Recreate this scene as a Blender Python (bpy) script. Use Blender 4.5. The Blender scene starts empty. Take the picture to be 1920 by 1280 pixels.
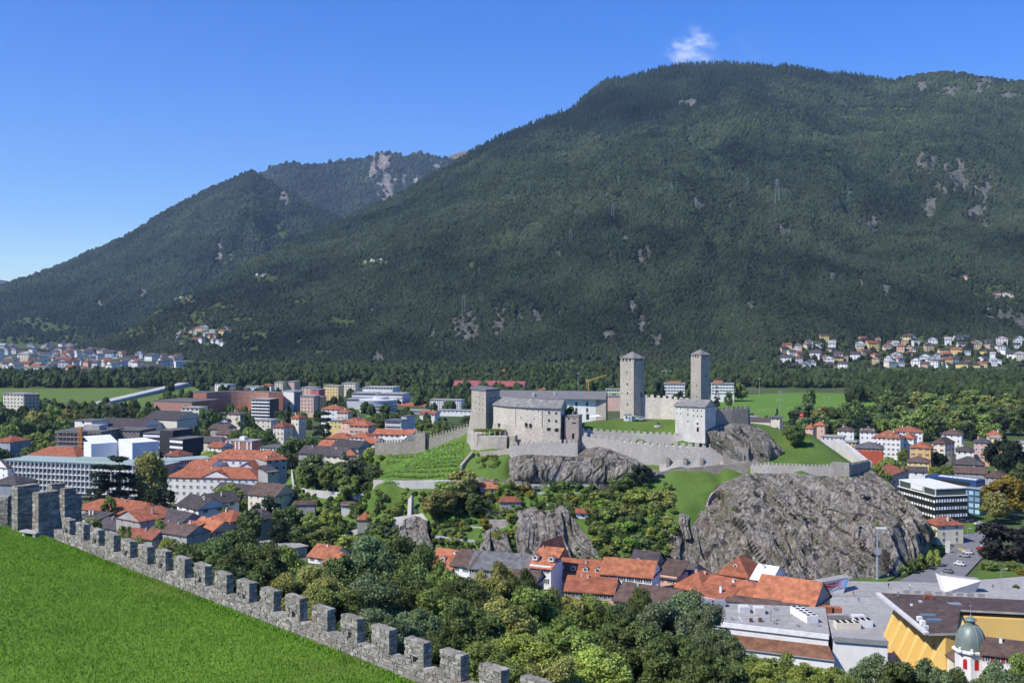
import bpy, bmesh, math, random
import numpy as np
from mathutils import Vector, Matrix

scene = bpy.context.scene
COL = scene.collection
R = math.radians
random.seed(7)

# ------------------------------------------------------------------ camera, sky, sun, exposure
CAM_Z, F, HOR = 95.0, 2000.0, 600.0            # eye 95 m above the valley floor; focal length and horizon in 1920-px units
cam = bpy.data.cameras.new('camera')
cam_ob = bpy.data.objects.new('camera', cam); COL.objects.link(cam_ob)
cam.sensor_width = 36.0; cam.lens = 36.0 * F / 1920.0
cam.shift_y = -(640.0 - HOR) / 1920.0
cam.clip_start = 0.5; cam.clip_end = 60000
cam_ob.location = (0, 0, CAM_Z); cam_ob.rotation_euler = (math.pi / 2, 0, 0)
scene.camera = cam_ob

SUN_AZ = math.atan2(-0.86, -0.51); SUN_EL = R(47)
world = bpy.data.worlds.new('World'); scene.world = world; world.use_nodes = True
wn, wl = world.node_tree.nodes, world.node_tree.links
sky = wn.new('ShaderNodeTexSky'); sky.sky_type = 'NISHITA'; sky.sun_disc = False
sky.sun_elevation = SUN_EL; sky.sun_rotation = SUN_AZ
sky.altitude = 300; sky.air_density = 1.0; sky.dust_density = 0.02; sky.ozone_density = 3.0
bg = wn['Background']; bg.inputs[1].default_value = 0.115
# a few thin clouds far off, above the summit
tc = wn.new('ShaderNodeTexCoord')
def wmath(op, a, b=None, c=None):
    n = wn.new('ShaderNodeMath'); n.operation = op
    for i, v in enumerate((a, b, c)):
        if v is None: continue
        if isinstance(v, (int, float)): n.inputs[i].default_value = v
        else: wl.new(v, n.inputs[i])
    return n.outputs[0]
def cloud_mask(px, py, rad, scale, lo, hi):
    d = Vector(((px - 960) / F, 1, (HOR - py) / F)).normalized()
    vm = wn.new('ShaderNodeVectorMath'); vm.operation = 'DISTANCE'
    sc_ = wn.new('ShaderNodeVectorMath'); sc_.operation = 'NORMALIZE'
    wl.new(tc.outputs['Generated'], sc_.inputs[0]); wl.new(sc_.outputs[0], vm.inputs[0]); vm.inputs[1].default_value = d
    fall = wn.new('ShaderNodeMapRange'); fall.inputs[1].default_value = 0; fall.inputs[2].default_value = rad
    fall.inputs[3].default_value = 1; fall.inputs[4].default_value = 0
    wl.new(vm.outputs['Value'], fall.inputs[0])
    mp = wn.new('ShaderNodeMapping'); mp.inputs['Rotation'].default_value = (0, R(35), 0); mp.inputs['Scale'].default_value = (1, 1, 1.9)
    wl.new(sc_.outputs[0], mp.inputs[0])
    nz = wn.new('ShaderNodeTexNoise'); nz.inputs['Scale'].default_value = scale; nz.inputs['Detail'].default_value = 9; nz.inputs['Roughness'].default_value = 0.6
    wl.new(mp.outputs[0], nz.inputs['Vector'])
    v = wmath('MULTIPLY', nz.outputs[0], wmath('POWER', fall.outputs[0], 0.55))
    mr = wn.new('ShaderNodeMapRange'); mr.interpolation_type = 'SMOOTHSTEP'
    mr.inputs[1].default_value = lo; mr.inputs[2].default_value = hi
    wl.new(v, mr.inputs[0])
    return mr.outputs[0]
m1 = cloud_mask(1300, 97, 0.038, 55, 0.26, 0.62)
m2 = cloud_mask(1400, 95, 0.05, 60, 0.36, 0.60)
m3 = cloud_mask(1580, 8, 0.03, 45, 0.40, 0.66)
mm = wmath('MINIMUM', wmath('ADD', wmath('ADD', wmath('MULTIPLY', m1, 0.5), wmath('MULTIPLY', m2, 0.03)), wmath('MULTIPLY', m3, 0.3)), 0.85)
cmix = wn.new('ShaderNodeMix'); cmix.data_type = 'RGBA'
wl.new(mm, cmix.inputs['Factor'])
hsv = wn.new('ShaderNodeHueSaturation'); hsv.inputs['Hue'].default_value = 0.515; hsv.inputs['Saturation'].default_value = 1.42; hsv.inputs['Value'].default_value = 1.14
wl.new(sky.outputs[0], hsv.inputs['Color'])
tint = wn.new('ShaderNodeMix'); tint.data_type = 'RGBA'; tint.blend_type = 'MULTIPLY'; tint.inputs['Factor'].default_value = 1.0; tint.inputs['B'].default_value = (0.80, 0.92, 1.16, 1)   # cool white balance of the clear sky
wl.new(hsv.outputs[0], tint.inputs['A']); wl.new(tint.outputs['Result'], cmix.inputs['A']); cmix.inputs['B'].default_value = (9.2, 9.6, 10.2, 1)
wl.new(cmix.outputs['Result'], bg.inputs[0])

sun = bpy.data.lights.new('sun', 'SUN'); sun.energy = 5.0; sun.angle = R(0.53); sun.color = (1.0, 0.94, 0.83)
sun_ob = bpy.data.objects.new('sun', sun); COL.objects.link(sun_ob)
sdir = Vector((math.sin(SUN_AZ) * math.cos(SUN_EL), math.cos(SUN_AZ) * math.cos(SUN_EL), math.sin(SUN_EL)))
sun_ob.rotation_euler = sdir.to_track_quat('Z', 'Y').to_euler(); sun_ob.location = (-300, -200, 400)

vs = scene.view_settings
vs.view_transform = 'Standard'; vs.look = 'None'; vs.gamma = 1.0; vs.use_curve_mapping = False; vs.exposure = 0.32
scene.render.engine = 'CYCLES'
cy = scene.cycles
cy.max_bounces = 5; cy.diffuse_bounces = 2; cy.glossy_bounces = 2; cy.transmission_bounces = 2; cy.transparent_max_bounces = 6; cy.volume_bounces = 0
cy.use_adaptive_sampling = True; cy.adaptive_threshold = 0.03; cy.adaptive_min_samples = 20; cy.use_denoising = True; cy.denoiser = 'OPENIMAGEDENOISE'; cy.sample_clamp_indirect = 6
cy.caustics_reflective = False; cy.caustics_refractive = False
scene.render.film_transparent = False

# ------------------------------------------------------------------ small helpers
def P(px, py, Y):                      # point seen at pixel (px, py) of the photograph, Y metres away
    return Vector(((px - 960) / F * Y, Y, CAM_Z - (py - HOR) / F * Y))
def G(px, py, z=0.0):                  # point at height z seen at pixel (px, py)
    return P(px, py, (CAM_Z - z) * F / (py - HOR))
def PX(v): return 960 + v[0] / v[1] * F
def PY(v): return HOR + (CAM_Z - v[2]) / v[1] * F

def hsh(ix, iy, iz, seed):
    with np.errstate(over='ignore'):
        n = (ix.astype(np.int64) * 374761393 + iy.astype(np.int64) * 668265263 + iz.astype(np.int64) * 1274126177 + seed * 974634599) & 0xFFFFFFFF
        n = ((n ^ (n >> 13)) * 1274126177) & 0xFFFFFFFF
        n = ((n ^ (n >> 16)) * 2246822519) & 0xFFFFFFFF
        return ((n ^ (n >> 15)) & 0xFFFFFF) / float(0xFFFFFF)
def noise3(x, y, z, seed=0):           # value noise in [-1, 1]
    x, y, z = np.broadcast_arrays(np.asarray(x, float), np.asarray(y, float), np.asarray(z, float))
    ix, iy, iz = np.floor(x), np.floor(y), np.floor(z)
    fx, fy, fz = x - ix, y - iy, z - iz
    fx, fy, fz = [t * t * t * (t * (t * 6 - 15) + 10) for t in (fx, fy, fz)]
    r = 0
    for dx in (0, 1):
        for dy in (0, 1):
            for dz in (0, 1):
                w = (fx if dx else 1 - fx) * (fy if dy else 1 - fy) * (fz if dz else 1 - fz)
                r = r + w * hsh(ix + dx, iy + dy, iz + dz, seed)
    return r * 2 - 1
def fbm(x, y, z=0.0, oct=4, seed=0, rough=0.5):
    a, r, s = 1.0, 0, 0
    for i in range(oct):
        r = r + a * noise3(np.asarray(x) * 2 ** i, np.asarray(y) * 2 ** i, np.asarray(z) * 2 ** i, seed + i); s += a; a *= rough
    return r / s
def ridged(x, y, z=0.0, oct=4, seed=0, rough=0.5):
    a, r, s = 1.0, 0, 0
    for i in range(oct):
        r = r + a * (1 - 2 * np.abs(noise3(np.asarray(x) * 2 ** i, np.asarray(y) * 2 ** i, np.asarray(z) * 2 ** i, seed + i))); s += a; a *= rough
    return r / s

# ------------------------------------------------------------------ materials
MATS = {}
class NT:
    def __init__(self, name):
        self.m = bpy.data.materials.new(name); self.m.use_nodes = True
        self.t = self.m.node_tree; self.n = self.t.nodes; self.l = self.t.links
        self.b = self.n['Principled BSDF']
        self.tc = self.n.new('ShaderNodeTexCoord')
    def mapping(self, scale=(1, 1, 1), coord='Object', rot=(0, 0, 0)):
        mp = self.n.new('ShaderNodeMapping'); mp.inputs['Scale'].default_value = scale; mp.inputs['Rotation'].default_value = rot
        self.l.new(self.tc.outputs[coord], mp.inputs[0]); return mp.outputs[0]
    def world(self, scale=(1, 1, 1), rot=(0, 0, 0)):
        g = self.n.new('ShaderNodeNewGeometry')
        mp = self.n.new('ShaderNodeMapping'); mp.inputs['Scale'].default_value = scale; mp.inputs['Rotation'].default_value = rot
        self.l.new(g.outputs['Position'], mp.inputs[0]); return mp.outputs[0]
    def noise(self, vec, scale, detail=4, rough=0.55, dist=0.0):
        z = self.n.new('ShaderNodeTexNoise'); z.inputs['Scale'].default_value = scale; z.inputs['Detail'].default_value = detail
        z.inputs['Roughness'].default_value = rough; z.inputs['Distortion'].default_value = dist
        self.l.new(vec, z.inputs['Vector']); return z.outputs[0]
    def voro(self, vec, scale, feature='F1', out='Distance', rnd=1.0):
        z = self.n.new('ShaderNodeTexVoronoi'); z.feature = feature; z.inputs['Scale'].default_value = scale; z.inputs['Randomness'].default_value = rnd
        self.l.new(vec, z.inputs['Vector']); return z.outputs[out]
    def ramp(self, fac, stops):
        r = self.n.new('ShaderNodeValToRGB'); e = r.color_ramp.elements
        while len(e) > 1: e.remove(e[-1])
        e[0].position = stops[0][0]; e[0].color = (*stops[0][1], 1)
        for p, c in stops[1:]:
            q = e.new(p); q.color = (*c, 1)
        self.l.new(fac, r.inputs[0]); return r.outputs[0]
    def mix(self, fac, a, b, mode='MIX'):
        m = self.n.new('ShaderNodeMix'); m.data_type = 'RGBA'; m.blend_type = mode
        for k, v in (('Factor', fac), ('A', a), ('B', b)):
            if isinstance(v, (int, float)): m.inputs[k].default_value = v
            elif isinstance(v, tuple): m.inputs[k].default_value = (*v, 1)
            else: self.l.new(v, m.inputs[k])
        return m.outputs['Result']
    def math(self, op, a, b=None, clamp=False):
        n = self.n.new('ShaderNodeMath'); n.operation = op; n.use_clamp = clamp
        for i, v in enumerate((a, b)):
            if v is None: continue
            if isinstance(v, (int, float)): n.inputs[i].default_value = v
            else: self.l.new(v, n.inputs[i])
        return n.outputs[0]
    def maprange(self, v, a, b, c, d):
        n = self.n.new('ShaderNodeMapRange')
        for i, q in enumerate((a, b, c, d)): n.inputs[i + 1].default_value = q
        self.l.new(v, n.inputs[0]); return n.outputs[0]
    def attr(self, name, typ='GEOMETRY'):
        a = self.n.new('ShaderNodeAttribute'); a.attribute_name = name; a.attribute_type = typ; return a.outputs
    def bump(self, h, strength=0.5, dist=0.1):
        b = self.n.new('ShaderNodeBump'); b.inputs['Strength'].default_value = strength; b.inputs['Distance'].default_value = dist
        self.l.new(h, b.inputs['Height']); self.l.new(b.outputs[0], self.b.inputs['Normal']); return b
    def done(self, color, rough=0.9, spec=0.2, metal=0.0):
        if isinstance(color, tuple): self.b.inputs['Base Color'].default_value = (*color, 1)
        else: self.l.new(color, self.b.inputs['Base Color'])
        if isinstance(rough, (int, float)): self.b.inputs['Roughness'].default_value = rough
        else: self.l.new(rough, self.b.inputs['Roughness'])
        self.b.inputs['Specular IOR Level'].default_value = spec; self.b.inputs['Metallic'].default_value = metal
        return self.m

def plaster(c, var=0.12, name=None):
    k = ('plaster', c)
    if k not in MATS:
        t = NT(name or 'plaster'); v = t.mapping((1, 1, 0.45))
        n1 = t.noise(v, 0.35, 5, 0.6); n2 = t.noise(v, 2.5, 3)
        d = tuple(x * (1 - 2.2 * var) for x in c)
        a = t.mix(t.maprange(n1, 0.35, 0.7, 0, 1), c, d)
        a = t.mix(t.maprange(n2, 0.5, 0.8, 0, 0.35), a, d)
        MATS[k] = t.done(a, 0.9, 0.15)
    return MATS[k]
def tiles(c, name='roof_tiles', pitch=3.0):
    k = ('tiles', c)
    if k not in MATS:
        t = NT(name); v = t.mapping((1, 1, 1))
        oi = t.n.new('ShaderNodeObjectInfo')
        n1 = t.noise(v, 0.5, 5, 0.65); n2 = t.noise(t.mapping((2.2, 0.6, 0.6)), 1.6, 4, 0.7)
        a = t.mix(t.maprange(n1, 0.38, 0.64, 0, 1), tuple(min(1, x * 1.15) for x in c), tuple(x * 0.60 for x in c))
        a = t.mix(t.maprange(n2, 0.52, 0.75, 0, 0.55), a, tuple(x * 0.45 for x in c))
        hv = t.n.new('ShaderNodeHueSaturation'); t.l.new(a, hv.inputs['Color'])
        t.l.new(t.maprange(oi.outputs['Random'], 0, 1, 0.82, 1.12), hv.inputs['Value'])
        w = t.n.new('ShaderNodeTexWave'); w.wave_type = 'BANDS'; w.bands_direction = 'DIAGONAL'; w.inputs['Scale'].default_value = pitch / 2
        w.inputs['Distortion'].default_value = 0.6; t.l.new(v, w.inputs['Vector'])
        t.bump(t.math('ADD', w.outputs['Fac'], n2), 0.35, 0.12)
        MATS[k] = t.done(hv.outputs[0], 0.85, 0.2)
    return MATS[k]
def flat(c, rough=0.6, spec=0.3, metal=0.0, name='paint'):
    k = ('flat', c, rough, metal)
    if k not in MATS:
        t = NT(name); n1 = t.noise(t.mapping(), 0.8, 4)
        MATS[k] = t.done(t.mix(t.maprange(n1, 0.35, 0.7, 0, 1), c, tuple(x * 0.82 for x in c)), rough, spec, metal)
    return MATS[k]
def stone(c, scale=0.8, name='castle_stone', courses=True, dark=0.55, bump=0.6):
    k = ('stone', c, scale, dark)
    if k not in MATS:
        t = NT(name); v = t.world((1, 1, 2.1)); vv = t.world((1, 1, 0.35))
        st = t.voro(v, scale * 1.6, 'F1', 'Color'); ed = t.voro(v, scale * 1.6, 'DISTANCE_TO_EDGE', 'Distance')
        sep = t.n.new('ShaderNodeSeparateColor'); t.l.new(st, sep.inputs[0])
        big = t.noise(vv, 0.09, 6, 0.62); fine = t.noise(t.world(), 1.5, 5, 0.7); mid = t.noise(vv, 0.45, 5, 0.65)
        d = tuple(x * dark for x in c)
        a = t.mix(t.maprange(sep.outputs[0], 0, 1, 0, 0.65), tuple(min(1, x * 1.12) for x in c), d)
        a = t.mix(t.maprange(ed, 0.0, 0.12, 0.45, 0), a, tuple(x * 0.5 for x in c))
        a = t.mix(t.maprange(big, 0.42, 0.68, 0, 0.6), a, d)
        a = t.mix(t.maprange(mid, 0.5, 0.75, 0, 0.6), a, tuple(x * 0.62 for x in c))
        a = t.mix(t.maprange(fine, 0.5, 0.75, 0, 0.5), a, d)
        t.bump(t.math('ADD', t.maprange(ed, 0, 0.2, 0, 1), fine), bump, 0.25)
        MATS[k] = t.done(a, 0.95, 0.1)
    return MATS[k]
def glass(c=(0.03, 0.04, 0.05), name='window_glass'):
    k = ('glass', c)
    if k not in MATS:
        t = NT(name); oi = t.n.new('ShaderNodeObjectInfo')
        a = t.mix(oi.outputs['Random'], c, tuple(x * 2.2 + 0.01 for x in c))
        MATS[k] = t.done(a, 0.12, 0.5)
    return MATS[k]
def grass(c1, c2, c3, name='grass', s=1.0, bump=0.4):
    k = ('grass', c1, c2, s)
    if k not in MATS:
        t = NT(name); v = t.world()
        n1 = t.noise(v, 0.06 * s, 5, 0.6); n2 = t.noise(v, 0.7 * s, 6, 0.7); n3 = t.noise(v, 5 * s, 3, 0.7)
        a = t.mix(t.maprange(n1, 0.35, 0.65, 0, 1), c1, c2)
        a = t.mix(t.maprange(n2, 0.45, 0.75, 0, 0.7), a, c3)
        a = t.mix(t.maprange(n3, 0.4, 0.8, 0, 0.5), a, tuple(x * 0.5 for x in c1))
        t.bump(n3, bump, 0.12)
        MATS[k] = t.done(a, 0.95, 0.1)
    return MATS[k]
def leafmat(c, name='foliage', var=0.48, trans=0.3):
    k = ('leaf', c)
    if k not in MATS:
        t = NT(name); oi = t.n.new('ShaderNodeObjectInfo')
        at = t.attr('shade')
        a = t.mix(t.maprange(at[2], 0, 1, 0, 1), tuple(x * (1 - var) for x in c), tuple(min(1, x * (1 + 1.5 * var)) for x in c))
        hv = t.n.new('ShaderNodeHueSaturation'); t.l.new(a, hv.inputs['Color'])
        t.l.new(t.maprange(oi.outputs['Random'], 0, 1, 0.488, 0.512), hv.inputs['Hue'])
        t.l.new(t.maprange(oi.outputs['Random'], 0, 1, 0.8, 1.2), hv.inputs['Value'])
        t.done(hv.outputs[0], 0.6, 0.25)
        tr = t.n.new('ShaderNodeBsdfTranslucent'); t.l.new(hv.outputs[0], tr.inputs[0])
        mx = t.n.new('ShaderNodeMixShader'); mx.inputs[0].default_value = trans
        t.l.new(t.b.outputs[0], mx.inputs[1]); t.l.new(tr.outputs[0], mx.inputs[2])
        t.l.new(mx.outputs[0], t.n['Material Output'].inputs[0])
        MATS[k] = t.m
    return MATS[k]
def barkmat():
    if 'bark' not in MATS:
        t = NT('bark'); n = t.noise(t.mapping((4, 4, 0.8)), 3, 5, 0.7)
        t.bump(n, 0.6, 0.05); MATS['bark'] = t.done(t.ramp(n, [(0.3, (0.05, 0.04, 0.03)), (0.7, (0.16, 0.13, 0.10))]), 0.95, 0.1)
    return MATS['bark']

# ------------------------------------------------------------------ mesh builder, objects and tags
class MB:
    def __init__(self): self.v = []; self.f = []; self.mi = []; self.mats = []
    def slot(self, mat):
        if mat not in self.mats: self.mats.append(mat)
        return self.mats.index(mat)
    def poly(self, pts, mat):
        b = len(self.v); self.v += [tuple(p) for p in pts]; self.f.append(tuple(range(b, b + len(pts)))); self.mi.append(self.slot(mat)); return self
    def box(self, x0, x1, y0, y1, z0, z1, mat, tx=0.0, ty=0.0):
        b = len(self.v)
        self.v += [(x0, y0, z0), (x1, y0, z0), (x1, y1, z0), (x0, y1, z0), (x0 + tx, y0 + ty, z1), (x1 - tx, y0 + ty, z1), (x1 - tx, y1 - ty, z1), (x0 + tx, y1 - ty, z1)]
        for q in ((0, 3, 2, 1), (4, 5, 6, 7), (0, 1, 5, 4), (1, 2, 6, 5), (2, 3, 7, 6), (3, 0, 4, 7)):
            self.f.append(tuple(b + i for i in q)); self.mi.append(self.slot(mat))
        return self
    def prism(self, path, z0, z1, mat, top=None, cap=True):   # closed polygon in plan; z0/z1 number or per-point list
        n = len(path); b = len(self.v); zz0 = z0 if isinstance(z0, (list, tuple)) else [z0] * n; zz1 = z1 if isinstance(z1, (list, tuple)) else [z1] * n
        tp = top or path
        self.v += [(p[0], p[1], zz0[i]) for i, p in enumerate(path)] + [(p[0], p[1], zz1[i]) for i, p in enumerate(tp)]
        s = self.slot(mat)
        for i in range(n):
            j = (i + 1) % n; self.f.append((b + i, b + j, b + n + j, b + n + i)); self.mi.append(s)
        if cap:
            self.f.append(tuple(b + n + i for i in range(n))); self.mi.append(s)
            self.f.append(tuple(b + i for i in reversed(range(n)))); self.mi.append(s)
        return self
    def cyl(self, cx, cy, z0, z1, r0, r1, mat, n=10):
        return self.prism([(cx + r0 * math.cos(2 * math.pi * i / n), cy + r0 * math.sin(2 * math.pi * i / n)) for i in range(n)], z0, z1, mat,
                          [(cx + r1 * math.cos(2 * math.pi * i / n), cy + r1 * math.sin(2 * math.pi * i / n)) for i in range(n)])
    def tube(self, p, q, r0, r1, mat, n=6):
        p, q = Vector(p), Vector(q); d = (q - p).normalized(); a = d.orthogonal().normalized(); c = d.cross(a); b = len(self.v)
        for o, r in ((p, r0), (q, r1)):
            for i in range(n):
                t = 2 * math.pi * i / n; self.v.append(tuple(o + a * (r * math.cos(t)) + c * (r * math.sin(t))))
        s = self.slot(mat)
        for i in range(n):
            j = (i + 1) % n; self.f.append((b + i, b + j, b + n + j, b + n + i)); self.mi.append(s)
        self.f.append(tuple(b + i for i in reversed(range(n)))); self.f.append(tuple(b + n + i for i in range(n))); self.mi += [s, s]
        return self
    def lathe(self, prof, mat, n=16, c=(0, 0)):
        b = len(self.v); s = self.slot(mat)
        for r, z in prof:
            for i in range(n):
                t = 2 * math.pi * i / n; self.v.append((c[0] + r * math.cos(t), c[1] + r * math.sin(t), z))
        for k in range(len(prof) - 1):
            for i in range(n):
                j = (i + 1) % n; self.f.append((b + k * n + i, b + k * n + j, b + (k + 1) * n + j, b + (k + 1) * n + i)); self.mi.append(s)
        return self
    def mesh(self, name, smooth=False):
        me = bpy.data.meshes.new(name); me.from_pydata(self.v, [], self.f)
        for m in self.mats: me.materials.append(m)
        if len(self.mats) > 1: me.polygons.foreach_set('material_index', self.mi)
        if smooth: me.polygons.foreach_set('use_smooth', [True] * len(me.polygons))
        me.update(); return me
    def build(self, name, parent=None, loc=(0, 0, 0), rz=0.0, smooth=False):
        return link(name, self.mesh(name, smooth), parent, loc, rz)
def link(name, data, parent=None, loc=(0, 0, 0), rz=0.0):
    o = bpy.data.objects.new(name, data); COL.objects.link(o); o.location = loc
    if rz: o.rotation_euler = (0, 0, rz)
    if parent is not None: o.parent = parent
    return o
def tag(o, label=None, cat=None, group=None, kind=None):
    if label: o['label'] = label
    if cat: o['category'] = cat
    if group: o['group'] = group
    if kind or cat: o['kind'] = kind or 'thing'
    return o
def empty(name, loc=(0, 0, 0), rz=0.0):
    o = link(name, None, None, loc, rz); o.empty_display_size = 1.0; return o
def np_mesh(name, verts, quads, mats, smooth=True, attrs=None, tri=False):
    me = bpy.data.meshes.new(name); verts = np.asarray(verts, np.float32); quads = np.asarray(quads, np.int32); k = quads.shape[1]
    me.vertices.add(len(verts)); me.vertices.foreach_set('co', verts.ravel())
    me.loops.add(quads.size); me.loops.foreach_set('vertex_index', quads.ravel())
    me.polygons.add(len(quads)); me.polygons.foreach_set('loop_start', np.arange(0, quads.size, k, dtype=np.int32))
    try: me.polygons.foreach_set('loop_total', np.full(len(quads), k, np.int32))
    except Exception: pass
    me.polygons.foreach_set('use_smooth', np.full(len(quads), smooth, bool))
    for m in (mats if isinstance(mats, (list, tuple)) else [mats]): me.materials.append(m)
    me.update(calc_edges=True); me.validate()
    for nm, (typ, dom, arr) in (attrs or {}).items():
        a = me.attributes.new(nm, typ, dom); a.data.foreach_set('color' if typ == 'FLOAT_COLOR' else 'vector' if typ == 'FLOAT_VECTOR' else 'value', np.asarray(arr, np.float32).ravel())
    return me
def grid_quads(nr, nc):
    i, j = np.meshgrid(np.arange(nr - 1), np.arange(nc - 1), indexing='ij'); a = (i * nc + j).ravel()
    return np.stack([a, a + 1, a + nc + 1, a + nc], 1)
class RBF:                             # taut surface through scattered heights
    def __init__(self, pts, lam=0.0):
        p = np.array([(q[0], q[1]) for q in pts], float) / 100; z = np.array([q[2] for q in pts], float); n = len(p); self.p = p
        K = self.k(np.linalg.norm(p[:, None] - p[None], axis=2)) + lam * np.eye(n); A = np.zeros((n + 3, n + 3))
        A[:n, :n] = K; A[:n, n] = 1; A[:n, n + 1:] = p; A[n, :n] = 1; A[n + 1:, :n] = p.T
        self.w = np.linalg.solve(A, np.concatenate([z, [0, 0, 0]]))
    @staticmethod
    def k(r): return -r
    def __call__(self, x, y):
        x, y = np.broadcast_arrays(np.asarray(x, float) / 100, np.asarray(y, float) / 100); s = x.shape; q = np.stack([x.ravel(), y.ravel()], 1); n = len(self.p)
        out = np.empty(len(q))
        for i in range(0, len(q), 20000):
            b = q[i:i + 20000]; out[i:i + 20000] = self.k(np.linalg.norm(b[:, None] - self.p[None], axis=2)) @ self.w[:n] + self.w[n] + b @ self.w[n + 1:]
        return out.reshape(s)
ORD = ['first', 'second', 'third', 'fourth', 'fifth', 'sixth', 'seventh', 'eighth', 'ninth', 'tenth', 'eleventh', 'twelfth', 'thirteenth', 'fourteenth',
       'fifteenth', 'sixteenth', 'seventeenth', 'eighteenth', 'nineteenth', 'twentieth'] + ['twenty-' + w for w in ('first', 'second', 'third', 'fourth', 'fifth', 'sixth', 'seventh', 'eighth', 'ninth')] + ['thirtieth'] + ['thirty-' + w for w in ('first', 'second', 'third', 'fourth', 'fifth', 'sixth', 'seventh', 'eighth', 'ninth')] + ['fortieth'] + ['forty-' + w for w in ('first', 'second', 'third', 'fourth', 'fifth', 'sixth', 'seventh', 'eighth', 'ninth')]

# ------------------------------------------------------------------ valley floor
t = NT('valley_floor'); v = t.world()
n1 = t.noise(v, 0.006, 5, 0.6); n2 = t.noise(v, 0.035, 5, 0.65); n3 = t.noise(v, 0.4, 5, 0.7)
a = t.mix(t.maprange(n1, 0.42, 0.58, 0, 1), (0.055, 0.085, 0.03), (0.09, 0.13, 0.035))
a = t.mix(t.maprange(n2, 0.5, 0.62, 0, 0.75), a, (0.13, 0.125, 0.11))
a = t.mix(t.maprange(n3, 0.4, 0.75, 0, 0.5), a, (0.03, 0.045, 0.02))
M_VALLEY = t.done(a, 0.95, 0.1)
gx = np.concatenate([np.linspace(-9000, -800, 12), np.linspace(-700, 700, 40), np.linspace(800, 9000, 12)])
gy = np.concatenate([np.linspace(-600, 0, 4), np.linspace(40, 1600, 50), np.linspace(1700, 14000, 20)])
GXX, GYY = np.meshgrid(gx, gy)
tag(link('ground', np_mesh('ground', np.stack([GXX.ravel(), GYY.ravel(), np.full(GXX.size, -0.3) + 0.25 * fbm(GXX / 90, GYY / 90, 0, 3, 5).ravel()], 1), grid_quads(len(gy), len(gx)), M_VALLEY)), kind='structure')

def sheet(name, pts, z, mat, kind='structure', res=None):
    MB().poly([(p[0], p[1], z) for p in pts], mat).build(name)
    o = bpy.data.objects[name] if name in bpy.data.objects else None
    return o
def area(name, pixels, z, mat):        # flat patch of ground through photo points at height z
    o = MB().poly([tuple(G(px, py, z)) for px, py in pixels], mat).build(name)
    return tag(o, kind='structure')
M_FIELD = grass((0.11, 0.215, 0.035), (0.14, 0.25, 0.045), (0.10, 0.18, 0.035), 'mown_field', 0.15, 0.1)
M_FIELD2 = grass((0.10, 0.17, 0.03), (0.13, 0.19, 0.05), (0.16, 0.17, 0.07), 'farm_field', 0.1, 0.1)
area('sports_field', [(1330, 790), (1640, 790), (1640, 738), (1500, 736), (1330, 742)], 0.15, M_FIELD)
area('meadow', [(-60, 752), (250, 757), (300, 737), (240, 727), (-60, 729)], 0.15, M_FIELD2)
area('meadow', [(240, 766), (330, 750), (392, 735), (352, 722), (240, 750)], 0.22, M_FIELD2)

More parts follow.
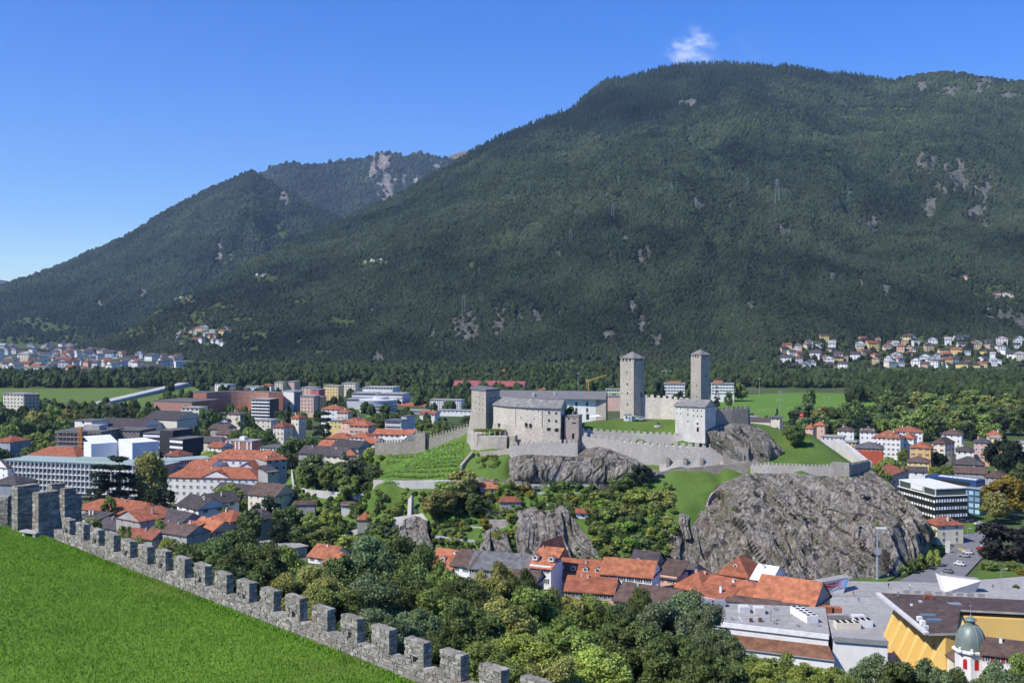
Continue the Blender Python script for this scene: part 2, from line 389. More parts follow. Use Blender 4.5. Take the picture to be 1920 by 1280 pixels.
# ------------------------------------------------------------------ woods that read as one mass: crowns instanced on points
t = NT('forest_canopy'); col_i = t.attr('col', 'INSTANCER'); nn = t.noise(t.mapping((1, 1, 1)), 2.2, 4, 0.7)
cc = t.mix(t.maprange(nn, 0.35, 0.7, 0, 1), (0.45, 0.45, 0.45), (1.25, 1.25, 1.2)); cc = t.mix(1.0, col_i[0], cc, 'MULTIPLY')
t.bump(t.noise(t.mapping((1, 1, 1)), 6, 3, 0.7), 0.9, 0.5)
M_FOREST = t.done(cc, 0.85, 0.12)
def forest_nodes():
    ng = bpy.data.node_groups.new('crowns_on_points', 'GeometryNodeTree')
    ng.interface.new_socket('Geometry', in_out='INPUT', socket_type='NodeSocketGeometry'); ng.interface.new_socket('Geometry', in_out='OUTPUT', socket_type='NodeSocketGeometry')
    N, L = ng.nodes, ng.links
    gi, go = N.new('NodeGroupInput'), N.new('NodeGroupOutput'); jn = N.new('GeometryNodeJoinGeometry')
    outs = []
    for k in range(6):
        if k < 4:
            pr = N.new('GeometryNodeMeshIcoSphere'); pr.inputs['Radius'].default_value = 1.0; pr.inputs['Subdivisions'].default_value = 3
        else:
            pr = N.new('GeometryNodeMeshCone'); pr.inputs['Vertices'].default_value = 9; pr.inputs['Side Segments'].default_value = 5
            pr.inputs['Radius Top'].default_value = 0.05; pr.inputs['Radius Bottom'].default_value = 0.75; pr.inputs['Depth'].default_value = 3.4
        sp = N.new('GeometryNodeSetPosition'); nz = N.new('ShaderNodeTexNoise'); ps = N.new('GeometryNodeInputPosition')
        nz.noise_dimensions = '4D'; nz.inputs['W'].default_value = k * 7.3; nz.inputs['Scale'].default_value = 1.7; nz.inputs['Detail'].default_value = 3
        sub = N.new('ShaderNodeVectorMath'); sub.operation = 'SUBTRACT'; sub.inputs[1].default_value = (0.5, 0.5, 0.5)
        mul = N.new('ShaderNodeVectorMath'); mul.operation = 'SCALE'; mul.inputs['Scale'].default_value = 2.1 if k < 4 else 0.8
        L.new(ps.outputs[0], nz.inputs['Vector']); L.new(nz.outputs['Color'], sub.inputs[0]); L.new(sub.outputs[0], mul.inputs[0]); L.new(mul.outputs[0], sp.inputs['Offset'])
        L.new(pr.outputs['Mesh'], sp.inputs['Geometry'])
        sm = N.new('GeometryNodeSetMaterial'); sm.inputs['Material'].default_value = M_FOREST; L.new(sp.outputs[0], sm.inputs[0])
        g2 = N.new('GeometryNodeGeometryToInstance'); L.new(sm.outputs[0], g2.inputs[0]); outs.append(g2)
    for g2 in reversed(outs): L.new(g2.outputs[0], jn.inputs[0])
    ip = N.new('GeometryNodeInstanceOnPoints'); ip.inputs['Pick Instance'].default_value = True
    def at(name, typ):
        a = N.new('GeometryNodeInputNamedAttribute'); a.data_type = typ; a.inputs[0].default_value = name; return a.outputs[0]
    L.new(gi.outputs[0], ip.inputs['Points']); L.new(jn.outputs[0], ip.inputs['Instance'])
    L.new(at('idx', 'INT'), ip.inputs['Instance Index']); L.new(at('siz', 'FLOAT_VECTOR'), ip.inputs['Scale'])
    rv = N.new('FunctionNodeRandomValue'); rv.data_type = 'FLOAT'; rv.inputs[3].default_value = 6.28
    cb = N.new('ShaderNodeCombineXYZ'); L.new(rv.outputs[1], cb.inputs[2]); L.new(cb.outputs[0], ip.inputs['Rotation'])
    L.new(ip.outputs[0], go.inputs[0])
    return ng
FN = forest_nodes()
def forest(name, label, pts, siz, cols, idx, cat='forest'):
    me = bpy.data.meshes.new(name); n = len(pts); me.vertices.add(n); me.vertices.foreach_set('co', np.asarray(pts, np.float32).ravel())
    a = me.attributes.new('siz', 'FLOAT_VECTOR', 'POINT'); a.data.foreach_set('vector', np.asarray(siz, np.float32).ravel())
    a = me.attributes.new('idx', 'INT', 'POINT'); a.data.foreach_set('value', np.asarray(idx, np.int32))
    a = me.attributes.new('col', 'FLOAT_COLOR', 'POINT'); a.data.foreach_set('color', np.concatenate([np.asarray(cols, np.float32), np.ones((n, 1), np.float32)], 1).ravel())
    me.materials.append(M_FOREST)
    o = link(name, me); md = o.modifiers.new('crowns', 'NODES'); md.node_group = FN
    return tag(o, label, cat, kind='stuff')

# ------------------------------------------------------------------ mountains
t = NT('mountain_side'); tcol = t.attr('tcol'); v = t.world(); n1 = t.noise(v, 0.03, 6, 0.65); n2 = t.noise(v, 0.25, 5, 0.7); n3 = t.noise(t.world((1, 1, 0.25), (0.3, 0.2, 0)), 0.08, 6, 0.75)
a = t.mix(1.0, tcol[0], t.mix(t.maprange(n1, 0.3, 0.7, 0, 1), (0.6, 0.6, 0.6), (1.3, 1.28, 1.25)), 'MULTIPLY')
a = t.mix(1.0, a, t.mix(t.maprange(n3, 0.38, 0.62, 0, 1), (0.55, 0.55, 0.55), (1.25, 1.25, 1.25)), 'MULTIPLY')
t.bump(t.math('ADD', n2, t.math('MULTIPLY', n3, 2.0)), 1.0, 9.0)
M_MOUNT = t.done(a, 0.95, 0.08)
def patch_mask(px, py, patches, seed=3):
    m = np.full(np.shape(px), -9.0)
    w = fbm(px / 7, py / 15, 0, 5, seed, 0.8) * 2.1
    for (cx, cy, rx, ry) in patches:
        d = np.sqrt(((px - cx) / rx) ** 2 + ((py - cy) / ry) ** 2)
        m = np.maximum(m, 1 - d + w * 0.9)
    return m
class Mount:
    def __init__(s, name, px0, px1, nc, nr, foot, ridge, ridY, expo, amp, seed, rocks=(), meadows=(), floor=(0.028, 0.045, 0.018), rockc=(0.21, 0.215, 0.185), back=0.6):
        s.px = np.linspace(px0, px1, nc); s.nr = nr; dirx = (s.px - 960) / F
        Yf = np.interp(s.px, *zip(*foot)); Yr = np.interp(s.px, *zip(*ridY)); rp = np.interp(s.px, *zip(*ridge))
        rp = rp + 3.0 * fbm(s.px / 30, 0, 0, 4, seed + 40)
        Zr = CAM_Z - (rp - HOR) / F * Yr
        tt = np.linspace(0, 1, nr)[:, None]; nb = 12; tb = np.linspace(0, 1, nb + 1)[1:, None]
        ex = np.interp(s.px, *zip(*expo))[None]
        warp = 1 + 0.05 * fbm(s.px[None] / 120, tt * 3, 0, 3, seed + 9) * np.sin(tt * math.pi)
        Y = Yf + (Yr - Yf) * tt * warp; X = dirx * Y
        base = Zr * tt ** ex
        w = np.sin(np.clip(tt, 0, 1) * math.pi) ** 0.7
        gul = ridged(X / 620 + 0.5 * fbm(X / 420, Y / 500, 0, 3, seed), Y / 2300, 0, 4, seed + 3, 0.55)
        d = amp * Zr * w * (1.15 * gul + 0.9 * fbm(X / 300, Y / 380, 0, 5, seed + 5, 0.6))
        Z = np.maximum(base + d, base * 0.35) - 1.0 * (1 - tt) ** 4
        s.X, s.Y, s.Z = X, Y, Z
        PXg = np.broadcast_to(s.px, X.shape); PYg = HOR + (CAM_Z - Z) / Y * F; s.PYg = PYg
        rm = patch_mask(PXg, PYg, rocks, seed + 1); mm = patch_mask(PXg, PYg, meadows, seed + 2)
        s.rocks, s.meadows, s.seed = rocks, meadows, seed
        rk = np.clip((rm + 0.12) * 4, 0, 1); mk = np.clip((mm + 0.35) * 3, 0, 1) * (1 - rk)
        Z += rk * Zr * 0.016 * fbm(X / 40, Y / 60, Z / 40, 4, seed + 7, 0.7)
        col = np.array(floor) * (1 - rk - mk)[..., None] + rk[..., None] * np.array(rockc) * (1 + 0.35 * fbm(X / 60, Z / 30, 0, 4, seed + 8))[..., None] + mk[..., None] * np.array((0.12, 0.17, 0.055))
        Yb = Yr + tb * 2500; Xb = dirx * Yb; Zb = Z[-1] * (1 - back * tb ** 1.3)
        VX = np.concatenate([X, Xb]); VY = np.concatenate([Y, Yb]); VZ = np.concatenate([Z, Zb]); cb = np.broadcast_to(np.array(floor), (nb, nc, 3))
        C = np.concatenate([col, cb]); C = np.concatenate([C, np.ones(C.shape[:2] + (1,))], 2)
        me = np_mesh(name, np.stack([VX.ravel(), VY.ravel(), VZ.ravel()], 1), grid_quads(nr + nb, nc), M_MOUNT, attrs={'tcol': ('FLOAT_COLOR', 'POINT', C)})
        s.ob = tag(link(name, me), kind='structure')
    def sample(s, n, rng, lo=None, hi=None):
        lo = s.px[0] if lo is None else lo; hi = s.px[-1] if hi is None else hi
        px = rng.uniform(lo, hi, n * 3); tt = rng.uniform(0.0, 1.0, n * 3)
        c = (px - s.px[0]) / (s.px[1] - s.px[0]); r = tt * (s.nr - 1); ci, ri = np.clip(c.astype(int), 0, len(s.px) - 2), np.clip(r.astype(int), 0, s.nr - 2); fc, fr = c - ci, r - ri
        b = lambda A: (A[ri, ci] * (1 - fr) + A[ri + 1, ci] * fr) * (1 - fc) + (A[ri, ci + 1] * (1 - fr) + A[ri + 1, ci + 1] * fr) * fc
        dpy = np.abs(s.PYg[ri + 1, ci] - s.PYg[ri, ci]) + 0.15
        keep = rng.uniform(0, 1, n * 3) < dpy / np.percentile(dpy, 97)
        x, y, z, py = b(s.X)[keep], b(s.Y)[keep], b(s.Z)[keep], b(s.PYg)[keep]
        return x[:n], y[:n], z[:n], px[keep][:n], py[:n]
    def at(s, px, py):                 # the surface point seen at a photo pixel
        c = int(round((px - s.px[0]) / (s.px[1] - s.px[0]))); c = max(0, min(len(s.px) - 1, c)); k = np.where(s.PYg[:, c] <= py)[0]; r = k[0] if len(k) else s.nr - 1
        if r > 0:
            a, b = s.PYg[r - 1, c], s.PYg[r, c]; f = min(1, max(0, (a - py) / (a - b + 1e-9)))
            return Vector([float(A[r - 1, c] * (1 - f) + A[r, c] * f) for A in (s.X, s.Y, s.Z)])
        return Vector((float(s.X[0, c]), float(s.Y[0, c]), float(s.Z[0, c])))

ROCK1 = [(868, 622, 27, 30), (938, 602, 13, 32), (812, 628, 8, 16), (1188, 572, 9, 16), (1203, 612, 12, 24), (1228, 640, 16, 20), (1140, 628, 12, 14), (1200, 482, 20, 14), (1172, 445, 8, 10),
         (1475, 434, 18, 10), (1640, 420, 16, 18), (1742, 385, 14, 28), (1762, 355, 14, 14), (1738, 305, 28, 16), (1800, 330, 30, 26), (1840, 355, 22, 24), (1825, 395, 22, 14), (1410, 575, 8, 10), (1560, 515, 6, 14), (1615, 530, 6, 14), (1660, 548, 8, 10),
         (1880, 590, 36, 14), (1915, 605, 22, 18), (1780, 170, 24, 7), (1838, 163, 18, 12), (1728, 164, 14, 8), (1895, 180, 16, 6), (1290, 193, 20, 5), (1120, 258, 6, 4), (712, 670, 14, 12), (1050, 585, 10, 8), (880, 592, 10, 8), (700, 580, 7, 5), (1005, 595, 10, 14),
         (975, 590, 8, 12), (1040, 480, 8, 12), (1370, 388, 6, 8), (1310, 385, 9, 8), (1590, 365, 8, 4), (1845, 420, 8, 14)]
MEAD1 = [(560, 640, 16, 5), (600, 660, 14, 5), (470, 655, 22, 6), (520, 600, 14, 4), (760, 640, 10, 4), (420, 575, 16, 5), (370, 590, 18, 5), (1560, 290, 12, 3), (1330, 262, 14, 3), (1640, 250, 14, 3), (1480, 205, 12, 3), (1000, 420, 10, 3), (790, 470, 12, 4), (698, 492, 30, 7), (648, 606, 26, 9), (888, 500, 13, 7), (500, 522, 28, 7), (555, 566, 18, 4), (452, 600, 26, 4), (330, 560, 26, 9), (290, 585, 22, 7), (250, 622, 44, 8), (380, 632, 44, 18), (480, 628, 26, 8), (350, 605, 20, 6), (540, 690, 26, 8), (440, 690, 20, 8),
         (1490, 668, 34, 20), (1560, 660, 60, 18), (1640, 672, 60, 22), (1740, 655, 70, 22), (1800, 680, 80, 18), (1880, 672, 60, 22), (1700, 690, 120, 10), (1860, 545, 34, 12), (1900, 560, 26, 10), (1800, 522, 22, 6), (1735, 515, 12, 6), (1680, 205, 24, 4), (1620, 205, 18, 3), (1060, 685, 34, 10), (1130, 690, 44, 10), (1400, 690, 20, 6), (1420, 684, 14, 8), (700, 690, 16, 5)]
MAIN = Mount('mountain', -260, 2240, 860, 310,
             [(-260, 3300), (100, 3150), (200, 2950), (400, 2450), (700, 2230), (960, 2120), (1300, 2080), (1500, 2100), (1920, 2150), (2240, 2200)],
             [(-260, 690), (60, 676), (120, 662), (180, 645), (230, 622), (280, 592), (330, 562), (390, 532), (450, 503), (520, 468), (600, 432), (680, 396), (760, 358), (840, 310), (880, 286), (940, 255), (1000, 232), (1070, 205), (1105, 172), (1140, 150), (1200, 141), (1240, 128), (1280, 120), (1420, 122), (1500, 128), (1560, 138), (1620, 142), (1670, 152), (1720, 142), (1780, 137), (1850, 147), (1920, 155), (2240, 210)],
             [(-260, 3500), (100, 3400), (250, 3600), (400, 3900), (700, 4600), (1000, 5200), (1300, 5600), (1600, 5400), (1920, 5100), (2240, 5000)],
             [(-260, 1.0), (300, 1.0), (700, 1.05), (1300, 1.08), (1450, 1.25), (1600, 1.4), (1920, 1.4), (2240, 1.4)], 0.075, 11, ROCK1, MEAD1)
ROCK2 = [(412, 470, 6, 16), (436, 482, 8, 18), (268, 550, 10, 8), (186, 575, 6, 8), (535, 372, 11, 13)]
MEAD2 = [(520, 436, 24, 9), (60, 605, 40, 8), (100, 615, 40, 7), (30, 640, 40, 8), (130, 640, 30, 10)]
FAR = Mount('mountain_beyond', -260, 900, 250, 130,
            [(-260, 4300), (200, 4200), (500, 4600), (900, 5000)],
            [(-260, 585), (-60, 552), (0, 537), (60, 517), (110, 498), (165, 475), (230, 445), (262, 428), (300, 405), (345, 380), (400, 352), (440, 336), (460, 326), (472, 320), (482, 325), (500, 338), (530, 356), (560, 370), (600, 392), (660, 420), (740, 445), (900, 500)],
            [(-260, 6600), (200, 6900), (480, 7100), (900, 6600)],
            [(-260, 0.95), (900, 1.0)], 0.085, 29, ROCK2, MEAD2, floor=(0.026, 0.042, 0.02), rockc=(0.34, 0.30, 0.26))
ROCK3 = [(720, 306, 15, 24), (727, 345, 14, 30), (742, 378, 12, 14), (700, 320, 6, 14), (780, 345, 6, 14), (590, 430, 10, 8), (760, 330, 6, 10), (820, 310, 8, 6)]
FAR2 = Mount('mountain_beyond', 300, 1000, 170, 80, [(300, 7600), (1000, 7600)],
            [(300, 440), (380, 392), (440, 352), (480, 330), (500, 318), (520, 311), (545, 306), (580, 309), (640, 302), (700, 294), (712, 287), (722, 286), (745, 288), (762, 294), (790, 289), (840, 296), (900, 300), (1000, 310)],
            [(300, 9600), (1000, 9800)], [(300, 0.9), (1000, 0.95)], 0.07, 43, ROCK3, [], floor=(0.026, 0.042, 0.02), rockc=(0.38, 0.33, 0.29))
PEAK = Mount('mountain_peak_bare', 700, 1020, 60, 24, [(700, 8600), (1020, 8600)], [(700, 320), (835, 296), (860, 285), (890, 278), (930, 284), (1020, 300)], [(700, 11000), (1020, 11000)], [(700, 1.0), (1020, 1.0)], 0.05, 55, floor=(0.25, 0.20, 0.14))
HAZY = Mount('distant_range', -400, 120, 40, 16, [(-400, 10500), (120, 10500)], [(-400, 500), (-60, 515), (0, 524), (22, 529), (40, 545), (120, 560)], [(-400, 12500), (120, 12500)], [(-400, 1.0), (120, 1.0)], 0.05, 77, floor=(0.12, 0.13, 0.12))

rng = np.random.default_rng(5)
def mountain_wood(mt, name, label, n, r0, r1, tint, con=None, lo=None, hi=None):
    x, y, z, px, py = mt.sample(n, rng, lo, hi)
    rm = patch_mask(px, py, mt.rocks, mt.seed + 1); mm = patch_mask(px, py, mt.meadows, mt.seed + 2)
    u = rng.uniform(0, 1, len(x)); keep = (rm < -0.08 + 0.5 * (u ** 6)) & ((mm < -0.35) | (u > 0.93)); x, y, z, px, py = [q[keep] for q in (x, y, z, px, py)]
    n = len(x); r = (r0 + r1 * y) * rng.uniform(0.6, 1.45, n) ** 1.0
    f1 = fbm(x / 260, y / 260, z / 260, 4, 91) ; f2 = rng.uniform(-1, 1, n); f3 = fbm(x / 70, y / 90, z / 60, 3, 17)
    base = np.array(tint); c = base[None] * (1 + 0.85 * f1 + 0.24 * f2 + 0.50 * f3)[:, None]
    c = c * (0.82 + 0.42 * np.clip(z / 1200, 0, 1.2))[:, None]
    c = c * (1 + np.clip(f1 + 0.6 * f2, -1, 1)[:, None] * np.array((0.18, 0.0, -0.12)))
    idx = rng.integers(0, 4, n); sz = np.stack([r, r, r * rng.uniform(0.85, 1.35, n)], 1)
    if con is not None:
        k = con(px, py, rng.uniform(-1, 1, n)); idx = np.where(k, rng.integers(4, 6, n), idx); c[k] *= np.array((0.5, 0.62, 0.75)); sz[k] *= np.array((0.8, 0.8, 0.62))
    lowl = rng.uniform(0, 1, n) < 0.02; c[lowl & (idx < 4)] *= np.array((1.5, 1.45, 1.0))
    return forest(name, label, np.stack([x, y, z + r * 0.55], 1), sz, np.clip(c, 0.006, 0.4), idx)
def conif(px, py, u):
    top = np.interp(px, [1040, 1080, 1140, 1200, 1300, 1380, 1420, 1560, 1680], [240, 248, 262, 232, 205, 165, 158, 152, 160])
    return ((px > 1030) & (px < 1690) & (py < top + 8 * u)) | ((px > 840) & (px < 1060) & (py < np.interp(px, [840, 900, 1000, 1060], [306, 290, 250, 230]) + 5 * u))
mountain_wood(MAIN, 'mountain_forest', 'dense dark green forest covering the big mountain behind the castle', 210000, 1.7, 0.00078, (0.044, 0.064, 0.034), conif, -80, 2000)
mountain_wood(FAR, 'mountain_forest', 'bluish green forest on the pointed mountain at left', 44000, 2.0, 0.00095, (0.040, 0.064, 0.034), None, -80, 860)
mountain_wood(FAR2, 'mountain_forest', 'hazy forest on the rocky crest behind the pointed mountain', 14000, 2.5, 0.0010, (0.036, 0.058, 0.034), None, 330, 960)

# ------------------------------------------------------------------ castle hill
def hp(px, py, Y): p = P(px, py, Y); return (p.x, p.y, p.z)
HILL_PTS = [hp(*q) for q in [
    (560, 918, 505), (640, 930, 490), (700, 925, 482), (600, 880, 520), (650, 870, 515), (705, 852, 503), (760, 850, 498), (800, 842, 494), (860, 815, 490), (880, 808, 485),
    (720, 858, 488), (800, 848, 484), (850, 832, 476), (880, 850, 462), (905, 842, 456), (716, 926, 444), (800, 930, 440), (855, 925, 438),
    (660, 955, 470), (740, 960, 440), (800, 985, 424), (860, 1000, 418), (800, 1030, 410), (700, 1000, 430), (900, 955, 426), (960, 960, 420), (900, 985, 418), (930, 1010, 412),
    (900, 915, 436), (960, 892, 443), (1000, 905, 438), (1000, 930, 431), (1100, 905, 434), (1100, 930, 428), (1170, 905, 433), (1060, 965, 418), (1130, 960, 418), (1200, 960, 418), (1200, 1000, 409), (1250, 1030, 403), (1130, 1010, 407),
    (960, 852, 446), (1020, 858, 446), (1090, 850, 447), (1150, 862, 446), (1200, 880, 443), (1000, 832, 452), (1240, 884, 440), (1300, 879, 440), (1360, 873, 441), (1408, 867, 441),
    (1262, 894, 436), (1345, 914, 430), (1310, 930, 424), (1290, 950, 418), (1330, 950, 420), (1240, 920, 430), (1225, 960, 418),
    (1100, 808, 452), (1200, 812, 450), (1300, 814, 446), (1340, 812, 448), (1100, 792, 468), (1200, 790, 470), (1280, 792, 460), (1150, 786, 480), (1000, 800, 478), (930, 800, 478), (1060, 800, 470),
    (1350, 822, 452), (1405, 848, 448), (1425, 842, 455), (1410, 800, 468), (1440, 797, 480), (1490, 812, 485), (1440, 835, 464), (1480, 840, 463), (1440, 866, 440), (1500, 868, 440), (1560, 866, 444), (1550, 835, 465), (1520, 812, 485), (1590, 868, 450), (1630, 870, 458),
    (1420, 880, 436), (1500, 884, 436), (1580, 888, 437), (1620, 888, 446)]]
HILL_PTS += [(x, y, -2.5) for x, y in [(-128, 470), (-128, 520), (-120, 560), (-100, 600), (-40, 610), (40, 620), (120, 610), (170, 590), (182, 540), (184, 500), (182, 470), (178, 445), (172, 425), (164, 405), (140, 398), (110, 397), (82, 398), (60, 400), (30, 401), (0, 401), (-30, 404), (-60, 412), (-90, 428), (-112, 445)]]
HILL_PTS += [(x, y, 22) for x, y in [(-60, 535), (0, 545), (60, 555), (120, 545)]] + [(x, y, -15) for x, y in [(-260, 350), (-260, 500), (-260, 720), (230, 350), (240, 430), (240, 560), (300, 720), (0, 760), (0, 340), (120, 345)]]

# ------------------------------------------------------------------ slope below the viewpoint
SL = [(2, 44, 74), (-14, 60, 74), (-33, 79, 74), (-46, 92, 72), (-40, 50, 77), (-20, 38, 77), (-60, 80, 76), (-70, 50, 77), (-20, 10, 78), (0, 0, 78), (40, 20, 70), (22, 50, 66), (0, 80, 62), (-34, 112, 60), (-72, 112, 62), (-115, 110, 62), (40, 100, 50), (80, 100, 42),
      (0, 140, 47), (-40, 160, 43), (-92, 170, 41), (60, 160, 32), (100, 160, 26), (0, 200, 32), (-60, 220, 26), (60, 210, 19), (110, 200, 14), (-120, 230, 24), (0, 260, 12), (70, 260, 4), (-60, 280, 10), (-120, 300, 9), (120, 255, 1), (0, 308, 0), (-60, 330, 0),
      (60, 290, -2), (-130, 350, -2), (150, 245, -2), (0, 350, -6), (-100, 400, -6), (100, 320, -7), (170, 190, 4), (-200, 200, 34), (-200, 300, 14), (-220, 400, -4), (200, 100, 20), (220, 260, -8), (-200, 60, 70), (120, 0, 50), (-100, -60, 78), (100, -60, 70)]
SLOPE = RBF(SL)
def slope_z(x, y): return float(SLOPE(np.array([x]), np.array([y]))[0])
M_SLOPE = grass((0.04, 0.065, 0.018), (0.055, 0.08, 0.02), (0.06, 0.05, 0.03), 'wooded_slope', 1.0)
sx, sy = np.arange(-210, 215, 5.0), np.arange(-60, 400, 5.0); SX, SY = np.meshgrid(sx, sy)
tag(link('hillside', np_mesh('hillside', np.stack([SX.ravel(), SY.ravel(), SLOPE(SX, SY).ravel()], 1), grid_quads(len(sy), len(sx)), M_SLOPE)), kind='structure')
WA, WB = 39.2, -0.954                   # plan line of the battlemented wall: X = WA + WB * Y
LAWN_Z = 79.45
def lawn_h(x, y): return LAWN_Z + 0.30 * fbm(np.asarray(x) / 8, np.asarray(y) / 8, 0, 4, 8) * np.minimum(1, np.maximum(0, (WA + WB * np.asarray(y)) - np.asarray(x)) / 5 + .15) - 0.004 * np.maximum(0, (WA + WB * np.asarray(y)) - np.asarray(x))
t = NT('lawn'); v = t.world(); n1 = t.noise(v, 0.13, 5, 0.6); n2 = t.noise(v, 1.1, 6, 0.7); n3 = t.noise(v, 9.0, 4, 0.75); n4 = t.noise(v, 0.4, 4, 0.6)
a = t.mix(t.maprange(n1, 0.35, 0.65, 0, 1), (0.11, 0.205, 0.022), (0.13, 0.23, 0.026)); a = t.mix(t.maprange(n2, 0.45, 0.72, 0, 0.65), a, (0.065, 0.14, 0.013)); a = t.mix(t.maprange(n3, 0.4, 0.75, 0, 0.6), a, (0.055, 0.12, 0.012)); a = t.mix(t.maprange(n4, 0.6, 0.8, 0, 0.5), a, (0.10, 0.16, 0.02))
n6 = t.noise(t.world((1, 1, 1), (0, 0, 0.8)), 0.11, 6, 0.7); a = t.mix(t.maprange(n6, 0.52, 0.66, 0, 0.55), a, (0.17, 0.21, 0.05)); t.bump(n3, 0.6, 0.05); M_LAWN = t.done(a, 0.9, 0.15)
ly = np.arange(16, 86.5, 0.7); lu = np.linspace(0, 1, 90) ** 1.3
LY, LU = np.meshgrid(ly, lu, indexing='ij'); LX = (WA + WB * LY) + 0.25 - LU * (60 + 0 * LY)
tag(link('lawn', np_mesh('lawn', np.stack([LX.ravel(), LY.ravel(), lawn_h(LX, LY).ravel()], 1), grid_quads(len(ly), len(lu)), M_LAWN)), kind='structure')

# ------------------------------------------------------------------ rock faces
t = NT('gneiss'); 
g = t.n.new('ShaderNodeNewGeometry')
wv = t.world((0.55, 0.55, 0.045), (0.0, R(13), 0.0)); wp = t.noise(t.world(), 0.07, 3, 0.6)
cmb = t.n.new('ShaderNodeVectorMath'); cmb.operation = 'MULTIPLY_ADD'; t.l.new(wp, cmb.inputs[0]); cmb.inputs[1].default_value = (5, 5, 1.5); t.l.new(wv, cmb.inputs[2])
s1 = t.noise(cmb.outputs[0], 1.4, 8, 0.72); s2 = t.noise(t.world((0.35, 0.35, 0.3)), 0.28, 5, 0.6); s3 = t.noise(cmb.outputs[0], 6.0, 4, 0.7); s4 = t.noise(t.world((1, 1, 0.5)), 0.09, 4, 0.6)
a = t.ramp(s1, [(0.32, (0.05, 0.046, 0.039)), (0.41, (0.19, 0.172, 0.142)), (0.49, (0.35, 0.32, 0.27)), (0.57, (0.51, 0.47, 0.405)), (0.67, (0.72, 0.68, 0.60))])
a = t.mix(t.maprange(s2, 0.52, 0.68, 0, 0.5), a, (0.26, 0.19, 0.125))
a = t.mix(t.maprange(s4, 0.52, 0.64, 0, 0.5), a, (0.15, 0.15, 0.065))
cr1 = t.noise(cmb.outputs[0], 0.45, 5, 0.62); a = t.mix(t.maprange(cr1, 0.45, 0.38, 0, 0.9), a, (0.05, 0.048, 0.045))
a = t.mix(t.maprange(s3, 0.53, 0.70, 0, 0.75), a, (0.05, 0.048, 0.046))
t.bump(t.math('ADD', t.math('MULTIPLY', cr1, 2.5), t.math('ADD', s1, t.math('MULTIPLY', s3, 0.4))), 1.0, 2.2)
M_ROCK = t.done(a, 0.92, 0.15)
def resample(pts, n):
    p = np.array(pts, float); d = np.concatenate([[0], np.cumsum(np.linalg.norm(np.diff(p, axis=0), axis=1))]); u = np.linspace(0, d[-1], n)
    return np.stack([np.interp(u, d, p[:, k]) for k in range(3)], 1)
def rock(name, label, top, bot, nc, nr, bulge, amp, seed, lean=0.45, back=6.0):
    T = resample([P(*q) for q in top], nc); B = resample([P(*q) for q in bot], nc); s = np.linspace(0, 1, nr)[:, None, None]
    tan = np.gradient(0.5 * (T + B), axis=0); nrm = np.stack([tan[:, 1], -tan[:, 0], 0 * tan[:, 0]], 1); nrm /= np.linalg.norm(nrm, axis=1)[:, None] + 1e-9
    V = T[None] * (1 - s) + B[None] * s + nrm[None] * (bulge * np.sin(s * math.pi) ** 0.8)
    x, y, z = V[..., 0], V[..., 1], V[..., 2]; h = np.cumsum(np.linalg.norm(tan, axis=1))[None] + 0 * x
    wx = 6 * fbm(h / 16, z / 16, y / 30, 3, seed)
    A, Bc = (h + wx) * math.cos(lean) + z * math.sin(lean), -(h + wx) * math.sin(lean) + z * math.cos(lean)
    d = 0.50 * ridged(A / 9.0, Bc / 45, 0, 3, seed + 1, 0.5) + 0.38 * fbm(A / 22, Bc / 40, 0, 3, seed + 2) + 0.20 * ridged(A / 2.6, Bc / 24, 0, 3, seed + 3, 0.55) + 0.06 * fbm(A / 0.9, Bc / 3.5, 0, 3, seed + 4)
    st = np.floor(A / 3.1 + 0.8 * fbm(h / 9, z / 9, 0, 2, seed + 5)); d = d + 0.22 * (hsh(st, st * 0, st * 0, seed) - 0.5) * 2
    gq = np.random.default_rng(seed)
    for (sa, sb, k_) in ((6.0, 34.0, 0.62), (2.2, 15.0, 0.24)):
        a0, a1, b0, b1 = A.min(), A.max(), Bc.min(), Bc.max(); nq = max(12, int((a1 - a0) * (b1 - b0) / (sa * sb))); pa, pb_ = gq.uniform(a0, a1, nq), gq.uniform(b0, b1, nq); off, tx, ty = gq.uniform(-1, 1, nq), gq.normal(size=nq) * .45, gq.normal(size=nq) * .35
        fa, fb = A.ravel(), Bc.ravel(); ids = np.empty(len(fa), int)
        for i0 in range(0, len(fa), 8000):
            ids[i0:i0 + 8000] = np.argmin(((fa[i0:i0 + 8000, None] - pa) / sa) ** 2 + ((fb[i0:i0 + 8000, None] - pb_) / sb) ** 2, 1)
        d = d + (k_ * (off[ids] + tx[ids] * (fa - pa[ids]) / sa * 2 + ty[ids] * (fb - pb_[ids]) / sb * 2)).reshape(A.shape)
    sw = np.sin(np.clip(s[..., 0], 0, 1) * math.pi * 0.93 + 0.12) ** 0.5
    eu = np.linspace(0, 1, nc)[None]; ew = np.minimum(1, np.minimum(eu, 1 - eu) * 12)
    d = np.where(d < -0.35, -0.35 + (d + 0.35) * 0.25, d)
    V = V + nrm[None] * (0.45 * amp * sw)[..., None] + (nrm[None] * 0.9 + np.array([0, 0, 0.42])) * (d * amp * sw * ew)[..., None]
    Tb = V[0] - nrm * back - np.array([0, 0, 1.2]); Tb2 = V[0] - nrm * back * 0.3 + np.array([0, 0, 0.1]); Bb = V[-1] - np.array([0, 0, 2.5])
    V = np.concatenate([Tb[None], Tb2[None], V, Bb[None]])
    me = np_mesh(name, V.reshape(-1, 3), grid_quads(nr + 3, nc), M_ROCK, smooth=False)
    me.flip_normals()
    return tag(link(name, me), label, 'rock')
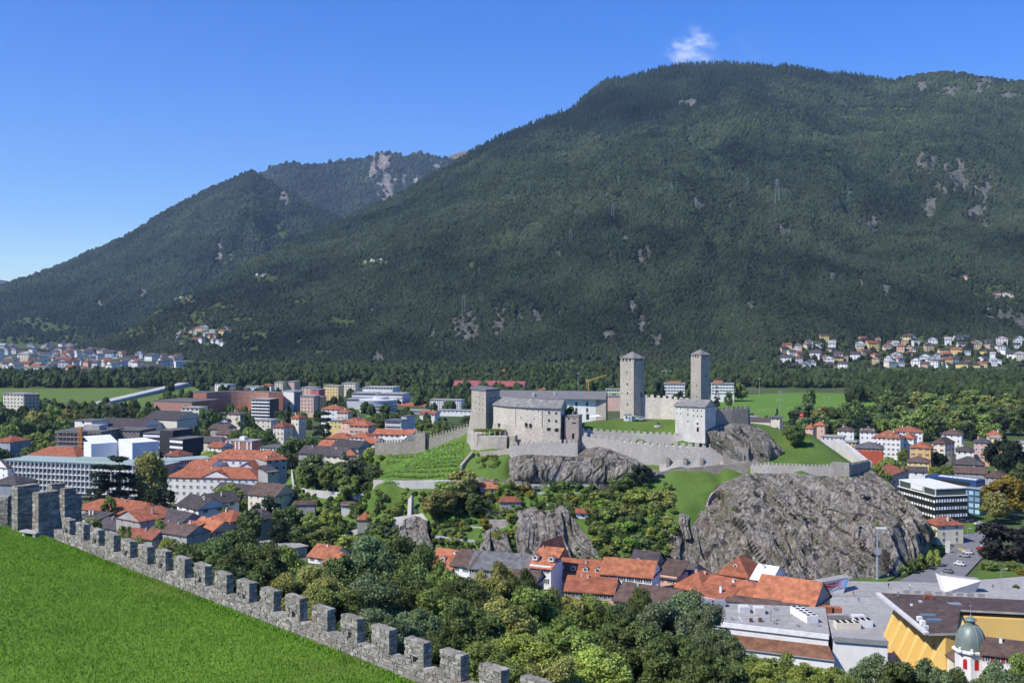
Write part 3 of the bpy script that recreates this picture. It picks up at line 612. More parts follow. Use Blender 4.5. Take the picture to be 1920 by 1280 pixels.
rock('cliff', 'tall grey cliff below the lawn at the right end of the castle hill',
     [(1322, 950, 420), (1345, 912, 430), (1400, 888, 436), (1450, 886, 436.5), (1520, 892, 436), (1585, 896, 436.5), (1630, 880, 450), (1660, 905, 452), (1690, 935, 452), (1712, 955, 450), (1728, 985, 448)],
     [(1328, 1068, 402), (1380, 1078, 396), (1440, 1082, 392), (1520, 1084, 391), (1600, 1085, 391), (1660, 1084, 393), (1700, 1070, 402), (1722, 1050, 415), (1732, 1035, 425), (1735, 1022, 440), (1735, 1010, 455)], 320, 150, 3.6, 3.6, 101, 0.3)
rock('cliff', 'grey rock slabs dropping to the orange roofs left of the tall cliff',
     [(1226, 962, 419), (1260, 958, 419), (1300, 956, 419), (1335, 948, 421)], [(1262, 1066, 402), (1290, 1070, 401), (1330, 1075, 400), (1375, 1078, 398)], 90, 80, 3.0, 2.4, 137, -0.5)
rock('rock_outcrop', 'smooth dark grey rock hump under the long castle curtain wall',
     [(955, 858, 446), (985, 853, 442.6), (1040, 855, 442), (1083, 856, 441.8), (1100, 842, 445), (1125, 838, 445), (1150, 846, 444), (1175, 856, 443), (1215, 872, 444), (1240, 884, 441)],
     [(965, 900, 437), (1020, 905, 435), (1080, 906, 434), (1130, 906, 433), (1160, 906, 433), (1190, 902, 434), (1220, 893, 436), (1244, 888, 438)], 180, 60, 2.4, 2.2, 211, -0.6)
rock('rock_outcrop', 'pale craggy rock rising behind the orange roof with two chimneys',
     [(968, 960, 424), (1000, 950, 424), (1040, 944, 423), (1070, 958, 420), (1090, 985, 416), (1115, 1000, 413)], [(972, 1040, 408), (1000, 1048, 406), (1040, 1052, 405), (1080, 1056, 405), (1110, 1056, 405), (1140, 1056, 405)], 110, 70, 2.6, 2.6, 307)
rock('rock_outcrop', 'tan rock slope below the white house and the square stone bastion',
     [(1322, 806, 443), (1342, 800, 447.5), (1372, 795, 449), (1402, 795, 453), (1425, 804, 461), (1442, 822, 463)], [(1330, 842, 444), (1356, 860, 443), (1380, 866, 442), (1405, 868, 442), (1440, 866, 442), (1468, 850, 452)], 110, 50, 1.6, 1.7, 401, 0.8)
rock('rock_outcrop', 'low pale rocks under the corner of the vegetable terrace', [(892, 896, 441), (930, 890, 442), (970, 890, 442)], [(888, 912, 437), (930, 908, 436), (975, 906, 436)], 60, 24, 1.0, 1.2, 433)
rock('rock_outcrop', 'small grey crag between garden terraces above the slate roof', [(905, 1000, 415), (925, 990, 416), (950, 1000, 414)], [(898, 1034, 408), (925, 1038, 407), (965, 1040, 407)], 60, 40, 1.4, 1.6, 451)
rock('rock_outcrop', 'rock wedge beside the grey retaining wall at the left garden', [(757, 975, 424), (775, 968, 425), (800, 978, 422)], [(745, 1018, 412), (775, 1025, 410), (812, 1022, 410)], 60, 40, 1.2, 1.4, 467)

# ------------------------------------------------------------------ the battlemented wall beside the lawn
t = NT('rubble_stone'); sh = t.attr('shade'); oi = t.n.new('ShaderNodeObjectInfo'); v = t.world()
n1 = t.noise(v, 2.2, 6, 0.7); n2 = t.noise(v, 14, 4, 0.7); n3 = t.noise(v, 0.6, 3, 0.6)
u = t.math('FRACT', t.math('ADD', sh[2], oi.outputs['Random']))
a = t.ramp(u, [(0.0, (0.13, 0.12, 0.10)), (0.4, (0.23, 0.214, 0.182)), (0.75, (0.31, 0.29, 0.248)), (1.0, (0.46, 0.435, 0.378))])
a = t.mix(t.maprange(n1, 0.4, 0.7, 0, 0.7), a, (0.17, 0.165, 0.145)); a = t.mix(t.maprange(n2, 0.54, 0.64, 0, 0.8), a, (0.50, 0.475, 0.42)); a = t.mix(t.maprange(n3, 0.55, 0.75, 0, 0.6), a, (0.24, 0.17, 0.11))
t.bump(t.math('ADD', n2, n1), 0.7, 0.04); M_RUB = t.done(a, 0.95, 0.1)
t = NT('lime_mortar'); n1 = t.noise(t.world(), 5, 5, 0.7); M_MORT = t.done(t.ramp(n1, [(0.3, (0.15, 0.14, 0.12)), (0.7, (0.28, 0.26, 0.22))]), 0.95, 0.1)
rr = random.Random(21)
def stone_verts(x0, x1, y0, y1, z0, z1, j):
    q = lambda v: v + rr.uniform(-j, j)
    return [(q(x0), q(y0), q(z0)), (q(x1), q(y0), q(z0)), (q(x1), q(y1), q(z0)), (q(x0), q(y1), q(z0)), (q(x0), q(y0), q(z1)), (q(x1), q(y0), q(z1)), (q(x1), q(y1), q(z1)), (q(x0), q(y1), q(z1))]
BQ = ((0, 3, 2, 1), (4, 5, 6, 7), (0, 1, 5, 4), (1, 2, 6, 5), (2, 3, 7, 6), (3, 0, 4, 7))
def masonry(L, D, z0, z1, holes=(), lmin=0.12, lmax=0.42, hmin=0.07, hmax=0.17, rows=None, split=True):
    out = []; z = z0
    while z < z1 - 0.04:
        h = min(rr.uniform(hmin, hmax), z1 - z); h = z1 - z if z1 - z - h < 0.06 else h; bands = ((0.0, D * 0.5), (D * 0.5, D)) if split else ((0.0, D),)
        for (ya, yb) in bands:
            x = 0.0
            while x < L - 0.03:
                l = min(rr.uniform(lmin, lmax), L - x); l = L - x if L - x - l < 0.1 else l
                if not any(x < hx1 and x + l > hx0 and z < hz1 and z + h > hz0 for hx0, hx1, hz0, hz1 in holes):
                    p = rr.uniform(-0.005, 0.035); g_ = 0.008
                    out.append(stone_verts(x + g_ - (p if x < 0.01 else 0), x + l - g_ + (p if x + l > L - 0.01 else 0), ya + (g_ if ya > 0 else -p), yb - (g_ if yb < D else -p), z + g_, z + h - g_, 0.014))
                x += l
        z += h
    return out
def join_stones(name, sl, parent, mat=M_RUB):
    V = np.array(sl, np.float32).reshape(-1, 3); n = len(sl); Q = (np.arange(n)[:, None, None] * 8 + np.array(BQ)[None]).reshape(-1, 4)
    sh = np.repeat([rr.random() for _ in range(n)], 8); C = np.stack([sh, sh, sh, np.ones_like(sh)], 1)
    me = np_mesh(name, V, Q, mat, smooth=False, attrs={'shade': ('FLOAT', 'POINT', sh)})
    o = link(name, me, parent); o['kind'] = 'stuff'; return o
wall_dir = Vector((-WB, -1, 0)).normalized()      # running towards the viewer
wall_rz = math.atan2(wall_dir.y, wall_dir.x)
STEP = 0.0412 * 42.0; Y_of = lambda k: 42.0 + k * STEP
def wpt(k): y = Y_of(k); return Vector((WA + WB * y, y, 0))
SP = STEP * math.sqrt(1 + WB * WB); ML, MD, MH = 1.28, 0.42, 1.04; ZC = 80.36
far_end, near_end = wpt(18.9), wpt(-3.2); WL = (near_end - far_end).length
wroot = tag(empty('battlement_wall', (far_end.x, far_end.y, 79.0), wall_rz), 'long grey rubble wall with square merlons running beside the green lawn', 'wall')
core = MB().box(0, WL, 0.04, MD - 0.04, -7.0, ZC - 79.0 - 0.05, M_MORT); core.build('wall_core', wroot)
drains = [(WL * f - 0.1, WL * f + 0.12, 0.38, 0.58) for f in (0.12, 0.30, 0.52, 0.66, 0.80)]
join_stones('parapet_stones', masonry(WL, MD, -0.1, ZC - 79.0, drains), wroot)
join_stones('footing_stones', [tuple((x, y - 0.0, z) for x, y, z in s_) for s_ in masonry(WL, 0.5, -7, -0.1, (), 0.4, 1.0, 0.25, 0.4)], wroot).location = (0, 0.06, 0)
stone_meshes = []; n_single = 0
for k in range(-3, 19):
    c = (wpt(k) - far_end).length; hole = (k % 2 == 0)
    hl = [(0.50, 0.78, 0.05, 0.32)] if hole else []
    mz = MB()
    if hole:
        mz.box(0.04, 0.50, 0.04, MD - 0.04, 0, MH - 0.05, M_MORT); mz.box(0.82, ML - 0.04, 0.04, MD - 0.04, 0, MH - 0.05, M_MORT); mz.box(0.50, 0.82, 0.05, MD - 0.05, 0, 0.04, M_MORT); mz.box(0.50, 0.82, 0.05, MD - 0.05, 0.34, MH - 0.06, M_MORT)
        mz.box(0.50, 0.82, 0.30, 0.40, 0.04, 0.34, M_MORT)
    else: mz.box(0.04, ML - 0.04, 0.04, MD - 0.04, 0, MH - 0.05, M_MORT)
    mh = MH + rr.uniform(-0.07, 0.07)
    m_ob = mz.build('merlon', wroot, (c - ML / 2, 0, ZC - 79.0))
    sl = masonry(ML, MD, 0.0, mh, hl)
    if 0 <= k <= 3 and n_single + len(sl) < 300:
        for s_ in sl:
            ct = np.mean(s_, axis=0); me = bpy.data.meshes.new('stone'); me.from_pydata([tuple(np.array(q) - ct) for q in s_], [], BQ); me.materials.append(M_RUB)
            link('stone', me, m_ob, tuple(ct)); n_single += 1
    else: join_stones('stones', sl, m_ob)
# the taller corner at the far end and the stretch leading off to the left
def stone_block(root, name, x, y, rz, L, D, z0, z1, lm=(0.25, 0.7)):
    o = MB().box(0.05, L - 0.05, 0.05, D - 0.05, z0, z1 - 0.05, M_MORT).build(name, root, (x, y, 0), rz)
    join_stones('stones', masonry(L, D, z0, z1, (), lm[0], lm[1], 0.1, 0.22), o); return o
cr = tag(empty('wall_corner', (0, 0, 0)), 'tall dark corner of the rubble wall with high merlons at far left', 'wall')
def wb(name, px0, px1, Y, pyt, pyb, D, rz=0.0):
    a, b = P(px0, pyb, Y), P(px1, pyb, Y); zt = CAM_Z - (pyt - HOR) / F * Y
    stone_block(cr, name, a.x, a.y, rz, (b.x - a.x) / math.cos(rz), D, 77.0, zt)
wb('tall_merlon', 33, 58, 78.5, 912, 985, .75, .95); wb('tall_merlon', 72, 96, 76.2, 924, 1000, .75, .95); wb('tall_merlon', 97, 113, 82.5, 908, 960, .6, .9); wb('tall_merlon', 121, 135, 80.0, 916, 965, .6, .95)
wb('corner_wall', 38, 68, 79.2, 938, 985, .8, .95); wb('corner_wall', 96, 134, 81.2, 932, 985, .7, .9)
wb('corner_wall', -60, 30, 80.5, 952, 982, 0.7, 0.02); wb('merlon', -45, -20, 80.5, 930, 953, 0.65, 0.02); wb('merlon', -6, 14, 80.4, 930, 953, 0.65, 0.02)
MS_ = flat((0.42, 0.40, 0.37), 0.9, name='granite_slab')
p = P(58, 985, 76.6); bn = tag(empty('stone_bench', (p.x, p.y, 79.3), -0.5), 'pale stone slab bench at the foot of the dark wall corner', 'bench')
MB().box(-0.9, 0.9, -0.28, 0.28, 0.46, 0.58, MS_).build('seat', bn); MB().box(-0.7, -0.45, -0.2, 0.2, 0, 0.46, MS_).build('leg', bn); MB().box(0.45, 0.7, -0.2, 0.2, 0, 0.46, MS_).build('leg', bn)

# ------------------------------------------------------------------ castle
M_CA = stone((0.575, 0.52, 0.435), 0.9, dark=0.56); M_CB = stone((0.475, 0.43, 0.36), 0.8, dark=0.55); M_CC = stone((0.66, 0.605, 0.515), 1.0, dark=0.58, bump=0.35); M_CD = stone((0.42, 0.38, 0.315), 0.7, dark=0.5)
M_CW = plaster((0.80, 0.79, 0.75), 0.05); M_CG = plaster((0.56, 0.54, 0.50), 0.10); M_PK = stone((0.50, 0.42, 0.37), 0.9, dark=0.7)
t = NT('stone_slates'); v = t.mapping((1, 1, 1)); b1 = t.voro(v, 1.6, 'F1', 'Color'); sp_ = t.n.new('ShaderNodeSeparateColor'); t.l.new(b1, sp_.inputs[0]); n1 = t.noise(v, 0.3, 5, 0.65)
a = t.mix(sp_.outputs[0], (0.15, 0.145, 0.14), (0.30, 0.29, 0.275)); a = t.mix(t.maprange(n1, 0.45, 0.7, 0, 0.6), a, (0.13, 0.125, 0.11)); t.bump(sp_.outputs[0], 0.5, 0.15); M_SLATE = t.done(a, 0.9, 0.15)
t = NT('smooth_slate'); n1 = t.noise(t.mapping((0.3, 2, 2)), 0.8, 5, 0.6); M_SLATE2 = t.done(t.ramp(n1, [(0.3, (0.125, 0.125, 0.13)), (0.7, (0.19, 0.19, 0.19))]), 0.8, 0.2)
M_DARK = flat((0.02, 0.02, 0.02), 0.8, name='deep_shadow_void'); M_WOOD = flat((0.09, 0.06, 0.04), 0.8, name='dark_wood')
WINM = {}
def win_mesh(w, h, style, glassm=None, framem=None):
    key = (round(w, 2), round(h, 2), style, glassm.name if glassm else 0, framem.name if framem else 0)
    if key in WINM: return WINM[key]
    gm = glassm or glass(); fm = framem or flat((0.72, 0.70, 0.66), 0.7, name='window_frame'); b = MB(); x, f = w / 2, min(0.14, w * 0.14)
    if style == 'slit': b.box(-x, x, -0.015, 0.35, 0, h, M_DARK); b.box(-x - 0.12, x + 0.12, -0.07, 0.05, -0.16, -0.0, fm)
    else:
        b.box(-x - f, -x, -0.07, 0.05, -f, h + f, fm); b.box(x, x + f, -0.07, 0.05, -f, h + f, fm); b.box(-x, x, -0.068, 0.05, h, h + f, fm); b.box(-x, x, -0.12, 0.05, -f, 0, fm)
        b.box(-x, x, -0.02, 0.04, 0, h, gm)
        if style != 'fixed': b.box(-0.035, 0.035, -0.045, 0.03, 0, h, fm)
        if style.startswith('sh'):
            sm = {'shg': flat((0.05, 0.10, 0.06), 0.7, name='green_shutter'), 'shb': flat((0.13, 0.075, 0.045), 0.7, name='brown_shutter'), 'shw': flat((0.55, 0.53, 0.5), 0.7, name='grey_shutter'), 'shr': flat((0.35, 0.05, 0.04), 0.7, name='red_shutter')}[style]
            for s_ in (-1, 1): b.box(s_ * (x + f + 0.01) - (x * 0.95 if s_ < 0 else 0), s_ * (x + f + 0.01) + (x * 0.95 if s_ > 0 else 0), -0.1, 0.02, -0.03, h + 0.03, sm)
    WINM[key] = b.mesh('window'); return WINM[key]
def win(root, a, b, u, z, w, h, style='plain', gm=None, fm=None, name='window', off=0.0):   # on the facade a -> b (plan points, left to right seen from outside)
    a, b = Vector(a[:2]), Vector(b[:2]); d = b - a; q = a + d * u; rz = math.atan2(d.y, d.x)
    n = Vector((d.y, -d.x)).normalized() * off
    L0 = root.location if root is not None else Vector((0, 0, 0))
    return link(name, win_mesh(w, h, style, gm, fm), root, (q.x + n.x - L0.x, q.y + n.y - L0.y, z - L0.z), rz)
def part(mb, name, root, smooth=False):
    return mb.build(name, root, tuple(-root.location), 0, smooth)
def off_path(pts, d):                   # offset a plan polyline to its left-hand (far) side
    p = [Vector(q[:2]) for q in pts]; out = []
    for i in range(len(p)):
        t_ = (p[min(i + 1, len(p) - 1)] - p[max(i - 1, 0)]).normalized(); out.append(p[i] + Vector((-t_.y, t_.x)) * d)
    return out
def castle_wall(name, label, pts, thick, mat, merlon=None, batter=0.0, cat='wall', drop=2.0, mname='merlon', rt=None):
    # pts: (px, py_top, Y, py_base)
    T = [P(px, pt, Y) for px, pt, Y, pb in pts]; zb = [CAM_Z - (pb - HOR) / F * Y - drop for px, pt, Y, pb in pts]
    root = tag(empty(name, (T[0].x, T[0].y, zb[0])), label, cat); Bk = off_path(T, thick); rt = name in ('retaining_wall', 'courtyard_wall', 'round_terrace') if rt is None else rt
    HILL_PTS.extend((q.x, q.y, zb[i] + drop) for i, q in enumerate(off_path(T, -1.3 - batter)))
    if rt: HILL_PTS.extend((q.x, q.y, T[i].z - 0.35) for i, q in enumerate(off_path(T, thick + 1.2)))
    Fb = off_path(T, -batter) if batter else [Vector(q[:2]) for q in T]
    path_b = [tuple(q) for q in Fb] + [tuple(q) for q in reversed(Bk)]; path_t = [(q.x, q.y) for q in T] + [tuple(q) for q in reversed(Bk)]
    m = MB(); m.prism(path_b, zb + zb[::-1], [q.z for q in T] + [q.z for q in reversed(T)], mat, path_t); part(m, 'wall_body', root)
    if merlon:
        w, gap, h, th = merlon; me = MB().box(-w / 2, w / 2, 0.0, th, -0.1, h, mat, 0.02, 0.02).mesh('merlon')
        d = 0.0; seg = 0; pos = w
        L = [(T[i + 1].xy - T[i].xy).length for i in range(len(T) - 1)]; tot = sum(L)
        while pos < tot - w * 0.5:
            s_, i = pos, 0
            while s_ > L[i] and i < len(L) - 1: s_ -= L[i]; i += 1
            f = s_ / L[i]; q = T[i].lerp(T[i + 1], f); dd = T[i + 1] - T[i]
            o = link(mname, me, root, tuple(q - root.location + Vector((0, 0, 0))), math.atan2(dd.y, dd.x)); o.scale = (rr.uniform(0.92, 1.06), 1, rr.uniform(0.9, 1.08))
            pos += w + gap
    return root

# south wing: long curved block
SW = [P(925, 752, 468), P(945, 758, 460), P(985, 767, 453), P(1018, 769, 449.5), P(1051, 770, 447.5)]
EZ, BZ = 58.3, 43.0
sw = tag(empty('castle_wing', (SW[0].x, SW[0].y, BZ)), 'long curved grey castle wing with battered base and few small square windows', 'building')
bk = off_path(SW, 10.5); ridge = off_path(SW, 5.2)
m = MB(); m.prism([(q.x, q.y) for q in SW] + [tuple(q) for q in reversed(bk)], BZ + 5, EZ, M_CC); part(m, 'wall', sw)
fb = off_path(SW, -2.6); m = MB()
m.prism([tuple(q) for q in fb] + [tuple(q) for q in reversed(bk)], BZ - 6, 50.0, M_CA, [(q.x, q.y) for q in off_path(SW, -0.05)] + [tuple(q) for q in reversed(bk)]); part(m, 'battered_base', sw)
m = MB(); f2, b2 = off_path(SW, -0.7), off_path(SW, 11.2); n_ = len(SW)
ex = (SW[-1].xy - SW[-2].xy).normalized() * 0.5
for L_ in (f2, b2, ridge): L_[-1] = L_[-1] + ex
for i in range(n_ - 1):
    m.poly([(*f2[i], EZ - 0.15), (*f2[i + 1], EZ - 0.15), (*ridge[i + 1], EZ + 3.0), (*ridge[i], EZ + 3.0)], M_SLATE); m.poly([(*ridge[i], EZ + 3.0), (*ridge[i + 1], EZ + 3.0), (*b2[i + 1], EZ - 0.15), (*b2[i], EZ - 0.15)], M_SLATE)
    m.poly([(*f2[i], EZ - 0.45), (*f2[i + 1], EZ - 0.45), (*f2[i + 1], EZ - 0.15), (*f2[i], EZ - 0.15)], M_SLATE)
m.poly([(*f2[-1], EZ - 0.4), (*b2[-1], EZ - 0.4), (*b2[-1], EZ - 0.15), (*ridge[-1], EZ + 3.0), (*f2[-1], EZ - 0.15)], M_CB); part(m, 'roof', sw)
for (i, u, z, w, h) in [(3, .35, 55.6, .9, 1.0), (3, .35, 52.2, .9, 1.1), (3, .33, 48.6, 1.4, 1.2), (3, .75, 55.4, .9, 1.0), (3, .76, 52.0, .9, 1.1), (3, .78, 48.2, 1.5, 1.4), (2, .12, 56.8, .4, .5), (2, .45, 56.6, .4, .5), (2, .75, 56.4, .4, .5), (2, .30, 49.6, .9, 1.6), (2, .05, 49.9, .9, 1.6), (1, .8, 53.2, .5, .7), (2, .5, 53.0, .5, .6), (0, .6, 48.6, 1.3, 1.6)]:
    win(sw, SW[i], SW[i + 1], u, z, w, h, 'slit', off=(0.5 if z < 50 else 0.0), fm=M_CC)
for (i, u) in [(1, .55), (2, .95)]:
    d_ = SW[i].lerp(SW[i + 1], u); part(MB().box(d_.x - .1, d_.x + .1, d_.y - .18, d_.y + .1, 48, EZ - 0.4, M_SLATE2), 'drainpipe', sw)
# left bastion
LB = [P(884, 728, 486), P(911, 735, 470), P(937, 735, 478)]
ZT = 63.6
lb = tag(empty('castle_bastion', (LB[1].x, LB[1].y, 42)), 'tall pale grey bastion with rows of small windows at the castle left end', 'building')
b4 = [LB[0].xy, LB[1].xy, LB[2].xy, LB[2].xy + Vector((-6, 14)), LB[0].xy + Vector((2, 12))]
part(MB().prism([tuple(q) for q in b4], 50, ZT, M_CA), 'wall', lb)
cen = sum((q for q in b4), Vector((0, 0))) / 5
fl = [q + (q - cen).normalized() * 3.2 for q in b4]; part(MB().prism([tuple(q) for q in fl], 36, 54, M_CB, [tuple(q + (q - cen).normalized() * 0.06) for q in b4]), 'battered_base', lb)
part(MB().prism([tuple(q + (q - cen).normalized() * 0.7) for q in b4], ZT + 0.02, ZT + 0.9, M_SLATE2), 'roof', lb)
for r_ in range(3):
    for c_ in range(3): win(lb, LB[0], LB[1], 0.3 + 0.25 * c_, 60 - r_ * 2.6, 0.6, 0.8, 'slit', fm=M_CA)
for r_ in range(3):
    for c_ in range(2): win(lb, LB[1], LB[2], 0.35 + 0.35 * c_, 60 - r_ * 2.6, 0.7, 0.9, 'slit', fm=M_CA)
# arsenal: long white hall
AR = [P(930, 747, 490), P(1117, 747, 484), P(1136, 747, 482)]
AZ, AB = 59.3, 49.0
ar = tag(empty('castle_hall', (AR[0].x, AR[0].y, AB)), 'long white hall with low dark slate roof across the castle courtyard', 'building')
def off2(a, b, d): v_ = (b.xy - a.xy).normalized(); return Vector((-v_.y, v_.x)) * d
ob = off2(AR[0], AR[2], 12)
part(MB().prism([tuple(AR[0].xy), tuple(AR[1].xy), tuple(AR[1].xy + ob), tuple(AR[0].xy + ob)], AB - 3, AZ, M_CW), 'wall', ar)
part(MB().prism([tuple(AR[1].xy + Vector((0.02, 0))), tuple(AR[2].xy), tuple(AR[2].xy + ob), tuple(AR[1].xy + ob + Vector((0.02, 0)))], AB - 3, AZ - 0.02, M_CA), 'stone_end_wall', ar)
m = MB(); A0, A2 = AR[0].xy - ob * 0.06, AR[2].xy - ob * 0.06; R0, R2 = AR[0].xy + ob * .5, AR[2].xy + ob * .5; C0, C2 = AR[0].xy + ob * 1.06, AR[2].xy + ob * 1.06
m.poly([(*A0, AZ), (*A2, AZ), (*R2, AZ + 3.2), (*R0, AZ + 3.2)], M_SLATE2); m.poly([(*R0, AZ + 3.2), (*R2, AZ + 3.2), (*C2, AZ), (*C0, AZ)], M_SLATE2); m.poly([(*A2, AZ), (*C2, AZ), (*R2, AZ + 3.2)], M_CA); m.poly([(*A0, AZ - .3), (*A2, AZ - .3), (*A2, AZ), (*A0, AZ)], M_SLATE2); part(m, 'roof', ar)
for px in (1081, 1101): 
    u = (px - 930) / (1117 - 930); win(ar, AR[0], AR[1], u, 56.0, 0.9, 1.8, 'fixed'); win(ar, AR[0], AR[1], u, 53.3, 0.9, 1.8, 'fixed')
win(ar, AR[0], AR[1], (1102 - 930) / 187, AB + 0.9, 1.3, 2.5, 'slit', name='door')
for px in (1000, 1040): part(MB().box((px - 960) / F * 488 - .5, (px - 960) / F * 488 + .5, 488, 489.2, AZ + 0.5, AZ + 2.6, M_CG), 'chimney', ar)
# small pinkish gate tower
GT = [P(1058, 777, 449), P(1085, 777, 447)]
gt = tag(empty('gate_tower', (GT[0].x, GT[0].y, 42)), 'small pinkish stone gate tower with round arch beside the curved wing', 'tower')
og = off2(GT[0], GT[1], 5.5); part(MB().prism([tuple(GT[0].xy), tuple(GT[1].xy), tuple(GT[1].xy + og), tuple(GT[0].xy + og)], 40, 54.6, M_PK), 'wall', gt)
part(MB().prism([tuple(GT[0].xy + Vector((-.25, -.25))), tuple(GT[1].xy + Vector((.25, -.25))), tuple(GT[1].xy + og + Vector((.25, .25))), tuple(GT[0].xy + og + Vector((-.25, .25)))], 54.62, 55.1, M_SLATE), 'roof', gt)
am = MB(); am.prism([(math.cos(a_ * math.pi / 8) * .85, math.sin(a_ * math.pi / 8) * .85 + 1.6) for a_ in range(9)] + [(-.85, 0), (.85, 0)], -.03, .3, M_DARK)
am.v = [(x, z, y) for x, y, z in am.v]
ao = am.build('archway', gt, (0, 0, 0)); q_ = GT[0].lerp(GT[1], .68); ao.location = (q_.x - gt.location.x, q_.y - 0.02 - gt.location.y, 45.2 - 42)
for (u, z, w, h) in [(.68, 51.6, 1.9, .6), (.3, 53.2, .7, .9), (.7, 53.4, .6, .6)]: win(gt, GT[0], GT[1], u, z, w, h, 'slit', fm=M_PK)
# forewall with merlons, return wall, round terrace
castle_wall('forewall', 'crenellated forewall on the rock below the curved castle wing', [(955, 836, 445.5, 852), (985, 834, 445, 856), (1030, 832, 444.5, 857), (1083, 830, 444, 860)], 1.2, M_CC, (1.0, .85, 1.5, .6), 0.3, drop=4)
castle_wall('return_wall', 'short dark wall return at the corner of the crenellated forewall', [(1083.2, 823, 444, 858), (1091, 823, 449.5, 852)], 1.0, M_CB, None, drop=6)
castle_wall('curtain_wall', 'low plain wall running along the foot of the round terrace', [(893, 848, 452, 858), (925, 845, 449, 858), (957, 840, 446.5, 858)], 0.9, M_CA, None, 0.3, drop=4)
arc = [(876 + 0, 806, 474, 836)] + [(883 + (955 - 883) * (1 - math.cos(q * math.pi / 2 * 1.0 / 6)) / 1 * 0.93 + 0, 812 + 6.5 * math.sin(q * math.pi / 12), 466 - 13.5 * math.sin(q * math.pi / 12), 843 + 3 * math.sin(q * math.pi / 12)) for q in range(1, 7)]
castle_wall('round_terrace', 'rounded pale stone terrace wall in front of the castle carrying a vine pergola', arc, 5.0, M_CA, None, 0.6, drop=5)
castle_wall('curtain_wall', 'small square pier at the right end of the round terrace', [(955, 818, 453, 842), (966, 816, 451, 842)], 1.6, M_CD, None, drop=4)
# long lower curtain and the upper courtyard wall
castle_wall('courtyard_wall', 'upper grey retaining wall with merlons below the courtyard lawn', [(1086, 806, 451, 830), (1130, 809, 450.5, 832), (1200, 813, 449.5, 838), (1260, 815, 448, 840), (1312, 817, 446, 842), (1330, 822, 446, 846)], 1.0, M_CC, (1.5, 1.1, 1.0, .5), 0.2, drop=3)
castle_wall('curtain_wall', 'long lower curtain wall of grey stone with broad merlons above the dark rock', [(1090, 817, 448, 858), (1125, 822, 446.5, 862), (1165, 827, 445, 872), (1200, 832, 444, 876), (1240, 836, 443, 881), (1310, 838, 442.5, 876), (1355, 840, 442.5, 872)], 1.4, M_CC, (1.7, 1.2, 1.5, .6), 0.5, drop=3)
for px in (1255, 1287, 1318):
    q_ = P(px, 858, 442.0); b_ = tag(empty('buttress', (q_.x, q_.y, 30)), 'stone buttress, the %s of three against the long lower curtain wall' % {1255: 'left one', 1287: 'middle one', 1318: 'right one'}[px], 'buttress')
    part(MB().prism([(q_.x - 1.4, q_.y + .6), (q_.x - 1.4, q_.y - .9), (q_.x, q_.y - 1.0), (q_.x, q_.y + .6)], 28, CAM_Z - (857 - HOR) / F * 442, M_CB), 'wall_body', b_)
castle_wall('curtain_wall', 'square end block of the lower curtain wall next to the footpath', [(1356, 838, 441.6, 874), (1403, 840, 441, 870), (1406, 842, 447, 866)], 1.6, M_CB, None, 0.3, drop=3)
castle_wall('retaining_wall', 'long low retaining wall of dark stone above the steep triangular lawn', [(1160, 905, 434.5, 912), (1200, 894, 436.5, 902), (1240, 884, 438.5, 894), (1300, 876, 439.5, 894), (1350, 871, 440, 904), (1400, 866, 440, 908), (1425, 864, 440, 904)], 1.0, M_CD, None, 0.3, drop=3)
castle_wall('retaining_wall', 'curved grey wall around the right edge of the triangular lawn', [(1327, 950, 419.5, 962), (1328, 938, 421, 958), (1335, 926, 424, 950), (1348, 915, 427, 940), (1372, 909, 430, 930), (1398, 909, 432, 925)], 0.8, M_CB, None, 0.2, drop=3)
# cliff-top wall on the right
castle_wall('cliff_wall', 'crenellated wall along the cliff edge below the round green lawn', [(1408, 873, 437.5, 894), (1440, 871, 437.2, 895), (1480, 873, 436.8, 898), (1530, 875, 436.6, 900), (1562, 873, 436.8, 898)], 0.8, M_CC, (0.85, 0.75, 0.9, 0.45), 0.3, drop=4)
castle_wall('cliff_wall', 'thick corner pier of the wall on the cliff edge', [(1562, 866, 436.6, 900), (1592, 868, 436.4, 900), (1597, 868, 441, 896)], 2.0, M_CA, None, 0.4, drop=4)
castle_wall('cliff_wall', 'short crenellated wall turning back from the cliff corner to the right', [(1594, 872, 438, 892), (1632, 864, 452, 880)], 0.8, M_CD, (0.8, 0.7, 0.9, 0.45), 0.2, drop=5)
castle_wall('ramp_wall', 'pale stone ramp wall descending behind the round green lawn', [(1562, 823, 478, 840), (1585, 838, 470, 856), (1610, 858, 461, 874), (1622, 866, 456, 880)], 3.5, M_CG, None, drop=4)
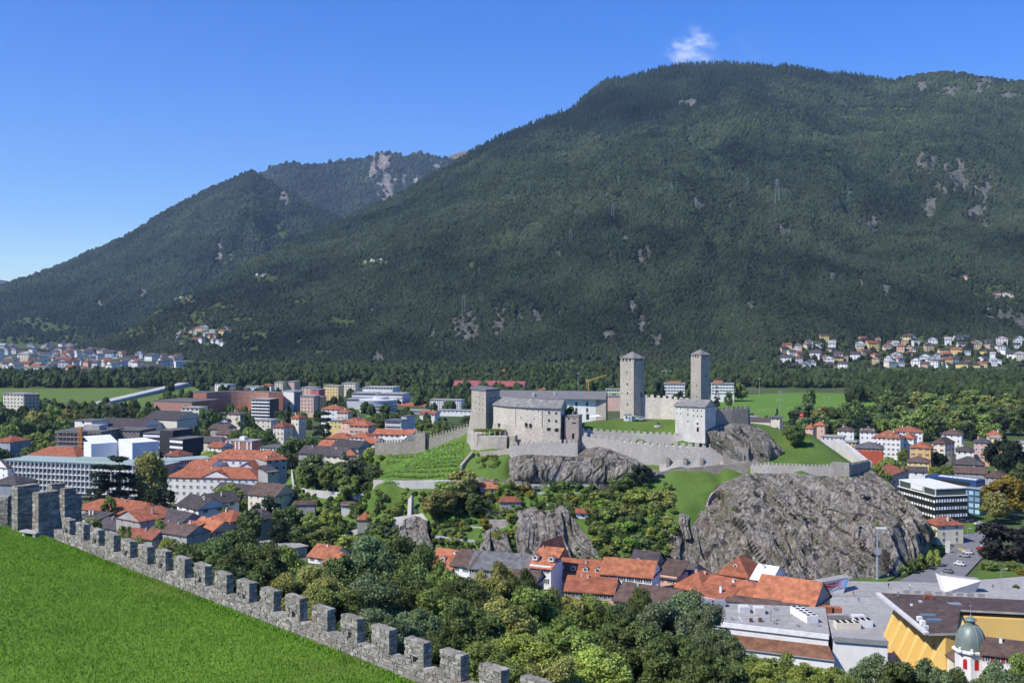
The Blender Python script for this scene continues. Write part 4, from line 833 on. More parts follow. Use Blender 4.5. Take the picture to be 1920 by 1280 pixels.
# towers
def tower(name, label, corner, half, Y, ztop, zb, mat, apex, slits, spread=0.35):
    cx, cyy = corner.x, corner.y; rz = math.pi / 4 + spread * 0
    root = tag(empty(name, (cx, cyy + half * 1.41, zb)), label, 'tower'); a_ = R(45 + spread)
    def sq(h): return [(root.location.x + h * 1.414 * math.cos(R(spread) - math.pi / 2 + k * math.pi / 2), root.location.y + h * 1.414 * math.sin(R(spread) - math.pi / 2 + k * math.pi / 2)) for k in range(4)]
    part(MB().prism(sq(half * 1.03), zb - 3, ztop - 1.5, mat, sq(half)), 'shaft', root)
    s0 = sq(half); c_ = root.location.xy
    for k in range(4):
        A_, B_ = Vector(s0[k]), Vector(s0[(k + 1) % 4]); d_ = (B_ - A_)
        for i in range(4):
            f0, f1 = i / 4 + 0.03, i / 4 + 0.16; m_ = MB(); n_ = Vector((-d_.y, d_.x)).normalized() * 0.7
            u0, u1 = A_ + d_ * f0, A_ + d_ * f1; part(m_.prism([tuple(u0), tuple(u1), tuple(u1 + n_), tuple(u0 + n_)], ztop - 1.6, ztop - 0.05, mat), 'merlon', root)
    m_ = MB(); e = sq(half * 1.1); inner = sq(half * 0.7); part(MB().prism(inner, ztop - 1.6, ztop - 0.1, M_DARK), 'shadow_infill', root)  # near-black block painted as the shade between merlons under the roof
    for k in range(4): m_.poly([(*e[k], ztop), (*e[(k + 1) % 4], ztop), (*c_, apex)], M_SLATE)
    m_.poly([(*q, ztop) for q in reversed(e)], M_WOOD); part(m_, 'roof', root)
    for (face, u, z, w, h) in slits:
        A_, B_ = (s0[3], s0[0]) if face == 'l' else (s0[0], s0[1]); win(root, A_, B_, u, z, w, h, 'slit', fm=mat, off=0.12)
    return root
tower('stone_tower', 'broader grey square tower with shallow slate cap, left of the two castle towers', P(1188, 700, 474), 3.8, 474, 78.0, 50.0, M_CA, 80.9, [('l', .5, 71.5, .5, .7), ('l', .52, 66, .6, 1), ('l', .55, 62, .6, .9), ('l', .55, 57, .6, .9), ('r', .7, 60.5, .8, 2.2)])
tower('stone_tower', 'slimmer and taller grey square tower behind the white house', P(1316, 700, 484), 3.0, 484, 79.3, 50.0, M_CA, 81.6, [('r', .55, 69, .6, 1.1), ('l', .6, 65, .4, .7), ('l', .6, 60, .4, .7)], -6)
castle_wall('inner_wall', 'high inner wall linking the two towers behind the courtyard lawn', [(1204, 744, 478, 784), (1240, 746, 474, 786), (1270, 749, 468, 788), (1300, 752, 462, 790)], 1.4, M_CC, (1.6, 1.4, 1.2, .6), 0.3, drop=3)
for i, px in enumerate((1196, 1200, 1204)): pass
# white house
WH = [P(1266, 757, 449), P(1322, 760, 441.5), P(1342, 757, 449.5)]
WZ = 59.2
wh = tag(empty('white_house', (WH[1].x, WH[1].y, 48)), 'tall white plastered house with slate roof at the right end of the courtyard', 'house')
q4 = [WH[0].xy, WH[1].xy, WH[2].xy, WH[0].xy + (WH[2].xy - WH[1].xy)]
part(MB().prism([tuple(q) for q in q4], 44, WZ, M_CC if False else plaster((0.64, 0.615, 0.55), 0.14)), 'wall', wh)
e_, g_ = q4[2] - q4[1], q4[1] - q4[0]; en, gn = e_.normalized(), g_.normalized()
m = MB(); RZ_ = WZ + 2.6; a0, a1, c1, c0 = q4[0] - gn * .5 - en * .5, q4[1] + gn * .4 - en * .5, q4[2] + gn * .4 + en * .5, q4[3] - gn * .5 + en * .5; r0, r1 = (a0 + c0) / 2, (a1 + c1) / 2
m.poly([(*a0, WZ - .1), (*a1, WZ - .1), (*r1, RZ_), (*r0, RZ_)], M_SLATE); m.poly([(*r0, RZ_), (*r1, RZ_), (*c1, WZ - .1), (*c0, WZ - .1)], M_SLATE); m.poly([(*a0, WZ - .4), (*a1, WZ - .4), (*a1, WZ - .1), (*a0, WZ - .1)], M_SLATE); m.poly([(*a1, WZ - .4), (*c1, WZ - .4), (*c1, WZ - .1), (*a1, WZ - .1)], M_SLATE); part(m, 'roof', wh)
part(MB().poly([(*q4[1], WZ), (*q4[2], WZ), (*((q4[1] + q4[2]) / 2), RZ_ - .25)], M_CG), 'gable', wh)
for (u, z) in [(.43, 57.2), (.62, 57.0), (.75, 57.0), (.88, 57.0), (.43, 55.0), (.62, 54.7), (.75, 54.7), (.88, 54.7), (.43, 52.3), (.06, 57.6), (.18, 57.6), (.06, 55.4), (.18, 55.4)]: win(wh, q4[0], q4[1], u, z, .5 if u > .3 else .35, .75, 'slit', fm=M_CW)
win(wh, q4[0], q4[1], .75, 51.5, .9, .9, 'slit', fm=M_CW); win(wh, q4[0], q4[1], .76, 48.6, 1.0, 1.9, 'slit', name='door', fm=M_CW); win(wh, q4[1], q4[2], .25, 56.6, .5, .8, 'slit', fm=M_CG)
castle_wall('square_bastion', 'square crenellated stone bastion right of the white house', [(1342, 770, 450.2, 806), (1372, 768, 452, 800), (1402, 767, 455, 800), (1406, 767, 463, 798)], 2.0, M_CD, (1.3, 1.0, 1.4, .6), 0.3, drop=4)
# the wall with towers that runs down to the left
castle_wall('town_wall', 'grey crenellated town wall along the top of the vineyard', [(703, 830, 504, 854), (740, 829, 500, 853), (782, 826, 496, 850)], 1.2, M_CD, (0.75, 0.75, 1.3, .5), 0.2, drop=3)
castle_wall('wall_tower', 'open backed wall tower where the town wall starts to climb', [(778, 812, 495, 852), (797, 812, 492.5, 850), (802, 812, 497, 848)], 3.0, M_CD, (0.9, 0.8, 1.0, .5), 0.1, 'tower', 4)
castle_wall('town_wall', 'upper stretch of crenellated wall climbing from the vineyard to the castle bastion', [(800, 822, 494, 848), (830, 813, 491, 836), (860, 804, 488, 824), (884, 797, 486, 815)], 1.2, M_CD, (0.75, 0.75, 1.2, .5), 0.2, drop=3)
castle_wall('retaining_wall', 'pale retaining wall at the foot of the vineyard', [(700, 900, 450, 926), (760, 901, 446, 926), (820, 901, 443, 928), (872, 899, 441, 924)], 0.9, M_CG, None, 0.4, drop=3)
castle_wall('retaining_wall', 'curved garden wall of pale stone among the trees at the left foot of the hill', [(546, 880, 530, 900), (549, 908, 512, 922), (575, 917, 502, 938), (630, 922, 494, 942), (700, 926, 482, 942)], 0.6, M_CG, None, 0.2, drop=3)
castle_wall('retaining_wall', 'sunlit white garden wall below the conifers on the left slope', [(612, 912, 500, 928), (660, 908, 495, 926), (684, 908, 492, 926)], 0.6, plaster((0.6, 0.58, 0.53), .2), None, 0.1, drop=3)
castle_wall('stair_wall', 'dark sloping stair wall between vineyard and terrace garden', [(866, 872, 448, 884), (888, 846, 456, 858)], 1.2, M_CD, None, drop=4)
castle_wall('stair_wall', 'dark sloping wall at the right edge of the terrace garden', [(957, 888, 441, 898), (970, 864, 447, 880)], 0.8, M_CD, None, drop=4)
castle_wall('retaining_wall', 'thin grey wall along the path under the dark rock hump', [(960, 907, 434.5, 912), (1040, 908, 433, 913), (1110, 908, 432.5, 913), (1165, 904, 433.5, 910)], 0.5, M_CG, None, 0.1, drop=2)
castle_wall('retaining_wall', 'weathered garden terrace wall under the small red roofed pavilion', [(880, 955, 427, 966), (930, 958, 425, 970), (985, 956, 424, 968)], 0.6, M_CG, None, 0.1, drop=2)
castle_wall('retaining_wall', 'stone terrace wall with an opening above the slate roofed house', [(917, 974, 420, 1000), (950, 974, 419, 1000), (984, 972, 420, 994)], 0.8, M_CA, None, 0.2, drop=4)
castle_wall('retaining_wall', 'grey concrete yard wall below the tapering rock fin', [(735, 970, 436, 1000), (790, 962, 430, 1000), (800, 975, 424, 1030)], 0.6, M_CG, None, 0.1, drop=5)
castle_wall('retaining_wall', 'grey ramp wall above the hidden orange roofs on the left slope', [(588, 1006, 455, 1024), (620, 1005, 450, 1028), (690, 985, 446, 1002)], 0.6, M_CG, None, 0.1, drop=5)
for i, (lab, pts_) in enumerate([('low garden wall under the long dark hedge', [(1000, 922, 431, 929), (1060, 924, 429.5, 931), (1120, 922, 430, 929)]), ('dry stone terrace wall left of the red roofed hut', [(1012, 944, 424, 951), (1050, 948, 422, 955), (1078, 950, 421, 957)]), ('lower garden wall above the small grey crag', [(868, 985, 418, 993), (905, 988, 417, 995)]), ('lowest garden wall behind the dormered orange roof', [(815, 1003, 414, 1012), (850, 1008, 413, 1016), (890, 1012, 412, 1020)]), ('short garden wall among shrubs right of the red roofed hut', [(1118, 972, 416, 980), (1165, 968, 417, 976)]), ('thin garden wall below the vineyard trees', [(800, 940, 434, 947), (830, 946, 431, 953)])]):
    castle_wall('garden_wall', lab, pts_, 0.5, M_CG, None, 0.05, drop=2, rt=True)
castle_wall('rock_fin', 'tapering pale stone fin with a hooked top standing in the garden', [(765, 935, 436, 985), (772, 928, 435, 985)], 1.4, M_CG, None, 0.9, 'wall', 3)

# ------------------------------------------------------------------ castle hill, stepped at its walls
HILL = RBF(HILL_PTS)
def hill_z(x, y): return float(HILL(np.array([x]), np.array([y]))[0])
t = NT('hill_grass'); v = t.world(); n1 = t.noise(v, 0.05, 5, 0.65); n2 = t.noise(v, 0.5, 5, 0.7); n3 = t.noise(v, 2.5, 3, 0.7)
a = t.mix(t.maprange(n1, 0.35, 0.65, 0, 1), (0.085, 0.150, 0.030), (0.115, 0.185, 0.040)); a = t.mix(t.maprange(n2, 0.5, 0.75, 0, 0.75), a, (0.075, 0.095, 0.03)); a = t.mix(t.maprange(n3, 0.45, 0.8, 0, 0.5), a, (0.04, 0.075, 0.012))
t.bump(n2, 0.5, 0.4); M_HILL = t.done(a, 0.95, 0.1)
hx, hy = np.arange(-170, 262, 1.5), np.arange(380, 640, 1.5); HX, HY = np.meshgrid(hx, hy); HZ = HILL(HX, HY)
HZ = HZ + np.clip(HZ / 20, 0, 1) * 0.25 * fbm(HX / 7, HY / 7, 0, 4, 66)
tag(link('castle_hill', np_mesh('castle_hill', np.stack([HX.ravel(), HY.ravel(), HZ.ravel()], 1), grid_quads(len(hy), len(hx)), M_HILL)), kind='structure')

# path on the right lawn and courtyard gravel
M_PATH = stone((0.38, 0.36, 0.33), 1.5, 'gravel_path', dark=0.8, bump=0.1)
def drape(name, left, right, mat, fz, n=40, lift=0.12):
    L_ = resample([P(*q) for q in left], n); R_ = resample([P(*q) for q in right], n); mids = 4; V = []
    for k in range(mids + 1): V.append(L_ * (1 - k / mids) + R_ * (k / mids))
    V = np.array(V); V[..., 2] = fz(V[..., 0], V[..., 1]) + lift
    o = link(name, np_mesh(name, V.reshape(-1, 3), grid_quads(mids + 1, n), mat)); return tag(o, kind='structure')
drape('footpath', [(1426, 826, 468), (1446, 832, 465), (1458, 842, 459), (1456, 854, 452), (1440, 862, 447), (1425, 866, 444)], [(1430, 822, 471), (1452, 828, 467), (1470, 842, 459), (1467, 856, 451), (1448, 866, 445), (1425, 869, 442)], M_PATH, HILL, lift=0.25)
drape('footpath', [(1236, 887, 439.6), (1300, 879, 440.6), (1350, 874, 441), (1425, 868, 441)], [(1236, 880, 443), (1300, 873, 443.4), (1350, 868, 443.6), (1425, 864, 443.6)], M_PATH, HILL, lift=0.3)
drape('courtyard_paving', [(1138, 786, 476), (1180, 786, 474), (1225, 786, 472)], [(1132, 784, 482), (1180, 782, 480), (1225, 784, 478)], M_PATH, HILL, lift=0.3)

# ------------------------------------------------------------------ trees
def ground_z(x, y):
    z = 0.0
    if -170 < x < 260 and 380 < y < 640: z = max(z, hill_z(x, y))
    if -210 < x < 214 and -60 < y < 398: z = max(z, slope_z(x, y))
    return z
OCT_V = np.array([(1, 0, 0), (-1, 0, 0), (0, 1, 0), (0, -1, 0), (0, 0, 1), (0, 0, -1)], float)
OCT_F = [(0, 2, 4), (2, 1, 4), (1, 3, 4), (3, 0, 4), (2, 0, 5), (1, 2, 5), (3, 1, 5), (0, 3, 5)]
def sub_oct():
    V = [tuple(v) for v in OCT_V]; Fc = []; cache = {}
    def mid(a, b):
        k = (min(a, b), max(a, b))
        if k not in cache:
            m = (np.array(V[a]) + np.array(V[b])); m /= np.linalg.norm(m); V.append(tuple(m)); cache[k] = len(V) - 1
        return cache[k]
    for a, b, c in OCT_F:
        x, y, z = mid(a, b), mid(b, c), mid(c, a); Fc += [(a, x, z), (x, b, y), (z, y, c), (x, y, z)]
    return np.array(V), np.array(Fc)
LUMP_V, LUMP_F = sub_oct()
def crown(name, seed, mat, rx=5.0, rz=4.5, cz=7.0, ncl=30, nleaf=1400, ls=0.5, clr=0.36, form='round', aspect=1.0, core=0.70):
    g = np.random.default_rng(seed); C = []; RC = []
    while len(C) < ncl:
        d = g.normal(size=3); d /= np.linalg.norm(d); r = g.uniform(0.35, 1.0) ** 0.5
        if form == 'round':
            p = d * r * np.array([rx, rx, rz]) * 0.78
            if p[2] < -0.62 * rz: continue
            rc = rx * clr * g.uniform(0.6, 1.2)
        elif form == 'cone':
            h = g.uniform(0, 1); a = g.uniform(0, 6.283); q = rx * (1 - h) * g.uniform(0.3, 0.95) * (1 if rz < 9 else 1); p = np.array([q * math.cos(a), q * math.sin(a), (h - 0.5) * 2 * rz]); rc = rx * clr * (1.1 - 0.75 * h) * g.uniform(0.7, 1.1)
        elif form == 'cypress':
            h = g.uniform(0, 1); a = g.uniform(0, 6.283); q = rx * 0.55 * math.sin(min(1, (1 - h) * 1.6) * 1.57) * g.uniform(0.2, 1); p = np.array([q * math.cos(a), q * math.sin(a), (h - 0.5) * 2 * rz]); rc = rx * clr * (1.1 - 0.6 * h)
        elif form == 'cedar':
            tier = g.integers(0, 7) / 6.5; a = g.uniform(0, 6.283); q = rx * (1.0 - 0.72 * tier ** 1.3) * g.uniform(0.15, 0.95); p = np.array([q * math.cos(a), q * math.sin(a), (tier - 0.5) * 2 * rz + g.normal() * 0.15]); rc = rx * clr * g.uniform(0.7, 1.1)
        C.append(p); RC.append(rc)
    C = np.array(C); RC = np.array(RC); flatz = 0.42 if form == 'cedar' else 0.85
    ci = g.choice(ncl, nleaf, p=RC ** 2 / (RC ** 2).sum()); d = g.normal(size=(nleaf, 3)); d /= np.linalg.norm(d, axis=1)[:, None]
    outw = C[ci] / (np.linalg.norm(C[ci], axis=1)[:, None] + 1e-6); d = d + outw * 0.55 + np.array([0, 0, 0.25]); d /= np.linalg.norm(d, axis=1)[:, None]
    pos = C[ci] + d * (RC[ci] * g.uniform(0.62, 1.12, nleaf))[:, None] * np.array([1, 1, flatz])
    nrm = d * 0.75 + g.normal(size=(nleaf, 3)) * 0.55; nrm /= np.linalg.norm(nrm, axis=1)[:, None]
    ref = g.normal(size=(nleaf, 3)); a = np.cross(nrm, ref); a /= np.linalg.norm(a, axis=1)[:, None]; b = np.cross(nrm, a)
    s = (ls * g.uniform(0.55, 1.35, nleaf))[:, None]; fold = nrm * s * 0.18
    Q = np.stack([pos - a * s * 0.5 * aspect, pos - b * s * 0.5 / aspect + fold, pos + a * s * 0.5 * aspect, pos + b * s * 0.5 / aspect + fold], 1).reshape(-1, 3)
    shl = np.repeat(np.clip(0.5 + 0.22 * g.normal(size=nleaf) + 0.25 * g.normal(size=ncl)[ci] * 0.5, 0, 1), 4)
    LV = (C[:, None] + LUMP_V[None] * (RC * core)[:, None, None] * np.array([1, 1, flatz]) * g.uniform(0.75, 1.2, (ncl, len(LUMP_V), 1))).reshape(-1, 3)
    LF = (np.arange(ncl)[:, None, None] * len(LUMP_V) + LUMP_F[None]).reshape(-1, 3) + len(Q)
    QF = np.arange(len(Q)).reshape(-1, 4)
    me = bpy.data.meshes.new(name); V = np.concatenate([Q, LV]) + np.array([0, 0, cz])
    me.vertices.add(len(V)); me.vertices.foreach_set('co', V.astype(np.float32).ravel()); idx = np.concatenate([QF.ravel(), LF.ravel()]).astype(np.int32)
    me.loops.add(len(idx)); me.loops.foreach_set('vertex_index', idx); ls_ = np.concatenate([np.arange(len(QF)) * 4, len(QF) * 4 + np.arange(len(LF)) * 3]).astype(np.int32)
    me.polygons.add(len(ls_)); me.polygons.foreach_set('loop_start', ls_); me.update(calc_edges=True); me.validate()
    a_ = me.attributes.new('shade', 'FLOAT', 'POINT'); a_.data.foreach_set('value', np.concatenate([shl, np.full(len(LV), 0.25)]).astype(np.float32))  # inner lumps get a darker leaf colour, painting shade inside the crown
    me.materials.append(mat); return me, C + np.array([0, 0, cz])
def trunk(name, seed, C, cz, r=0.35, limbs=5):
    g = random.Random(seed); m = MB(); top = (g.uniform(-.3, .3), g.uniform(-.3, .3), cz * 0.8); m.tube((0, 0, -1.5), top, r, r * 0.55, barkmat(), 8)
    for i in range(limbs):
        c = C[g.randrange(len(C))]; m.tube(top, tuple(c), r * 0.45, r * 0.12, barkmat(), 5)
    return m.mesh(name)
LG = {'mid': leafmat((0.200, 0.263, 0.067)), 'dark': leafmat((0.120, 0.168, 0.054)), 'deep': leafmat((0.034, 0.056, 0.028)), 'light': leafmat((0.300, 0.362, 0.078)), 'olive': leafmat((0.280, 0.281, 0.083)), 'yellow': leafmat((0.242, 0.190, 0.027)), 'black': leafmat((0.020, 0.020, 0.015), trans=0.08), 'grey': leafmat((0.170, 0.214, 0.112)), 'bright': leafmat((0.241, 0.390, 0.067)), 'rust': leafmat((0.187, 0.080, 0.027)), 'purple': leafmat((0.060, 0.022, 0.026)), 'blue': leafmat((0.160, 0.221, 0.101))}
PROTO = {}
def proto(kind):
    if kind in PROTO: return PROTO[kind]
    L = []; m = LG['mid']
    if kind == 'near':
        for s_ in range(5):
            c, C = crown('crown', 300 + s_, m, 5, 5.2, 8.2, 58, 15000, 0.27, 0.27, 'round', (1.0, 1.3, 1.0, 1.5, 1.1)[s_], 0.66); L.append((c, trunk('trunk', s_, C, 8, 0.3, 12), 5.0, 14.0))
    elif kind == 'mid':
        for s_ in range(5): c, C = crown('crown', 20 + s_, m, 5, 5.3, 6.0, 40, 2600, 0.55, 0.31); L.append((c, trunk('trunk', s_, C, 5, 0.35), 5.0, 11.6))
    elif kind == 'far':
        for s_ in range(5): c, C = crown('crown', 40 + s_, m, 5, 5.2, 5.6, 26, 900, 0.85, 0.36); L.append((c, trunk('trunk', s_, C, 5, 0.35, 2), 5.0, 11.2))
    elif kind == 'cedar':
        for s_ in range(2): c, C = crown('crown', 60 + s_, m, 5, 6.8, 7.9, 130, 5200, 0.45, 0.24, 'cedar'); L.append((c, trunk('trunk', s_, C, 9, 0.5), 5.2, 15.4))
    elif kind == 'cone':
        for s_ in range(2): c, C = crown('crown', 70 + s_, m, 3, 6.5, 7.6, 46, 1700, 0.5, 0.36, 'cone'); L.append((c, trunk('trunk', s_, C, 8, 0.3, 0), 3.0, 14.6))
    elif kind == 'cypress':
        for s_ in range(2): c, C = crown('crown', 80 + s_, m, 2, 7, 7.6, 40, 1500, 0.45, 0.5, 'cypress'); L.append((c, trunk('trunk', s_, C, 8, 0.25, 0), 1.9, 15))
    elif kind == 'bush':
        for s_ in range(4): c, C = crown('foliage', 90 + s_, m, 2, 1.5, 1.3, 16, 800, 0.34, 0.4); L.append((c, trunk('stem', s_, C, 1, 0.08, 5), 2.0, 2.9))
    PROTO[kind] = L; return L
tr = random.Random(77)
NAMES = {'near': 'broadleaf_tree', 'mid': 'broadleaf_tree', 'far': 'broadleaf_tree', 'cedar': 'cedar_tree', 'cone': 'conifer_tree', 'cypress': 'cypress_tree', 'bush': 'shrub'}
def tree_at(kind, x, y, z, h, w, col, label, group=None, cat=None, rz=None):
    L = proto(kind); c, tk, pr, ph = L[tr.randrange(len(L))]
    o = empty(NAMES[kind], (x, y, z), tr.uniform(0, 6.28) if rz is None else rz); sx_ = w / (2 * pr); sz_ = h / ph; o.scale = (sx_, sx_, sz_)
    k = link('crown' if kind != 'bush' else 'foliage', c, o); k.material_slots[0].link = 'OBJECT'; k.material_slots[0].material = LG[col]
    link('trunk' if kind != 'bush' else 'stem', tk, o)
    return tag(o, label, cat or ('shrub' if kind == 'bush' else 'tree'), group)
def tree_px(kind, px, pyt, Y, wpx, col, label, group=None, zmin=None):
    x = (px - 960) / F * Y; z = ground_z(x, Y); zt = CAM_Z - (pyt - HOR) / F * Y; h = max(zt - z, 1.2)
    w = wpx / F * Y
    if h < w * 0.85: h = w * 0.85; z = zt - h
    return tree_at(kind, x, Y, z - 0.2, h, w, col, label, group)
CNAME = {'mid': 'green', 'dark': 'dark green', 'deep': 'very dark green', 'light': 'light green', 'olive': 'olive green', 'yellow': 'yellowing', 'black': 'blackish', 'grey': 'grey green', 'bright': 'bright green', 'rust': 'rust coloured', 'purple': 'purple leaved', 'blue': 'bluish green'}
def cluster(rows, place, group, noun='tree'):      # rows: (kind, px, py_top, Y, width_px, colour); labels count from the left
    rows = sorted(rows, key=lambda r: r[1]); kinds = {}
    for r in rows: kinds.setdefault((r[0], r[5]), []).append(r)
    for r in rows:
        same = kinds[(r[0], r[5])]; i = same.index(r); kn = {'cedar': 'cedar', 'cone': 'conifer', 'cypress': 'cypress', 'bush': 'shrub'}.get(r[0], noun)
        lab = '%s %s %s' % (CNAME[r[5]], kn, place) if len(same) == 1 else '%s %s %s, %s from left' % (CNAME[r[5]], kn, place, ORD[min(i, len(ORD) - 1)])
        tree_px(*r, lab, group)

# foreground trees on the slope below the wall
NEARC = ['mid', 'dark', 'olive', 'grey', 'mid', 'dark', 'light']
fore = [(350, 1000, 215, 80, 'dark'), (405, 985, 185, 110, 'dark'), (450, 972, 190, 120, 'dark'), (495, 990, 180, 100, 'dark'), (250, 985, 240, 70, 'olive'), (300, 992, 225, 70, 'light'), (380, 1030, 165, 90, 'dark'), (440, 1040, 150, 110, 'dark'), (530, 1060, 155, 100, 'olive'), (585, 1045, 160, 110, 'olive'), (640, 1010, 175, 110, 'dark'), (690, 984, 180, 120, 'blue'), (745, 975, 185, 120, 'dark'), (790, 1000, 178, 100, 'dark'), (560, 1100, 125, 110, 'olive'), (620, 1085, 130, 130, 'mid'), (690, 1060, 140, 130, 'blue'), (750, 1050, 145, 130, 'dark'), (830, 1062, 160, 80, 'mid'), (870, 1080, 150, 110, 'dark'),
        (925, 1066, 165, 100, 'olive'), (975, 1075, 165, 90, 'dark'), (820, 1110, 118, 120, 'mid'), (880, 1140, 108, 130, 'dark'), (940, 1120, 120, 130, 'olive'), (1000, 1105, 140, 120, 'mid'), (1050, 1115, 150, 100, 'olive'), (1100, 1125, 150, 100, 'mid'), (1145, 1140, 150, 90, 'dark'), (1200, 1112, 170, 60, 'dark'), (1180, 1160, 128, 130, 'dark'), (1240, 1135, 150, 100, 'grey'), (1290, 1112, 165, 110, 'blue'), (1330, 1140, 160, 90, 'grey'), (1350, 1180, 140, 90, 'blue'), (1060, 1170, 112, 130, 'mid'), (980, 1190, 96, 140, 'light'), (1120, 1215, 100, 140, 'light'), (900, 1215, 84, 130, 'mid'), (1040, 1240, 84, 140, 'olive'), (1260, 1195, 118, 130, 'dark'), (1340, 1230, 110, 120, 'dark'),
        (1410, 1222, 135, 100, 'light'), (1465, 1212, 145, 90, 'mid'), (1520, 1232, 140, 90, 'light'), (1580, 1250, 140, 90, 'mid'), (1640, 1212, 155, 90, 'blue'), (1690, 1222, 150, 90, 'dark'), (1745, 1225, 150, 90, 'blue'), (1790, 1238, 150, 80, 'dark'), (1870, 1222, 150, 90, 'blue'), (1915, 1208, 155, 90, 'mid'), (1830, 1262, 130, 110, 'dark'), (1600, 1262, 115, 120, 'olive'), (1480, 1262, 112, 120, 'mid'), (1720, 1268, 118, 120, 'mid'), (700, 1130, 100, 120, 'blue'), (640, 1150, 92, 100, 'dark'), (770, 1130, 104, 120, 'blue'), (590, 1130, 108, 80, 'olive'), (960, 1250, 74, 120, 'mid'), (820, 1185, 86, 100, 'dark')]
fore += [(385, 1000, 205, 110, 'dark'), (520, 1005, 195, 110, 'mid'), (555, 1062, 172, 100, 'mid'), (455, 1015, 155, 120, 'dark'), (330, 1012, 200, 80, 'mid'), (610, 1062, 150, 110, 'olive'), (862, 1088, 215, 110, 'olive'), (912, 1082, 215, 110, 'mid'), (962, 1096, 215, 110, 'dark'), (1012, 1104, 222, 110, 'olive'), (1062, 1108, 226, 110, 'mid'), (1112, 1112, 228, 110, 'light'), (1158, 1126, 222, 110, 'olive'), (1205, 1140, 218, 100, 'mid'), (1250, 1150, 214, 100, 'olive'), (1385, 1205, 190, 90, 'mid'), (1440, 1226, 190, 80, 'light'), (1500, 1240, 188, 80, 'mid'), (1560, 1248, 186, 80, 'light')]
cluster([('near', a_, b_ - (30 if 800 < a_ < 1400 and c_ < 180 else 4), c_, int(d_ * 1.15), e_) for a_, b_, c_, d_, e_ in fore], 'on the slope below the lawn wall', 'trees on the slope below the wall')

# grass blades on the lawn
ng = bpy.data.node_groups.new('blades_on_points', 'GeometryNodeTree'); ng.interface.new_socket('Geometry', in_out='INPUT', socket_type='NodeSocketGeometry'); ng.interface.new_socket('Geometry', in_out='OUTPUT', socket_type='NodeSocketGeometry')
N_, L_ = ng.nodes, ng.links; gi, go = N_.new('NodeGroupInput'), N_.new('NodeGroupOutput'); cn = N_.new('GeometryNodeMeshCone'); cn.inputs['Vertices'].default_value = 3; cn.inputs['Radius Bottom'].default_value = 0.02; cn.inputs['Depth'].default_value = 0.075
t = NT('grass_blades'); oi = t.n.new('ShaderNodeObjectInfo'); n1 = t.noise(t.world(), 0.22, 5, 0.65); n5 = t.noise(t.world(), 0.9, 3, 0.6); a = t.mix(oi.outputs['Random'], (0.14, 0.285, 0.026), (0.185, 0.35, 0.036)); a = t.mix(t.maprange(n1, 0.38, 0.62, 0, 0.8), a, (0.095, 0.205, 0.02)); a = t.mix(t.maprange(n5, 0.6, 0.75, 0, 0.5), a, (0.19, 0.25, 0.05)); n6 = t.noise(t.world((1, 1, 1), (0, 0, 0.8)), 0.11, 6, 0.7); a = t.mix(t.maprange(n6, 0.52, 0.66, 0, 0.55), a, (0.21, 0.26, 0.06)); M_BLADE = t.done(a, 0.7, 0.2)
sm = N_.new('GeometryNodeSetMaterial'); sm.inputs['Material'].default_value = M_BLADE; ip = N_.new('GeometryNodeInstanceOnPoints'); rv = N_.new('FunctionNodeRandomValue'); rv.data_type = 'FLOAT_VECTOR'; rv.inputs[0].default_value = (-0.4, -0.4, 0); rv.inputs[1].default_value = (0.4, 0.4, 6.28)
rs = N_.new('FunctionNodeRandomValue'); rs.data_type = 'FLOAT'; rs.inputs[2].default_value = 0.6; rs.inputs[3].default_value = 1.6
L_.new(cn.outputs['Mesh'], sm.inputs[0]); L_.new(gi.outputs[0], ip.inputs['Points']); L_.new(sm.outputs[0], ip.inputs['Instance']); L_.new(rv.outputs[0], ip.inputs['Rotation']); L_.new(rs.outputs[1], ip.inputs['Scale']); L_.new(ip.outputs[0], go.inputs[0])
g_ = np.random.default_rng(3); n_ = 240000; yy = g_.uniform(40, 83, n_); xx = (WA + WB * yy) + 0.1 - g_.uniform(0, 1, n_) ** 1.2 * 40
pxx = 960 + xx / yy * F; k_ = pxx > -40; xx, yy = xx[k_], yy[k_]; zz = lawn_h(xx, yy) + 0.03
ye = np.repeat(g_.uniform(40, 76, 9000), 2); xx = np.concatenate([xx, (WA + WB * ye) - 0.02 - np.abs(g_.normal(size=18000)) * .22]); yy = np.concatenate([yy, ye]); zz = np.concatenate([zz, lawn_h(xx[-18000:], ye) + g_.uniform(0.02, .2, 18000)])
me = bpy.data.meshes.new('grass'); me.vertices.add(len(xx)); me.vertices.foreach_set('co', np.stack([xx, yy, zz], 1).astype(np.float32).ravel()); me.materials.append(M_BLADE)
o = link('grass', me); md = o.modifiers.new('blades', 'NODES'); md.node_group = ng; tag(o, 'short bright green grass of the sloping lawn', 'grass', kind='stuff')

# trees and shrubs on the castle hill
cluster([('mid', 822, 905, 426, 78, 'olive'), ('mid', 868, 873, 433, 70, 'olive'), ('mid', 890, 922, 424, 40, 'dark'), ('mid', 840, 890, 432, 60, 'mid')], 'below the vineyard retaining wall', 'trees below the vineyard')
cluster([('mid', 590, 848, 505, 70, 'dark'), ('cone', 645, 842, 500, 46, 'blue'), ('mid', 672, 858, 495, 62, 'deep'), ('mid', 705, 866, 486, 50, 'dark'), ('mid', 575, 868, 512, 46, 'mid'), ('mid', 620, 866, 498, 50, 'mid'), ('mid', 655, 885, 488, 46, 'mid'), ('mid', 692, 892, 482, 34, 'dark')], 'on the left flank of the castle hill', 'trees on the left flank of the hill')
cluster([('mid', 735, 895, 452, 56, 'mid'), ('mid', 722, 912, 450, 40, 'light'), ('cone', 742, 888, 455, 26, 'dark'), ('mid', 760, 905, 448, 40, 'mid')], 'in front of the pale vineyard wall', 'trees in front of the vineyard wall')
